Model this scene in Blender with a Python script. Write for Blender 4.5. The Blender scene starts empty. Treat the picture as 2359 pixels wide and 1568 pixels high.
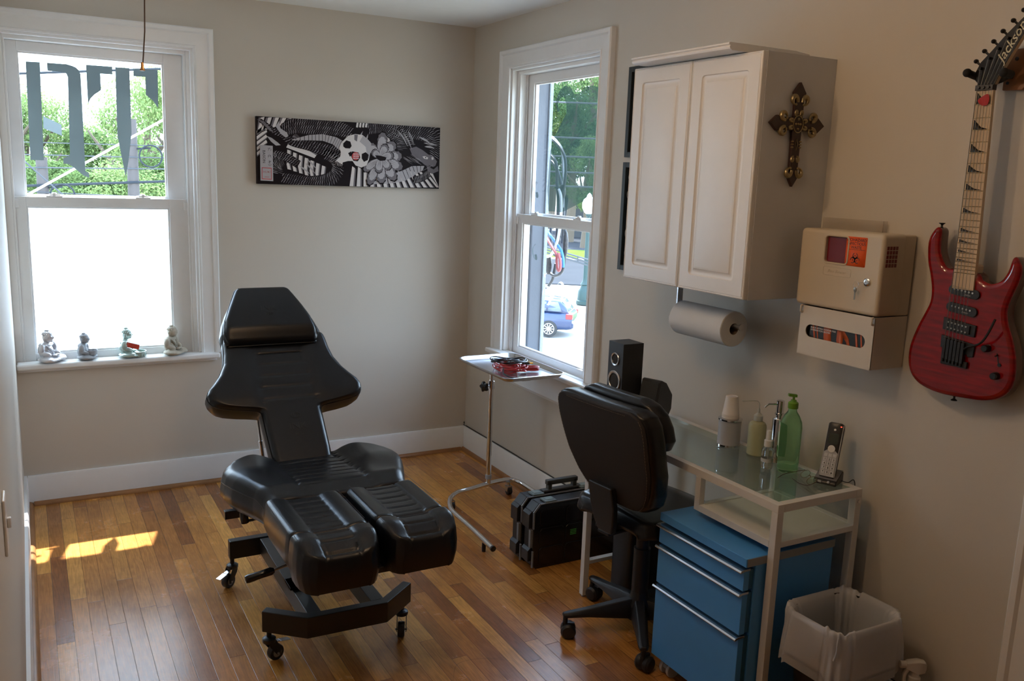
import bpy, bmesh, math, random
from mathutils import Vector, Matrix, Quaternion
random.seed(7)
S = bpy.context.scene
COL = S.collection
PI = math.pi

# ------------------------------------------------------------------ camera
cam_d = bpy.data.cameras.new('camera')
cam = bpy.data.objects.new('camera', cam_d)
COL.objects.link(cam)
S.camera = cam
_yaw, _pitch, _roll = 0.5103, -0.1842, 0.0360
_f = Vector((math.sin(_yaw) * math.cos(_pitch), math.cos(_yaw) * math.cos(_pitch), math.sin(_pitch)))
_r = Vector((math.cos(_yaw), -math.sin(_yaw), 0))
_u = _r.cross(_f)
_r2 = _r * math.cos(_roll) + _u * math.sin(_roll)
_u2 = -_r * math.sin(_roll) + _u * math.cos(_roll)
cam.matrix_world = Matrix(((_r2.x, _u2.x, -_f.x, -2.3024), (_r2.y, _u2.y, -_f.y, -4.6678),
                           (_r2.z, _u2.z, -_f.z, 1.6561), (0, 0, 0, 1)))
cam_d.sensor_width = 36
cam_d.lens = 2015.4 / 2359 * 36
cam_d.clip_start = 0.02
cam_d.clip_end = 400

# ------------------------------------------------------------------ world, sun, exposure
S.view_settings.view_transform = 'Standard'
S.view_settings.look = 'None'
S.view_settings.gamma = 1
S.view_settings.use_curve_mapping = False
S.view_settings.exposure = 1.66
W = bpy.data.worlds.new('sky')
S.world = W
W.use_nodes = True
wn = W.node_tree.nodes
wl = W.node_tree.links
bg = wn['Background']
geo = wn.new('ShaderNodeNewGeometry')
sep = wn.new('ShaderNodeSeparateXYZ')
ramp = wn.new('ShaderNodeValToRGB')
ramp.color_ramp.elements[0].position = 0.0
ramp.color_ramp.elements[0].color = (0.30, 0.32, 0.30, 1)
ramp.color_ramp.elements[1].position = 0.52
ramp.color_ramp.elements[1].color = (0.66, 0.84, 1.0, 1)
e = ramp.color_ramp.elements.new(0.49); e.color = (0.32, 0.34, 0.32, 1)
e = ramp.color_ramp.elements.new(1.0); e.color = (0.42, 0.62, 1.0, 1)
mr = wn.new('ShaderNodeMapRange')
mr.inputs[1].default_value = -1; mr.inputs[2].default_value = 1
tc = wn.new('ShaderNodeTexCoord')
wl.new(tc.outputs['Generated'], sep.inputs[0])
wl.new(sep.outputs[2], mr.inputs[0])
wl.new(mr.outputs[0], ramp.inputs[0])
wl.new(ramp.outputs[0], bg.inputs[0])
bg.inputs[1].default_value = 3.7
sun_d = bpy.data.lights.new('sun', 'SUN')
sun = bpy.data.objects.new('sun', sun_d)
COL.objects.link(sun)
_el = math.radians(66.5)
to_sun = Vector((0.255 * math.cos(_el), 0.967 * math.cos(_el), math.sin(_el)))
sun.rotation_euler = to_sun.to_track_quat('Z', 'Y').to_euler()
sun_d.energy = 7.0
sun_d.color = (0.95, 0.975, 1.0)
sun_d.angle = math.radians(0.6)
# light portals in the two window openings
for nm, loc, rot, sx, sy in (('window portal north', (-1.955, 0.22, 1.45), (-PI / 2, 0, 0), 0.86, 1.56),
                             ('window portal east', (0.22, -0.87, 1.45), (0, PI / 2, 0), 1.56, 0.86)):
    d = bpy.data.lights.new(nm, 'AREA')
    d.shape = 'RECTANGLE'; d.size = sx; d.size_y = sy
    d.cycles.is_portal = True
    o = bpy.data.objects.new(nm, d)
    o.location = loc; o.rotation_euler = rot
    COL.objects.link(o)

# ------------------------------------------------------------------ mesh builder
def V3(*a): return Vector(a if len(a) > 1 else a[0])

class MB:
    def __init__(self, xf=None):
        self.v = []; self.f = []; self.m = []; self.xf = xf; self.cur = 0
    def _add(self, vs, fs):
        n = len(self.v)
        for p in vs:
            p = Vector(p)
            if self.xf is not None: p = self.xf @ p
            self.v.append(p)
        for f in fs:
            self.f.append(tuple(i + n for i in f)); self.m.append(self.cur)
        return self
    def box(self, x0, x1, y0, y1, z0, z1):
        x0, x1 = sorted((x0, x1)); y0, y1 = sorted((y0, y1)); z0, z1 = sorted((z0, z1))
        vs = [(x, y, z) for z in (z0, z1) for y in (y0, y1) for x in (x0, x1)]
        return self._add(vs, [(0, 2, 3, 1), (4, 5, 7, 6), (0, 1, 5, 4), (2, 6, 7, 3), (0, 4, 6, 2), (1, 3, 7, 5)])
    def obox(self, c, U, Vv, N, hu, hv, hn):
        c = Vector(c); U = Vector(U).normalized(); Vv = Vector(Vv).normalized(); N = Vector(N).normalized()
        vs = [c + U * a * hu + Vv * b * hv + N * d * hn for d in (-1, 1) for b in (-1, 1) for a in (-1, 1)]
        return self._add(vs, [(0, 2, 3, 1), (4, 5, 7, 6), (0, 1, 5, 4), (2, 6, 7, 3), (0, 4, 6, 2), (1, 3, 7, 5)])
    def bar(self, p0, p1, w, h, up=(0, 0, 1)):
        p0 = Vector(p0); p1 = Vector(p1); d = (p1 - p0)
        U = d.normalized(); Sd = U.cross(Vector(up)).normalized(); N = Sd.cross(U).normalized()
        return self.obox((p0 + p1) / 2, U, Sd, N, d.length / 2, w / 2, h / 2)
    def ring(self, c, U, Vv, r, n, ru=None):
        return [Vector(c) + U * math.cos(2 * PI * i / n) * r + Vv * math.sin(2 * PI * i / n) * (ru or r) for i in range(n)]
    def loft(self, rings, closed=True, caps=True):
        n = len(rings[0]); vs = [p for r in rings for p in r]; fs = []
        for k in range(len(rings) - 1):
            for i in range(n if closed else n - 1):
                a = k * n + i; b = k * n + (i + 1) % n
                fs.append((a, b, b + n, a + n))
        if caps:
            fs.append(tuple(reversed(range(n)))); fs.append(tuple(range((len(rings) - 1) * n, len(rings) * n)))
        return self._add(vs, fs)
    def cyl(self, p0, p1, r0, r1=None, n=24, caps=True):
        p0 = Vector(p0); p1 = Vector(p1); r1 = r0 if r1 is None else r1
        d = (p1 - p0).normalized(); U = d.orthogonal().normalized(); Vv = d.cross(U)
        return self.loft([self.ring(p0, U, Vv, r0, n), self.ring(p1, U, Vv, r1, n)], caps=caps)
    def lathe(self, prof, c=(0, 0, 0), axis=(0, 0, 1), n=32, caps=True):
        c = Vector(c); A = Vector(axis).normalized(); U = A.orthogonal().normalized()
        if abs(A.z) > .999: U = Vector((1, 0, 0))
        Vv = A.cross(U)
        return self.loft([self.ring(c + A * z, U, Vv, max(r, 1e-5), n) for r, z in prof], caps=caps)
    def tube(self, pts, r, n=10, closed=False, caps=True, rs=None, flat=1.0):
        pts = [Vector(p) for p in pts]; m = len(pts); rings = []; U = None
        for i, p in enumerate(pts):
            if closed: t = (pts[(i + 1) % m] - pts[i - 1])
            elif i == 0: t = pts[1] - pts[0]
            elif i == m - 1: t = pts[-1] - pts[-2]
            else: t = (pts[i + 1] - p).normalized() + (p - pts[i - 1]).normalized()
            t = t.normalized() if t.length > 1e-9 else Vector((0, 0, 1))
            if U is None: U = t.orthogonal().normalized()
            U = (U - t * U.dot(t))
            U = U.normalized() if U.length > 1e-6 else t.orthogonal().normalized()
            Vv = t.cross(U)
            k = r if rs is None else rs[i]
            rings.append(self.ring(p, U, Vv, k, n, k * flat))
        if closed:
            rings.append(rings[0]); caps = False
        return self.loft(rings, caps=caps)
    def prism(self, poly, O, U, Vv, N, t, t0=0.0):
        O = Vector(O); U = Vector(U); Vv = Vector(Vv); N = Vector(N)
        a = [O + U * x + Vv * y + N * t0 for x, y in poly]
        b = [O + U * x + Vv * y + N * t for x, y in poly]
        n = len(poly)
        return self._add(a + b, [tuple(reversed(range(n))), tuple(range(n, 2 * n))] + [(i, (i + 1) % n, (i + 1) % n + n, i + n) for i in range(n)])
    def poly(self, pts):
        return self._add([Vector(p) for p in pts], [tuple(range(len(pts)))])
    def ell(self, c, r, n=16, m=10, M3=None):
        c = Vector(c); rings = []
        if not hasattr(r, '__len__'): r = (r, r, r)
        for j in range(m + 1):
            t = PI * j / m
            ring = []
            for i in range(n):
                a = 2 * PI * i / n
                q = Vector((r[0] * math.sin(t) * math.cos(a), r[1] * math.sin(t) * math.sin(a), -r[2] * math.cos(t)))
                if j in (0, m): q = Vector((1e-5 * math.cos(a), 1e-5 * math.sin(a), q.z))
                ring.append(c + (M3 @ q if M3 else q))
            rings.append(ring)
        return self.loft(rings)
    def torus(self, c, U, Vv, R, r, n=32, m=10, Rv=None):
        U = Vector(U); Vv = Vector(Vv)
        pts = [Vector(c) + U * R * math.cos(2 * PI * i / n) + Vv * (Rv or R) * math.sin(2 * PI * i / n) for i in range(n)]
        return self.tube(pts, r, m, closed=True)
    def grid(self, fn, nu, nv, closeu=False):
        vs = [fn(i / (nu - (0 if closeu else 1)), j / (nv - 1)) for j in range(nv) for i in range(nu)]
        fs = []
        for j in range(nv - 1):
            for i in range(nu if closeu else nu - 1):
                a = j * nu + i; b = j * nu + (i + 1) % nu
                fs.append((a, b, b + nu, a + nu))
        return self._add(vs, fs)

ORG = {}
def build(name, mb, mat, parent=None, bevel=0, seg=2, angle=35, sub=0, kind=None, solid=0, clean=False, mods=None):
    me = bpy.data.meshes.new(name)
    off = ORG.get(parent.name, Vector((0, 0, 0))) if parent else Vector((0, 0, 0))
    me.from_pydata([p - off for p in mb.v], [], mb.f)
    mats = mat if isinstance(mat, (list, tuple)) else [mat]
    for m in mats: me.materials.append(m)
    if len(mats) > 1: me.polygons.foreach_set('material_index', mb.m)
    bm = bmesh.new(); bm.from_mesh(me)
    if clean: bmesh.ops.remove_doubles(bm, verts=bm.verts, dist=1e-5)
    bmesh.ops.recalc_face_normals(bm, faces=bm.faces)
    bm.to_mesh(me); bm.free()
    me.shade_smooth()
    if angle < 180: me.set_sharp_from_angle(angle=math.radians(angle))
    o = bpy.data.objects.new(name, me)
    COL.objects.link(o)
    if parent:
        o.parent = parent
        ORG[o.name] = off
    if kind: o['kind'] = kind
    if solid:
        m = o.modifiers.new('solidify', 'SOLIDIFY'); m.thickness = solid; m.offset = 0
    if bevel:
        m = o.modifiers.new('bevel', 'BEVEL'); m.width = bevel; m.segments = seg; m.limit_method = 'ANGLE'
        m.angle_limit = math.radians(40); m.harden_normals = True
    if sub:
        m = o.modifiers.new('subsurf', 'SUBSURF'); m.levels = sub; m.render_levels = sub
    return o
def thing(name, label, cat, loc=(0, 0, 0), group=None):
    o = bpy.data.objects.new(name, None)
    COL.objects.link(o)
    o.location = loc; o['label'] = label; o['category'] = cat
    if group: o['group'] = group
    o.empty_display_size = 0.05
    ORG[o.name] = Vector(loc)
    return o
def tag(o, label, cat, group=None, kind=None):
    o['label'] = label; o['category'] = cat
    if group: o['group'] = group
    if kind: o['kind'] = kind
    return o
def structure(name, mb, mat, parent=None, **k):
    return build(name, mb, mat, parent, kind=None if parent else 'structure', **k)
def smooth_path(pts, n=8, closed=False):
    pts = [Vector(p) for p in pts]; out = []; m = len(pts)
    for i in range(m if closed else m - 1):
        p1, p2 = pts[i], pts[(i + 1) % m]
        p0 = pts[i - 1] if (i > 0 or closed) else p1
        p3 = pts[(i + 2) % m] if (i + 2 < m or closed) else p2
        for k in range(n):
            t = k / n
            out.append(0.5 * ((2 * p1) + (p2 - p0) * t + (2 * p0 - 5 * p1 + 4 * p2 - p3) * t * t + (3 * p1 - p0 - 3 * p2 + p3) * t ** 3))
    if not closed: out.append(pts[-1])
    return out
def text_mesh(s, size, O, U, Vv, thick=0.0004, align='CENTER', bold=0.0, shear=0.0):
    cu = bpy.data.curves.new('lettering', 'FONT')
    cu.body = s; cu.size = size; cu.extrude = thick / 2; cu.align_x = align; cu.align_y = 'CENTER'
    cu.offset = bold; cu.shear = shear; cu.resolution_u = 3
    o = bpy.data.objects.new('lettering', cu)
    COL.objects.link(o)
    dg = bpy.context.evaluated_depsgraph_get(); dg.update()
    me = bpy.data.meshes.new_from_object(o.evaluated_get(dg))
    U = Vector(U).normalized(); Vv = Vector(Vv).normalized(); N = U.cross(Vv)
    mb = MB()
    mb._add([Vector(O) + U * p.co.x + Vv * p.co.y + N * (p.co.z + thick / 2) for p in me.vertices], [tuple(p.vertices) for p in me.polygons])
    bpy.data.objects.remove(o); bpy.data.curves.remove(cu); bpy.data.meshes.remove(me)
    return mb

# ------------------------------------------------------------------ materials
def nodes(name):
    m = bpy.data.materials.new(name); m.use_nodes = True
    return m, m.node_tree.nodes, m.node_tree.links, m.node_tree.nodes['Principled BSDF']
def P(name, col, rough=0.5, metal=0.0, bump=0.0, bscale=200.0, var=0.0, vscale=20.0, spec=None, trans=0.0, ior=None,
      emit=None, coat=0.0, aniso=None, alpha=None, sss=0.0, bdist=0.002):
    m, n, l, b = nodes(name)
    b.inputs['Base Color'].default_value = (*col, 1)
    b.inputs['Roughness'].default_value = rough
    b.inputs['Metallic'].default_value = metal
    if spec is not None: b.inputs['Specular IOR Level'].default_value = spec
    if trans: b.inputs['Transmission Weight'].default_value = trans
    if ior: b.inputs['IOR'].default_value = ior
    if coat:
        b.inputs['Coat Weight'].default_value = coat; b.inputs['Coat Roughness'].default_value = 0.05
    if emit:
        b.inputs['Emission Color'].default_value = (*emit[0], 1); b.inputs['Emission Strength'].default_value = emit[1]
    if alpha is not None: b.inputs['Alpha'].default_value = alpha
    t = n.new('ShaderNodeTexCoord')
    if bump:
        x = n.new('ShaderNodeTexNoise'); x.inputs['Scale'].default_value = bscale; x.inputs['Detail'].default_value = 3
        l.new(t.outputs['Object'], x.inputs['Vector'])
        y = n.new('ShaderNodeBump'); y.inputs['Strength'].default_value = bump; y.inputs['Distance'].default_value = bdist
        l.new(x.outputs['Fac'], y.inputs['Height']); l.new(y.outputs['Normal'], b.inputs['Normal'])
    # every surface gets at least a slight procedural variation of tone
    v = var if var else 0.03
    x = n.new('ShaderNodeTexNoise'); x.inputs['Scale'].default_value = vscale; x.inputs['Detail'].default_value = 4
    l.new(t.outputs['Object'], x.inputs['Vector'])
    mx = n.new('ShaderNodeMix'); mx.data_type = 'RGBA'
    mx.inputs[6].default_value = (*[c * (1 - v) for c in col], 1)
    mx.inputs[7].default_value = (*[min(1, c * (1 + v)) for c in col], 1)
    l.new(x.outputs['Fac'], mx.inputs[0]); l.new(mx.outputs[2], b.inputs['Base Color'])
    return m

def mat_glass(name, tint=(1, 1, 1), refl=0.9):
    # thin window pane: mirror reflection by the Fresnel law, the rest passes straight through
    m, n, l, b = nodes(name)
    n.remove(b)
    out = n['Material Output']
    tr = n.new('ShaderNodeBsdfTransparent'); tr.inputs[0].default_value = (*tint, 1)
    gl = n.new('ShaderNodeBsdfGlossy'); gl.inputs['Roughness'].default_value = 0.0
    gl.inputs[0].default_value = (refl, refl, refl, 1)
    # Schlick's law on |cos|, so that both faces of a thin pane reflect alike
    ge = n.new('ShaderNodeNewGeometry'); dt = n.new('ShaderNodeVectorMath'); dt.operation = 'DOT_PRODUCT'
    l.new(ge.outputs['Normal'], dt.inputs[0]); l.new(ge.outputs['Incoming'], dt.inputs[1])
    def M(op, a, b=None):
        x = n.new('ShaderNodeMath'); x.operation = op
        for i, q in enumerate((a, b)):
            if q is None: continue
            if isinstance(q, (int, float)): x.inputs[i].default_value = q
            else: l.new(q, x.inputs[i])
        return x.outputs[0]
    k = M('ADD', M('MULTIPLY', M('POWER', M('SUBTRACT', 1.0, M('ABSOLUTE', dt.outputs['Value'])), 5.0), 0.93), 0.06)
    mx = n.new('ShaderNodeMixShader')
    l.new(k, mx.inputs[0]); l.new(tr.outputs[0], mx.inputs[1]); l.new(gl.outputs[0], mx.inputs[2])
    l.new(mx.outputs[0], out.inputs[0])
    return m

def mat_sheet(name, col, transl=0.5, transp=0.0, rough=0.5):
    # thin film, vinyl, leaf or bag: diffuse + translucent (+ some clear)
    m, n, l, b = nodes(name); n.remove(b); out = n['Material Output']
    t = n.new('ShaderNodeTexCoord'); x = n.new('ShaderNodeTexNoise'); x.inputs['Scale'].default_value = 8
    l.new(t.outputs['Object'], x.inputs['Vector'])
    c = n.new('ShaderNodeMix'); c.data_type = 'RGBA'
    c.inputs[6].default_value = (*[q * .93 for q in col], 1); c.inputs[7].default_value = (*[min(1, q * 1.07) for q in col], 1)
    l.new(x.outputs['Fac'], c.inputs[0])
    d = n.new('ShaderNodeBsdfDiffuse'); tl = n.new('ShaderNodeBsdfTranslucent')
    l.new(c.outputs[2], d.inputs[0]); l.new(c.outputs[2], tl.inputs[0])
    mx = n.new('ShaderNodeMixShader'); mx.inputs[0].default_value = transl
    l.new(d.outputs[0], mx.inputs[1]); l.new(tl.outputs[0], mx.inputs[2])
    last = mx
    if transp:
        tr = n.new('ShaderNodeBsdfTransparent'); m2 = n.new('ShaderNodeMixShader'); m2.inputs[0].default_value = transp
        l.new(mx.outputs[0], m2.inputs[1]); l.new(tr.outputs[0], m2.inputs[2]); last = m2
    if rough < 0.5:
        g = n.new('ShaderNodeBsdfGlossy'); g.inputs['Roughness'].default_value = rough
        m3 = n.new('ShaderNodeMixShader'); m3.inputs[0].default_value = 0.06
        l.new(last.outputs[0], m3.inputs[1]); l.new(g.outputs[0], m3.inputs[2]); last = m3
    l.new(last.outputs[0], out.inputs[0])
    return m

def mat_floor():
    m, n, l, b = nodes('strip oak floor')
    t = n.new('ShaderNodeTexCoord'); sp = n.new('ShaderNodeSeparateXYZ'); l.new(t.outputs['Object'], sp.inputs[0])
    def M(op, a, bb=None, c=None):
        x = n.new('ShaderNodeMath'); x.operation = op
        for i, q in enumerate((a, bb, c)):
            if q is None: continue
            if isinstance(q, (int, float)): x.inputs[i].default_value = q
            else: l.new(q, x.inputs[i])
        return x.outputs[0]
    px = M('DIVIDE', sp.outputs[0], 0.0572)
    row = M('FLOOR', px)
    wr = n.new('ShaderNodeTexWhiteNoise'); wr.noise_dimensions = '1D'; l.new(row, wr.inputs['W'])
    ln = M('MULTIPLY_ADD', wr.outputs[0], 0.5, 0.62)
    py = M('DIVIDE', M('MULTIPLY_ADD', wr.outputs[0], 7.31, sp.outputs[1]), ln)
    seg = M('FLOOR', py)
    cb = n.new('ShaderNodeCombineXYZ'); l.new(row, cb.inputs[0]); l.new(seg, cb.inputs[1])
    wn2 = n.new('ShaderNodeTexWhiteNoise'); wn2.noise_dimensions = '3D'; l.new(cb.outputs[0], wn2.inputs['Vector'])
    # plank tone
    cr = n.new('ShaderNodeValToRGB'); el = cr.color_ramp.elements
    el[0].position = 0.0; el[0].color = (0.27, 0.095, 0.024, 1)
    el[1].position = 1.0; el[1].color = (0.74, 0.37, 0.09, 1)
    for p_, c_ in ((0.15, (0.40, 0.155, 0.036, 1)), (0.45, (0.52, 0.22, 0.05, 1)), (0.75, (0.62, 0.285, 0.066, 1))):
        q = el.new(p_); q.color = c_
    l.new(wn2.outputs[0], cr.inputs[0])
    # grain, shifted per plank
    sh = n.new('ShaderNodeVectorMath'); sh.operation = 'SCALE'; sh.inputs[3].default_value = 9.0
    l.new(wn2.outputs['Color'], sh.inputs[0])
    ad = n.new('ShaderNodeVectorMath'); ad.operation = 'ADD'; l.new(t.outputs['Object'], ad.inputs[0]); l.new(sh.outputs[0], ad.inputs[1])
    mp = n.new('ShaderNodeMapping'); mp.inputs['Scale'].default_value = (26, 2.2, 1); l.new(ad.outputs[0], mp.inputs[0])
    ns = n.new('ShaderNodeTexNoise'); ns.inputs['Scale'].default_value = 1.2; ns.inputs['Detail'].default_value = 3
    l.new(mp.outputs[0], ns.inputs['Vector'])
    rings = M('SINE', M('MULTIPLY', ns.outputs['Fac'], 46.0))
    mp2 = n.new('ShaderNodeMapping'); mp2.inputs['Scale'].default_value = (420, 14, 1); l.new(ad.outputs[0], mp2.inputs[0])
    ns2 = n.new('ShaderNodeTexNoise'); ns2.inputs['Scale'].default_value = 1.0; ns2.inputs['Detail'].default_value = 4
    l.new(mp2.outputs[0], ns2.inputs['Vector'])
    g = M('ADD', M('MULTIPLY', rings, 0.10), M('MULTIPLY_ADD', ns2.outputs['Fac'], 0.75, 0.62))
    # board gaps
    fx = M('FRACT', px); gx = M('MINIMUM', fx, M('SUBTRACT', 1.0, fx))
    fy = M('FRACT', py); gy = M('MULTIPLY', M('MINIMUM', fy, M('SUBTRACT', 1.0, fy)), 12.0)
    gap = n.new('ShaderNodeMapRange'); gap.inputs[1].default_value = 0.006; gap.inputs[2].default_value = 0.022
    gap.inputs[3].default_value = 0.30; gap.inputs[4].default_value = 1.0
    l.new(M('MINIMUM', gx, gy), gap.inputs[0])
    # wear and dirt patches
    dn = n.new('ShaderNodeTexNoise'); dn.inputs['Scale'].default_value = 2.3; dn.inputs['Detail'].default_value = 8; dn.inputs['Roughness'].default_value = .7
    l.new(t.outputs['Object'], dn.inputs['Vector'])
    dirt = n.new('ShaderNodeMapRange'); dirt.inputs[1].default_value = .33; dirt.inputs[2].default_value = .62; dirt.inputs[3].default_value = .66; dirt.inputs[4].default_value = 1.06
    l.new(dn.outputs['Fac'], dirt.inputs[0])
    fac = M('MULTIPLY', M('MULTIPLY', g, gap.outputs[0]), dirt.outputs[0])
    vm = n.new('ShaderNodeVectorMath'); vm.operation = 'SCALE'; l.new(cr.outputs[0], vm.inputs[0]); l.new(fac, vm.inputs[3])
    # fine scratches
    sc = n.new('ShaderNodeTexVoronoi'); sc.feature = 'DISTANCE_TO_EDGE'; sc.inputs['Scale'].default_value = 3.1
    mp3 = n.new('ShaderNodeMapping'); mp3.inputs['Scale'].default_value = (1.0, .6, 1); mp3.inputs['Rotation'].default_value = (0, 0, .6)
    l.new(t.outputs['Object'], mp3.inputs[0])
    ns3 = n.new('ShaderNodeTexNoise'); ns3.inputs['Scale'].default_value = 1.6; l.new(mp3.outputs[0], ns3.inputs['Vector'])
    mixv = n.new('ShaderNodeMix'); mixv.data_type = 'VECTOR'; mixv.inputs[0].default_value = .35
    l.new(mp3.outputs[0], mixv.inputs[4]); l.new(ns3.outputs['Color'], mixv.inputs[5]); l.new(mixv.outputs[1], sc.inputs['Vector'])
    scm = n.new('ShaderNodeMapRange'); scm.inputs[1].default_value = 0; scm.inputs[2].default_value = .0035; scm.inputs[3].default_value = .72; scm.inputs[4].default_value = 1
    l.new(sc.outputs['Distance'], scm.inputs[0])
    ns4 = n.new('ShaderNodeTexNoise'); ns4.inputs['Scale'].default_value = 1.1; l.new(t.outputs['Object'], ns4.inputs['Vector'])
    keep = n.new('ShaderNodeMapRange'); keep.inputs[1].default_value = .48; keep.inputs[2].default_value = .55; l.new(ns4.outputs['Fac'], keep.inputs[0])
    scr = M('SUBTRACT', 1.0, M('MULTIPLY', M('SUBTRACT', 1.0, scm.outputs[0]), keep.outputs[0]))
    vm2 = n.new('ShaderNodeVectorMath'); vm2.operation = 'SCALE'; l.new(vm.outputs[0], vm2.inputs[0]); l.new(scr, vm2.inputs[3])
    l.new(vm2.outputs[0], b.inputs['Base Color'])
    rg = n.new('ShaderNodeMapRange'); rg.inputs[3].default_value = .15; rg.inputs[4].default_value = .36
    l.new(dn.outputs['Fac'], rg.inputs[0]); l.new(rg.outputs[0], b.inputs['Roughness'])
    b.inputs['Specular IOR Level'].default_value = 0.5
    bp = n.new('ShaderNodeBump'); bp.inputs['Strength'].default_value = .35; bp.inputs['Distance'].default_value = .0012
    l.new(M('ADD', gap.outputs[0], M('MULTIPLY', g, .25)), bp.inputs['Height']); l.new(bp.outputs[0], b.inputs['Normal'])
    return m

WALL = P('greige wall paint', (0.58, 0.54, 0.475), 0.6, bump=.25, bscale=260, var=.02, vscale=3, bdist=.001)
CEIL = P('ceiling paint', (0.84, 0.84, 0.82), 0.7, bump=.2, bscale=200)
TRIM = P('white gloss trim paint', (0.79, 0.80, 0.80), 0.32, bump=.12, bscale=60, var=.03)
VINYL = P('white window vinyl', (0.80, 0.81, 0.81), 0.28)
FLOOR = mat_floor()
SHOE = P('stained shoe moulding', (0.30, 0.135, 0.045), 0.4, var=.35, vscale=14)
GLASS = mat_glass('window glass', (.97, .985, .98))
FROST = mat_sheet('frosted window film', (0.88, 0.93, 0.96), transl=0.75)
DECAL = mat_sheet('grey vinyl lettering', (0.31, 0.37, 0.38), transl=0.32)
DECAL2 = mat_sheet('pale vinyl edging', (0.52, 0.60, 0.63), transl=0.35)
TINT = mat_sheet('smoky tint film', (0.05, 0.09, 0.08), transl=.3, transp=0.55)
LEATHER = P('black leatherette', (0.004, 0.005, 0.008), 0.30, spec=.42, bump=.35, bscale=420, var=.2, vscale=5, bdist=.0008)
LEATHER2 = P('black bonded leather', (0.006, 0.0055, 0.006), 0.28, spec=.4, bump=.3, bscale=260, var=.2, vscale=5, bdist=.001)
SHELLF = P('brown black backing cloth', (0.017, 0.012, 0.010), 0.75, bump=.4, bscale=900)
STITCH = P('grey stitching thread', (0.10, 0.10, 0.12), 0.6)
BLACKM = P('black powder coat', (0.012, 0.012, 0.013), 0.38, bump=.15, bscale=500)
BLACKP = P('black plastic', (0.014, 0.014, 0.016), 0.42, bump=.15, bscale=700)
BLACKG = P('glossy black plastic', (0.010, 0.010, 0.011), 0.12)
CHROME = P('chrome', (0.72, 0.72, 0.73), 0.09, 1.0)
STEEL = P('brushed steel', (0.60, 0.60, 0.61), 0.26, 1.0)
NICKEL = P('satin nickel', (0.50, 0.50, 0.52), 0.3, 1.0)
WHITEM = P('white powder coat', (0.66, 0.655, 0.64), 0.42)
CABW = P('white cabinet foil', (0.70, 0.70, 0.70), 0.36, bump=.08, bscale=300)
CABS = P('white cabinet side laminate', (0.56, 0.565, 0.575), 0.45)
BLUE = P('blue lacquered metal', (0.07, 0.30, 0.70), 0.38, bump=.05, bscale=400)

# ------------------------------------------------------------------ the room
H = 2.48
XL = -2.375           # left wall face
YB = -7.6             # rear wall face
X1a, X1b = -2.375, -1.535      # window 1 opening (north wall)
Y2a, Y2b = -1.29, -0.45        # window 2 opening (east wall)
ZS, ZH = 0.675, 2.22           # opening bottom / head
T = 0.20
m = MB(); m.box(XL - .2, .2, YB - .2, .2, -.08, 0); structure('floor', m, FLOOR)
m = MB(); m.box(XL - .2, .2, YB - .2, .2, H, H + .1); structure('ceiling', m, CEIL)
m = MB(); m.box(XL - .2, XL, YB - .2, T, 0, H); structure('wall_left', m, WALL)
m = MB(); m.box(XL, 0, YB - .2, YB, 0, H); structure('wall_rear', m, WALL)
m = MB()
m.box(X1b, 0, 0, T, 0, H); m.box(X1a, X1b, 0, T, 0, ZS); m.box(X1a, X1b, 0, T, ZH, H)
structure('wall_back', m, WALL)
m = MB()
m.box(0, T, Y2b, T, 0, H); m.box(0, T, Y2a, Y2b, 0, ZS); m.box(0, T, Y2a, Y2b, ZH, H)
m.box(0, T, -3.50, Y2a, 0, H); m.box(0, T, -4.35, -3.50, 2.08, H); m.box(0, T, YB - .2, -4.35, 0, H)
structure('wall_right', m, WALL)

# baseboards with a stepped top and the stained shoe moulding at their feet
def baseboard(name, a, b, n, h=.148):
    # a, b: end points on the wall line; n: direction into the room
    a = Vector(a); b = Vector(b); n = Vector(n); d = (b - a).normalized(); L = (b - a).length
    prof = [(0, 0.0), (.016, 0.0), (.016, h - .012), (.012, h), (0, h)]
    m = MB(); m.prism([(x, z) for x, z in prof], a, n, (0, 0, 1), d, L)
    structure(name, m, TRIM)
def shoe(name, a, b, n):
    a = Vector(a); b = Vector(b); n = Vector(n); d = (b - a).normalized(); L = (b - a).length
    prof = [(0.0165, 0)] + [(0.0165 + .019 * math.cos(t), .019 * math.sin(t)) for t in [i * PI / 12 for i in range(0, 7)]]
    m = MB(); m.prism(prof, a, n, (0, 0, 1), d, L)
    structure(name, m, SHOE)
baseboard('baseboard_back', (XL + .016, 0, 0), (-.0, 0, 0), (0, -1, 0))
baseboard('baseboard_left', (XL, YB, 0), (XL, 0, 0), (1, 0, 0))
baseboard('baseboard_right', (0, -3.41, 0), (0, -.016, 0), (-1, 0, 0), .15)
shoe('trim_1', (XL + .036, 0, 0), (-.036, 0, 0), (0, -1, 0))
shoe('trim_2', (XL, YB, 0), (XL, -.0165, 0), (1, 0, 0))
shoe('trim_3', (0, -3.41, 0), (0, -.0165, 0), (-1, 0, 0))
# dark gap of old caulk along the top of the right baseboard
CAULK = P('dark old caulk', (0.04, 0.035, 0.03), .8)
m = MB(); m.tube([(-.0015, y, .151 + .0012 * math.sin(y * 9)) for y in [-.02 - .06 * i for i in range(56)]], .0022, 6)
structure('trim_4', m, CAULK)

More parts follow.
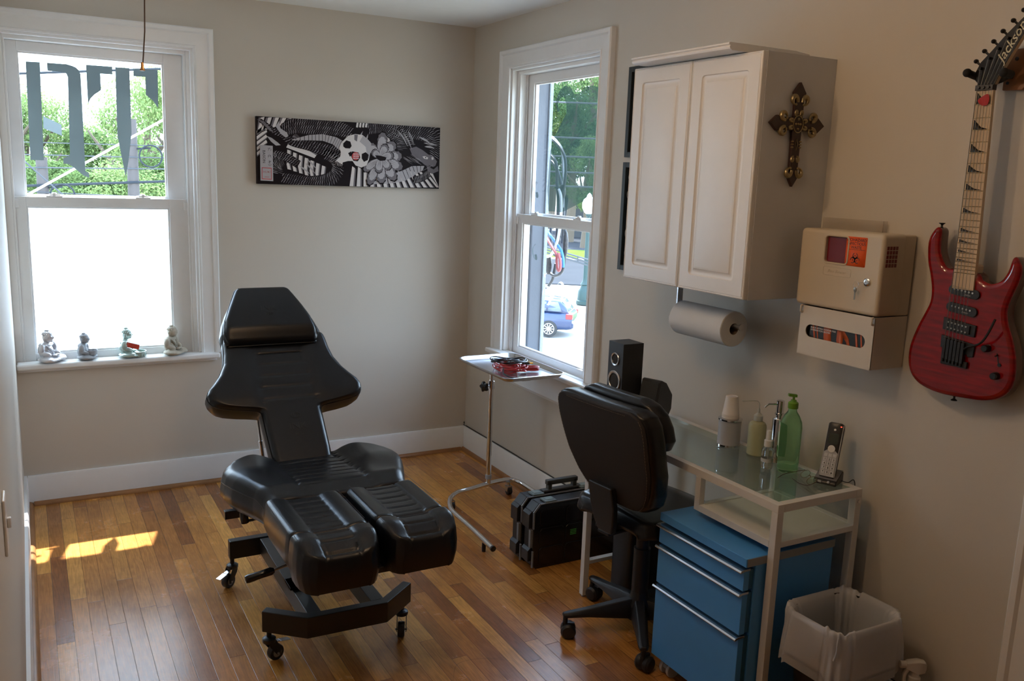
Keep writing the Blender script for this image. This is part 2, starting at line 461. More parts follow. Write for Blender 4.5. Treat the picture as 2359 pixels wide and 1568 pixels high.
# moulded casing profile: (distance from the inner edge, projection)
CPROF = [(0, .0), (0, .016), (.010, .019), (.014, .015), (.022, .015), (.070, .020), (.078, .028), (.094, .030), (.100, .024), (.100, 0)]
def casing_leg(mb, O, wdir, ldir, n, L, k=.95, mitre0=0, mitre1=0):
    O = Vector(O); w = Vector(wdir); l = Vector(ldir); n = Vector(n)
    a = [O + w * (x * k) + n * y - l * (mitre0 * x * k) for x, y in CPROF]
    b = [O + w * (x * k) + n * y + l * (L + mitre1 * x * k) for x, y in CPROF]
    mb.loft([a, b])
def double_hung(nm, O, A, N, w, gx0, gx1, low_mat, zmeet, pulls=()):
    """O: opening corner on the inner wall face at z=0, A: along the wall, N: outward"""
    O = Vector(O); A = Vector(A); N = Vector(N); Z = Vector((0, 0, 1))
    def bx(mb, a0, a1, n0, n1, z0, z1):
        mb.obox(O + A * (a0 + a1) / 2 + N * (n0 + n1) / 2 + Z * (z0 + z1) / 2, A, N, Z, abs(a1 - a0) / 2, abs(n1 - n0) / 2, abs(z1 - z0) / 2)
    f = MB()
    # jamb liners and tracks
    for s0, s1 in ((0, .030), (w - .030, w)):
        bx(f, s0, s1, .030, .125, ZS, ZH)
    for s0, s1 in ((.030, .040), (w - .040, w - .030)):
        bx(f, s0, s1, .032, .040, ZS, ZH); bx(f, s0, s1, .076, .082, ZS, ZH); bx(f, s0, s1, .118, .125, ZS, ZH)
    bx(f, .030, w - .030, .030, .125, ZH - .03, ZH); bx(f, .030, w - .030, .030, .125, ZS, ZS + .025)
    bx(f, .030, w - .030, .118, .125, ZH - .042, ZH - .03)
    root = structure(nm, f, VINYL, bevel=.002)
    ORG[root.name] = Vector((0, 0, 0))
    zt = ZH - .03
    def sash(name, n0, n1, z0, z1, rb, rt, gm):
        s = MB()
        bx(s, .034, gx0, n0, n1, z0, z1); bx(s, gx1, w - .034, n0, n1, z0, z1)
        bx(s, gx0, gx1, n0, n1, z0, z0 + rb); bx(s, gx0, gx1, n0, n1, z1 - rt, z1)
        # glazing bead
        for (a0, a1, c0, c1) in ((gx0, gx0 + .008, z0 + rb, z1 - rt), (gx1 - .008, gx1, z0 + rb, z1 - rt)):
            bx(s, a0, a1, n0 + .008, n1 - .006, c0, c1)
        bx(s, gx0 + .008, gx1 - .008, n0 + .008, n1 - .006, z0 + rb, z0 + rb + .008)
        bx(s, gx0 + .008, gx1 - .008, n0 + .008, n1 - .006, z1 - rt - .008, z1 - rt)
        so = build(name, s, VINYL, root, bevel=.0015)
        g = MB(); nn = (n0 + n1) / 2
        g.poly([O + A * a + N * nn + Z * z for a, z in ((gx0, z0 + rb), (gx1, z0 + rb), (gx1, z1 - rt), (gx0, z1 - rt))])
        build('pane', g, GLASS, so)
        if gm:
            g = MB(); nn += .003
            g.poly([O + A * a + N * nn + Z * z for a, z in ((gx0 + .006, z0 + rb + .006), (gx1 - .006, z0 + rb + .006), (gx1 - .006, z1 - rt - .006), (gx0 + .006, z1 - rt - .006))])
            build('privacy_film', g, gm, so)
        return so
    sash('lower_sash', .042, .076, ZS + .025, zmeet + .048, .040, .045, low_mat)
    sash('upper_sash', .084, .116, zmeet, zt, .050, .045, None)
    for a in (gx0 + .12, gx1 - .12):
        l = MB(); zc = zmeet + .048
        bx(l, a - .035, a + .035, .044, .074, zc, zc + .006); bx(l, a - .022, a + .026, .048, .070, zc + .006, zc + .013)
        l.cyl(O + A * a + N * .058 + Z * (zc + .012), O + A * a + N * .058 + Z * (zc + .020), .010)
        build('sash_lock', l, VINYL, root, bevel=.002)
    for a in (.045, w - .045):
        l = MB(); bx(l, a - .012, a + .012, .036, .046, zmeet - .005, zmeet + .035)
        build('tilt_latch', l, VINYL, root, bevel=.002)
    return root
# window 1, north wall
w1 = double_hung('window_1', (X1a, 0, 0), (1, 0, 0), (0, 1, 0), X1b - X1a, .085, .715, FROST, 1.44)
c = MB()
casing_leg(c, (X1b, 0, .708), (1, 0, 0), (0, 0, 1), (0, -1, 0), ZH - .708, mitre1=1)
casing_leg(c, (X1a + .001, 0, ZH), (0, 0, 1), (1, 0, 0), (0, -1, 0), X1b - X1a, mitre1=1)
build('casing', c, TRIM, w1)
c = MB(); c.box(X1a + .001, X1b + .085, -.058, .0, ZS + .005, .708)
c.box(X1a + .001, X1b - .001, 0, .030, ZS + .001, .708)
build('stool', c, TRIM, w1, bevel=.010, seg=4)
c = MB(); c.box(X1b - .012, X1b, 0.0, .030, .709, ZH); c.box(X1a + .001, X1b - .012, 0, .030, ZH - .012, ZH)
build('jamb', c, TRIM, w1)
c = MB(); c.box(X1a + .001, X1b + .075, -.016, -.0, .662, ZS + .004)
build('apron', c, TRIM, w1, bevel=.004)
# window 2, east wall (its width runs from the back wall towards the viewer)
w2 = double_hung('window_2', (0, Y2b, 0), (0, -1, 0), (1, 0, 0), Y2b - Y2a, .095, .745, None, 1.415)
c = MB()
casing_leg(c, (0, Y2b, .708), (0, 1, 0), (0, 0, 1), (-1, 0, 0), ZH - .708, mitre1=1)
casing_leg(c, (0, Y2a, .708), (0, -1, 0), (0, 0, 1), (-1, 0, 0), ZH - .708, mitre1=1)
casing_leg(c, (0, Y2b, ZH), (0, 0, 1), (0, -1, 0), (-1, 0, 0), Y2b - Y2a, mitre0=1, mitre1=1)
build('casing', c, TRIM, w2)
c = MB(); c.box(-.060, 0, Y2a - .105, Y2b + .105, ZS + .005, .708); c.box(0, .030, Y2a + .001, Y2b - .001, ZS + .001, .708)
build('stool', c, TRIM, w2, bevel=.010, seg=4)
c = MB(); c.box(0, .030, Y2a, Y2a + .012, .709, ZH); c.box(0, .030, Y2b - .012, Y2b, .709, ZH); c.box(0, .030, Y2a + .012, Y2b - .012, ZH - .012, ZH)
build('jamb', c, TRIM, w2)
c = MB(); c.prism([(0, .545), (.014, .545), (.022, .560), (.018, .575), (.020, .640), (.030, .668), (.034, ZS + .004), (0, ZS + .004)],
                  (0, Y2a - .095, 0), (-1, 0, 0), (0, 0, 1), (0, 1, 0), Y2b - Y2a + .19)
build('apron', c, TRIM, w2)
# door opening far right: casing on the wall, panel door shut behind it
c = MB()
casing_leg(c, (0, -3.50, 0), (0, 1, 0), (0, 0, 1), (-1, 0, 0), 2.08, mitre1=1)
casing_leg(c, (0, -4.35, 0), (0, -1, 0), (0, 0, 1), (-1, 0, 0), 2.08, mitre1=1)
casing_leg(c, (0, -3.50, 2.08), (0, 0, 1), (0, -1, 0), (-1, 0, 0), .85, mitre0=1, mitre1=1)
structure('trim_5', c, TRIM)
d = MB(); d.box(.03, .07, -4.348, -3.502, .006, 2.078)
for z0, z1 in ((.25, .95), (1.12, 1.9)):
    for y0, y1 in ((-4.23, -3.97), (-3.88, -3.62)):
        d.box(.022, .03, y0, y1, z0, z1)
dr = structure('door_1', d, TRIM, bevel=.003)
k = MB(); k.lathe([(.024, 0), (.024, .004), (.010, .008), (.010, .035), (.026, .045), (.028, .058), (.020, .068), (0, .070)], (.03, -3.57, .95), (-1, 0, 0), 20)
build('knob', k, NICKEL, dr)

# wall switch on the left wall
t = thing('light_switch', 'white light switch plate seen edge-on on the left wall', 'light switch', (XL, -2.70, .86))
m = MB(); m.box(XL, XL + .006, -2.735, -2.665, .865, .985); build('wall_plate', m, VINYL, t, bevel=.003)
m = MB(); m.box(XL + .006, XL + .014, -2.706, -2.694, .915, .937); build('toggle', m, VINYL, t, bevel=.002)

# ------------------------------------------------------------------ ceiling lamps (above the picture's frame) and the pull cord
BULB = P('warm lamp bulb', (1, .8, .6), .3, emit=((1.0, 0.66, 0.38), 58))
for i, (x, y, z, lab) in enumerate(((-1.42, -2.62, 2.26, 'warm globe lamp on the ceiling nearer the window wall'),
                                    (-1.58, -3.02, 2.20, 'warm globe lamp on the ceiling nearer the viewer, above the tattoo chair'))):
    t = thing('ceiling_lamp', lab, 'lamp', (x, y, H), group='ceiling lamps')
    m = MB(); m.lathe([(.055, H), (.055, H - .012), (.016, H - .03), (.016, z + .05), (.026, z + .048), (.026, z + .028), (.0, z + .026)], (x, y, 0)); build('fitting', m, NICKEL, t)
    m = MB(); m.ell((x, y, z), (.034, .034, .036), 20, 14); build('bulb', m, BULB, t)
t = thing('pull_cord', 'thin dark pull cord with a brass bell end hanging before the left window', 'cord', (-2.02, -2.3, H))
m = MB(); m.tube([(-2.005, -2.3, H), (-2.013, -2.3, 2.2), (-2.0192, -2.3, 2.04), (-2.0215, -2.3, 1.97), (-2.0285, -2.3, 1.895)], .0016, 8)
build('cord', m, P('brown cord', (.05, .035, .03), .7), t)
m = MB(); m.lathe([(.0020, .018), (.0032, .016), (.0042, .004), (.0062, 0), (.0055, -.002), (0, -.002)], (-2.030, -2.3, 1.880), n=20)
build('bell_end', m, P('aged brass', (.42, .24, .10), .35, .9), t)

# ------------------------------------------------------------------ lettering stuck on the window panes
LET = [
 ('window_letter', 'vertical grey bar letter piece, leftmost on the upper left-window pane', [(-2.254, 2.101), (-2.196, 2.103), (-2.204, 1.657), (-2.26, 1.656)], DECAL),
 ('window_letter', 'tall grey hooked letter stroke, second from the left on the upper pane', [(-2.167, 2.103), (-2.085, 2.104), (-2.060, 2.098), (-2.046, 2.092), (-2.034, 2.08), (-2.028, 2.063), (-2.028, 1.978), (-2.029, 1.611), (-2.014, 1.605), (-2.014, 1.581), (-2.037, 1.591), (-2.076, 1.625), (-2.098, 1.643), (-2.122, 1.645), (-2.122, 1.67), (-2.104, 1.677), (-2.092, 1.69), (-2.085, 1.974), (-2.083, 2.045), (-2.088, 2.06), (-2.098, 2.067), (-2.167, 2.067)], DECAL),
 ('window_letter', 'short grey letter piece with a flag arm and a curved foot on the upper pane', [(-2.003, 2.109), (-1.889, 2.11), (-1.890, 2.074), (-1.943, 2.073), (-1.943, 1.997), (-1.972, 1.975), (-1.990, 1.955), (-2.003, 1.929)], DECAL),
 ('window_letter', 'grey dagger-shaped letter stroke ending in a point on the upper pane', [(-1.876, 2.109), (-1.813, 2.11), (-1.816, 1.804), (-1.834, 1.675), (-1.851, 1.587), (-1.867, 1.699), (-1.880, 1.788)], DECAL),
 ('window_letter', 'grey letter piece with an arm to the left, rightmost on the upper pane', [(-1.796, 2.11), (-1.685, 2.111), (-1.689, 1.93), (-1.711, 1.964), (-1.743, 1.990), (-1.743, 2.075), (-1.796, 2.074)], DECAL),
]
for nm, lab, poly, mt in LET:
    m = MB(); m.prism(poly, (0, .097, 0), (1, 0, 0), (0, 0, 1), (0, -1, 0), .0006)
    o = build(nm, m, mt, angle=20)
    tag(o, lab, 'window lettering', group='vinyl letters on the left window')
m = MB(); m.prism([(-2.196, 1.86), (-2.121, 1.825), (-2.122, 1.774), (-2.198, 1.805)], (0, .097, 0), (1, 0, 0), (0, 0, 1), (0, -1, 0), .0006)
tag(build('window_letter', m, DECAL2, angle=20), 'pale slanting letter sliver beside the leftmost grey bar on the upper pane', 'window lettering', group='vinyl letters on the left window')
# smoky tint decal on the right window and pale vinyl scrolls on its lower pane
TP = [(-0.709, 1.742), (-0.714, 1.795), (-0.747, 1.865), (-0.8, 1.923), (-0.852, 1.979), (-0.85, 2.02), (-0.83, 2.055), (-0.807, 2.064), (-0.78, 2.051), (-0.767, 2.027), (-0.779, 2.002), (-0.793, 2.011), (-0.785, 1.992), (-0.765, 1.990), (-0.748, 2.028), (-0.759, 2.067), (-0.785, 2.099), (-0.831, 2.113), (-0.878, 2.103), (-0.917, 2.067), (-0.97, 2.071), (-1.012, 2.093), (-1.071, 2.099), (-1.122, 2.086), (-1.19, 2.057), (-1.19, 1.60), (-.85, 1.49), (-.72, 1.49), (-.70, 1.6)]
m = MB(); m.prism(TP, (.0975, 0, 0), (0, 1, 0), (0, 0, 1), (1, 0, 0), .0005)
tag(build('window_tint_decal', m, TINT, angle=20), 'smoky see-through decal with a curled horn on the upper right-window pane', 'window decal')
m = MB()
for c0 in ((-.585, 1.565), (-.60, 1.235)):
    m = MB(); pts = [(.0968, c0[0] + .030 * math.sin(a) * (1 - a / 9), c0[1] + .05 * math.cos(a * .8) * (1 - a / 9) + .02) for a in [i * .25 for i in range(24)]]
    m.tube(pts, .006, 6, flat=.06)
    tag(build('window_scroll', m, TINT, angle=60), 'faint dark curl decal on the %s pane of the right window, before the grey jamb' % ('upper' if c0[1] > 1.4 else 'lower'), 'window decal')
m = MB()
for (cy, cz, R) in ((-.80, 1.055, .040), (-.845, 1.075, .022), (-.93, 1.10, .035)):
    pts = [(.0595, cy + R * math.cos(a), cz + R * 1.2 * math.sin(a)) for a in [i * .22 for i in range(21)]]
    m.tube(pts, .006, 6, flat=.08)
m.tube([(.0595, -.79, 1.17), (.0595, -.77, 1.165), (.0595, -.775, 1.15)], .005, 6, flat=.08)
tag(build('window_scroll', m, mat_sheet('frosted scroll vinyl', (.8, .84, .84), .5, .45), angle=60), 'pale frosted scroll decals low on the right window', 'window decal')

# ------------------------------------------------------------------ outside the windows
G0 = -4.5
GREYP = P('weathered blue grey paint', (0.085, 0.095, 0.115), .7, bump=.5, bscale=40, var=.12, vscale=9)
PEEL = P('flaking pale paint', (0.24, 0.27, 0.30), .8, bump=1, bscale=120, var=.25, vscale=60, bdist=.003)
m = MB(); m.box(.127, .215, -.508, -.452, .60, 2.24)
m.cur = 1; m.box(.200, .222, -.520, -.508, .60, 2.24); m.cur = 0
m.box(.127, .23, -1.29, -.508, .60, .672)
structure('trim_6', m, [GREYP, PEEL], bevel=.004)
OUTW = P('outer wall clapboard', (.35, .36, .37), .8)
CBL = P('black cable jacket', (.03, .035, .045), .45); CGR = P('grey cable jacket', (.35, .38, .42), .5)
CWH = P('white cable jacket', (.62, .66, .70), .5); CRED = P('faded red cable jacket', (.42, .10, .11), .5); CBLU = P('blue cable jacket', (.06, .24, .62), .5)
t = thing('cable_bundle', 'looping bundle of black, white, red and blue cables outside the right window', 'cables', (.32, -.48, 1.2))
ex = .32
def cab(nm, pts, r, mt, j=0.0):
    m = MB(); m.tube(smooth_path([(ex + j, y, z) for y, z in pts], 6), r, 8); build(nm, m, mt, t)
cab('black_cable', [(-.24, 1.90), (-.326, 1.886), (-.39, 1.862), (-.457, 1.824), (-.502, 1.775), (-.518, 1.71), (-.514, 1.64), (-.503, 1.586), (-.49, 1.45), (-.49, 1.34)], .008, CBL)
cab('grey_cable', [(-.24, 1.895), (-.326, 1.889), (-.39, 1.860), (-.442, 1.818), (-.457, 1.764), (-.468, 1.688), (-.478, 1.634), (-.48, 1.5)], .007, CGR, .016)
cab('black_cable', [(-.24, 1.80), (-.325, 1.803), (-.387, 1.781), (-.432, 1.748), (-.452, 1.699), (-.457, 1.639), (-.478, 1.547), (-.483, 1.448), (-.48, 1.3)], .009, CBL, -.015)
cab('black_cable', [(-.24, 1.76), (-.315, 1.753), (-.371, 1.715), (-.413, 1.66), (-.445, 1.589), (-.462, 1.519), (-.470, 1.447), (-.47, 1.3)], .009, CBL, .03)
cab('white_cable', [(-.488, 1.60), (-.500, 1.585), (-.515, 1.548), (-.523, 1.444), (-.515, 1.388), (-.504, 1.338), (-.477, 1.28), (-.433, 1.231), (-.379, 1.22), (-.332, 1.25), (-.25, 1.33)], .008, CWH, -.02)
cab('red_cable', [(-.26, 1.45), (-.333, 1.382), (-.392, 1.329), (-.461, 1.279), (-.507, 1.243), (-.516, 1.2), (-.528, 1.162), (-.545, 1.155), (-.556, 1.175), (-.551, 1.209), (-.53, 1.25)], .008, CRED, -.03)
cab('blue_cable', [(-.27, 1.46), (-.346, 1.386), (-.402, 1.341), (-.47, 1.302), (-.525, 1.267), (-.549, 1.231), (-.558, 1.193), (-.556, 1.175)], .008, CBLU, -.012)
cab('black_cable', [(-.37, 1.42), (-.375, 1.334), (-.385, 1.283), (-.422, 1.236), (-.476, 1.224), (-.517, 1.244), (-.533, 1.307), (-.52, 1.4)], .008, CBL, .01)
cab('black_cable', [(-.25, 1.19), (-.307, 1.144), (-.377, 1.117), (-.432, 1.112), (-.484, 1.134), (-.512, 1.177), (-.52, 1.25)], .009, CBL, .02)
cab('black_cable', [(-.41, 1.18), (-.393, 1.116), (-.38, 1.082), (-.349, 1.05), (-.322, 1.032), (-.26, 1.02)], .009, CBL, .03)
for c_, r_ in (((ex, -.378, 1.17), (.014, .032, .058)), ((ex, -.492, 1.585), (.02, .02, .045)), ((ex + .01, -.535, 1.30), (.016, .016, .075))):
    m = MB(); m.ell(c_, r_, 12, 10); build('tape_wrap', m, P('crinkled black tape', (.02, .02, .025), .35, bump=1, bscale=90, bdist=.004), t)
m_ = MB(); m_.box(.2, .335, -.262, -.245, 1.30, 1.32); m_.box(.2, .335, -.262, -.245, 1.86, 1.90); m_.box(.2, .335, -.262, -.245, 1.02, 1.04); m_.box(.2, .212, -.27, -.24, 1.0, 1.95); build('wall_bracket', m_, BLACKM, t)
TAPE_ = P('crinkled black tape', (.02, .02, .025), .35, bump=1, bscale=90, bdist=.004)

GRASS = P('lawn', (.075, .12, .022), .9, spec=0.0, var=.35, vscale=.8); ASPH = P('asphalt', (.045, .047, .050), .9, spec=0.0, var=.15, vscale=.6)
CONC = P('pale concrete', (.40, .39, .37), .9, spec=0.0, var=.06, vscale=.5); PAINTL = P('road paint', (.22, .22, .22), .8, spec=0.0)
m = MB(); m.poly([(-70, .25, G0 - .05), (160, .25, G0 - .05), (160, 170, G0 - .05), (-70, 170, G0 - .05)]); structure('ground', m, CONC)
# bands run across the sight line through the right window
fd = Vector((.57, .82, 0)).normalized(); rt_ = Vector((fd.y, -fd.x, 0))
def band(nm, a, b, mt, l0=-40, l1=40, z=0.0, h=.04, O=Vector((-2.3, -4.67, 0)), ang=0.0, lab=None, cat=None, st=True):
    f2 = Matrix.Rotation(ang, 3, 'Z') @ fd; r2 = Matrix.Rotation(ang, 3, 'Z') @ rt_
    m = MB(); ps = [O + f2 * q + r2 * w for q, w in ((a, l0), (b, l0), (b, l1), (a, l1))]
    m.prism([(p.x, p.y) for p in ps], (0, 0, G0 + z), (1, 0, 0), (0, 1, 0), (0, 0, 1), h, -.05)
    if st: return structure(nm, m, mt)
    return tag(build(nm, m, mt), lab, cat)
band('lawn', 38.5, 42.5, GRASS, 0.3, 30)
band('kerb', 46.0, 47.0, CONC, h=.45)
band('parking_lot', 52.0, 68.0, ASPH, h=.02)
band('kerb', 68.0, 68.4, CONC, h=.14)
band('lawn', 68.4, 77.0, GRASS, h=.1)
band('road', 77.0, 106.0, ASPH, h=.02)
for i, (lat) in enumerate((1.2, 2.6)):
    O = Vector((-2.3, -4.67, 0)) + fd * 58 + rt_ * lat
    m = MB(); a = O; b = O + fd * 7 - rt_ * 1.6; w = rt_ * .18
    m.prism([(q.x, q.y) for q in (a - w, a + w, b + w, b - w)], (0, 0, G0 + .022), (1, 0, 0), (0, 1, 0), (0, 0, 1), .01)
    tag(build('parking_line', m, PAINTL), 'white painted parking lines beyond the lamp post', 'road marking', group='parking lines outside')
# low wall of the bridge and dark building behind the trees
m = MB(); p0 = Vector((-2.3, -4.67, 0)) + fd * 96; 
m.obox(p0 + Vector((0, 0, G0 + 2.2)) + rt_ * 5, rt_, fd, (0, 0, 1), 10, .3, 2.2)
m.cur = 1; m.obox(p0 + Vector((0, 0, G0 + 4.9)) + rt_ * 5, rt_, fd, (0, 0, 1), 10, 1.0, .5)
tag(build('far_building', m, [P('dark grey block', (.05, .055, .06), .9), P('brown fascia', (.10, .08, .065), .9)]), 'low grey building behind the trees seen through the right window', 'building')  # block in dark grey, fascia in brown

# green street lamp with a white globe
LG = P('dark green lamp post paint', (.004, .028, .025), .5); GLOB = P('white acorn globe', (.85, .85, .82), .35)
lp = Vector((22.2, 31.8, 0)); lz = G0
t = thing('street_lamp', 'dark green street lamp with a white acorn globe, through the right window', 'street lamp', (lp.x, lp.y, lz))
m = MB(); m.lathe([(.42, 0), (.42, .18), (.36, .22), (.34, .65), (.25, .80), (.20, .95), (.24, 1.0), (.15, 1.15), (.115, 1.3), (.085, 4.35), (.13, 4.4), (.14, 4.5)], (lp.x, lp.y, lz), n=16)
build('post', m, LG, t)
m = MB(); m.lathe([(.12, 4.5), (.22, 4.58), (.33, 4.8), (.34, 5.0), (.28, 5.2), (.16, 5.3), (.12, 5.36), (.12, 5.42), (.05, 5.5), (0, 5.55)], (lp.x, lp.y, lz), n=20)
build('globe', m, GLOB, t)

# blue estate car, seen from its side and rear
def make_car(loc, heading):
    t = thing('parked_car', 'blue estate car parked outside, its rear half seen through the right window', 'car', (loc[0], loc[1], G0))
    X = Matrix.Translation((loc[0], loc[1], G0)) @ Matrix.Rotation(heading, 4, 'Z')
    body = P('dark blue car paint', (.006, .020, .065), .3, .1, coat=.6)
    # stations along the car: x, half width, z bottom, z top
    def shell(st, mt, nm, nn=18):
        m = MB(X); rings = []
        for x, hw, z0, z1, tum in st:
            r = []
            for i in range(nn):
                a = 2 * PI * i / nn; ca, sa = math.cos(a), math.sin(a)
                px = math.copysign(abs(ca) ** .35, ca); pz = math.copysign(abs(sa) ** .35, sa)
                zz = (z0 + z1) / 2 + pz * (z1 - z0) / 2
                w = hw * (1 - tum * max(0, pz))
                r.append((x, px * w, zz))
            rings.append(r)
        m.loft(rings); return build(nm, m, mt, t, angle=50)
    shell([(-2.28, .55, .42, .75, 0), (-2.25, .80, .30, .92, 0), (-2.05, .88, .26, 1.0, .03), (-1.2, .90, .24, 1.0, .03), (0, .90, .24, .98, .03), (1.0, .90, .24, .95, .03),
           (1.7, .87, .25, .85, .05), (2.15, .78, .27, .70, .05), (2.25, .6, .35, .6, 0)], body, 'body')
    shell([(-2.12, .72, .90, .98, .1), (-1.98, .78, .90, 1.20, .14), (-1.75, .80, .90, 1.42, .16), (-1.2, .82, .92, 1.49, .17), (0, .82, .92, 1.50, .17), (.45, .80, .90, 1.44, .17), (1.2, .74, .88, .98, .1)], body, 'roof')
    glass = P('dark car glass', (.10, .13, .15), .08)
    for sy in (-1, 1):
        for x0, x1, x2, x3 in ((-1.83, -1.28, -1.28, -1.66), (-1.20, -.30, -.30, -1.20), (-.20, .85, .40, -.20)):
            m = MB(X); zz0, zz1 = 1.02, 1.38
            m.poly([(x0, sy * .832, zz0), (x1, sy * .832, zz0), (x2, sy * .742, zz1), (x3, sy * .742, zz1)]); build('side_window', m, glass, t, solid=.02)
        m = MB(X); m.bar((-1.75, sy * .66, 1.545), (.2, sy * .66, 1.545), .04, .03); build('roof_rail', m, STEEL, t)
        m = MB(X); m.obox((-2.14, sy * .78, .84), (1, 0, 0), (0, 1, 0), (0, 0, 1), .13, .115, .10); build('tail_light', m, P('red tail light', (.55, .02, .02), .25), t, bevel=.02)
        for x in (-1.35, 1.35):
            m = MB(X); m.cyl((x, sy * .70, .32), (x, sy * .915, .32), .33, n=32); w = build('tyre', m, P('tyre rubber', (.02, .02, .02), .8), t, bevel=.02)
            m = MB(X)
            m.torus((x, sy * .92, .32), (1, 0, 0), (0, 0, 1), .215, .014, 28, 6)
            for k in range(10):
                a = 2 * PI * k / 10; d = Vector((math.cos(a), 0, math.sin(a)))
                m.bar(Vector((x, sy * .922, .32)) + d * .03, Vector((x, sy * .922, .32)) + d * .215, .03, .02, up=(0, 1, 0))
            m.cyl((x, sy * .91, .32), (x, sy * .935, .32), .055)
            build('wheel_rim', m, P('silver alloy', (.6, .62, .64), .3, .8), w)
    m = MB(X); m.poly([(-2.10, -.62, 1.02), (-2.10, .62, 1.02), (-1.80, .56, 1.38), (-1.80, -.56, 1.38)]); build('rear_window', m, glass, t, solid=.02)
    m = MB(X); m.box(-2.31, -2.2, -.75, .75, .36, .56); build('bumper', m, body, t, bevel=.04)
# heading: the nose points to the left of the view and a little away
make_car((15.2, 26.0), math.radians(139))

# ---- trees
BARK = P('tree bark', (.10, .075, .05), .9, bump=.8, bscale=12, bdist=.02)
LEAFS = [mat_sheet('fresh spring leaves', (.20, .27, .10), .45), mat_sheet('mid green leaves', (.12, .18, .065), .45), mat_sheet('deep green leaves', (.06, .11, .045), .4)]
def crown_mesh(seed, n, leaf, mt, rx=1.0, rz=1.0):
    rnd = random.Random(seed); m = MB()
    clumps = []
    for i in range(26):
        a = rnd.uniform(0, 2 * PI); zz = rnd.uniform(-.8, .95); rr = math.sqrt(max(0, 1 - zz * zz)) * rnd.uniform(.35, .95)
        clumps.append((Vector((rr * math.cos(a) * rx, rr * math.sin(a) * rx, zz * rz)), rnd.uniform(.18, .42)))
    for i in range(n):
        c, r = rnd.choice(clumps)
        d = Vector((rnd.gauss(0, 1), rnd.gauss(0, 1), rnd.gauss(0, 1))).normalized()
        p = c + d * r * rnd.uniform(.6, 1.05)
        N = (d + Vector((rnd.uniform(-.8, .8), rnd.uniform(-.8, .8), rnd.uniform(-.2, 1)))).normalized()
        U = N.orthogonal().normalized(); U = Quaternion(N, rnd.uniform(0, 6.3)) @ U; Vv = N.cross(U); s = leaf * rnd.uniform(.6, 1.4)
        m._add([p - U * s, p + Vv * s * .55, p + U * s, p - Vv * s * .55], [(0, 1, 2, 3)])
    me = bpy.data.meshes.new('foliage'); me.from_pydata(m.v, [], m.f); me.materials.append(mt)
    return me
CR = [crown_mesh(3, 13000, .026, LEAFS[0], 1, 1), crown_mesh(5, 13000, .026, LEAFS[1], 1, 1), crown_mesh(8, 13000, .026, LEAFS[2], 1, 1)]
def trunk_mesh():
    m = MB(); m.tube([(0, 0, 0), (.02, 0, .3), (0, .02, .7), (.03, 0, 1.0)], .03, 8, rs=[.04, .03, .022, .01])
    for a in (0, 1.3, 2.5, 4.2, 5.3):
        m.tube([(0, 0, .45 + a * .05), (.18 * math.cos(a), .18 * math.sin(a), .62 + a * .05), (.30 * math.cos(a), .30 * math.sin(a), .82 + a * .03)], .012, 6, rs=[.016, .011, .005])
    me = bpy.data.meshes.new('trunk'); me.from_pydata(m.v, [], m.f); me.materials.append(BARK); return me
TM = trunk_mesh()
def tree(x, y, h, r, kind, lab, grp):
    t = thing('tree', lab, 'tree', (x, y, G0), group=grp)
    a = bpy.data.objects.new('foliage', CR[kind]); COL.objects.link(a); a.parent = t; a.location = (0, 0, h * .60); a.scale = (r * .8, r * .8, h * .30); a.rotation_euler.z = random.uniform(0, 6)
    b = bpy.data.objects.new('trunk', TM); COL.objects.link(b); b.parent = t; b.scale = (h * .8, h * .8, h * .8)
cam_xy = Vector((-2.3, -4.67))
def tree_at(px, dist, ztop, r, kind, lab, grp):
    # px: bearing given as the photo's column at the horizon
    a = _yaw + math.atan((px - 1179.5) / 2015.4)
    p = cam_xy + Vector((math.sin(a), math.cos(a))) * dist
    tree(p.x, p.y, ztop - G0, r, kind, lab, grp)
GL = 'trees beyond the left window'; GR = 'trees beyond the right window'
for px, d, zt, r, k in ((60, 46, 5.2, 3.6, 0), (150, 50, 4.0, 4.0, 0), (235, 45, 3.6, 3.6, 1), (335, 40, 5.9, 3.0, 0), (410, 52, 7.4, 4.2, 0), (110, 38, 2.1, 3.0, 1), (200, 36, 1.7, 2.8, 1), (290, 35, 1.8, 2.6, 0), (375, 37, 2.4, 3.0, 1),
                        (5, 44, 5.4, 3.4, 1), (470, 44, 6.5, 4, 1)):
    tree_at(px, d, zt, r, k, 'light green broadleaf tree among the trees beyond the left window', GL)
for px, d, zt, r, k in ((1345, 104, 25, 9, 1), (1250, 112, 24, 9, 0), (1430, 108, 24, 9, 2), (1300, 88, 13, 5.0, 2), (1390, 90, 14, 5.5, 1), (1235, 90, 12, 5.0, 0), (1335, 81, 6, 2.4, 1)):
    tree_at(px, d, zt, r, k, 'large green broadleaf tree among the trees beyond the right window', GR)

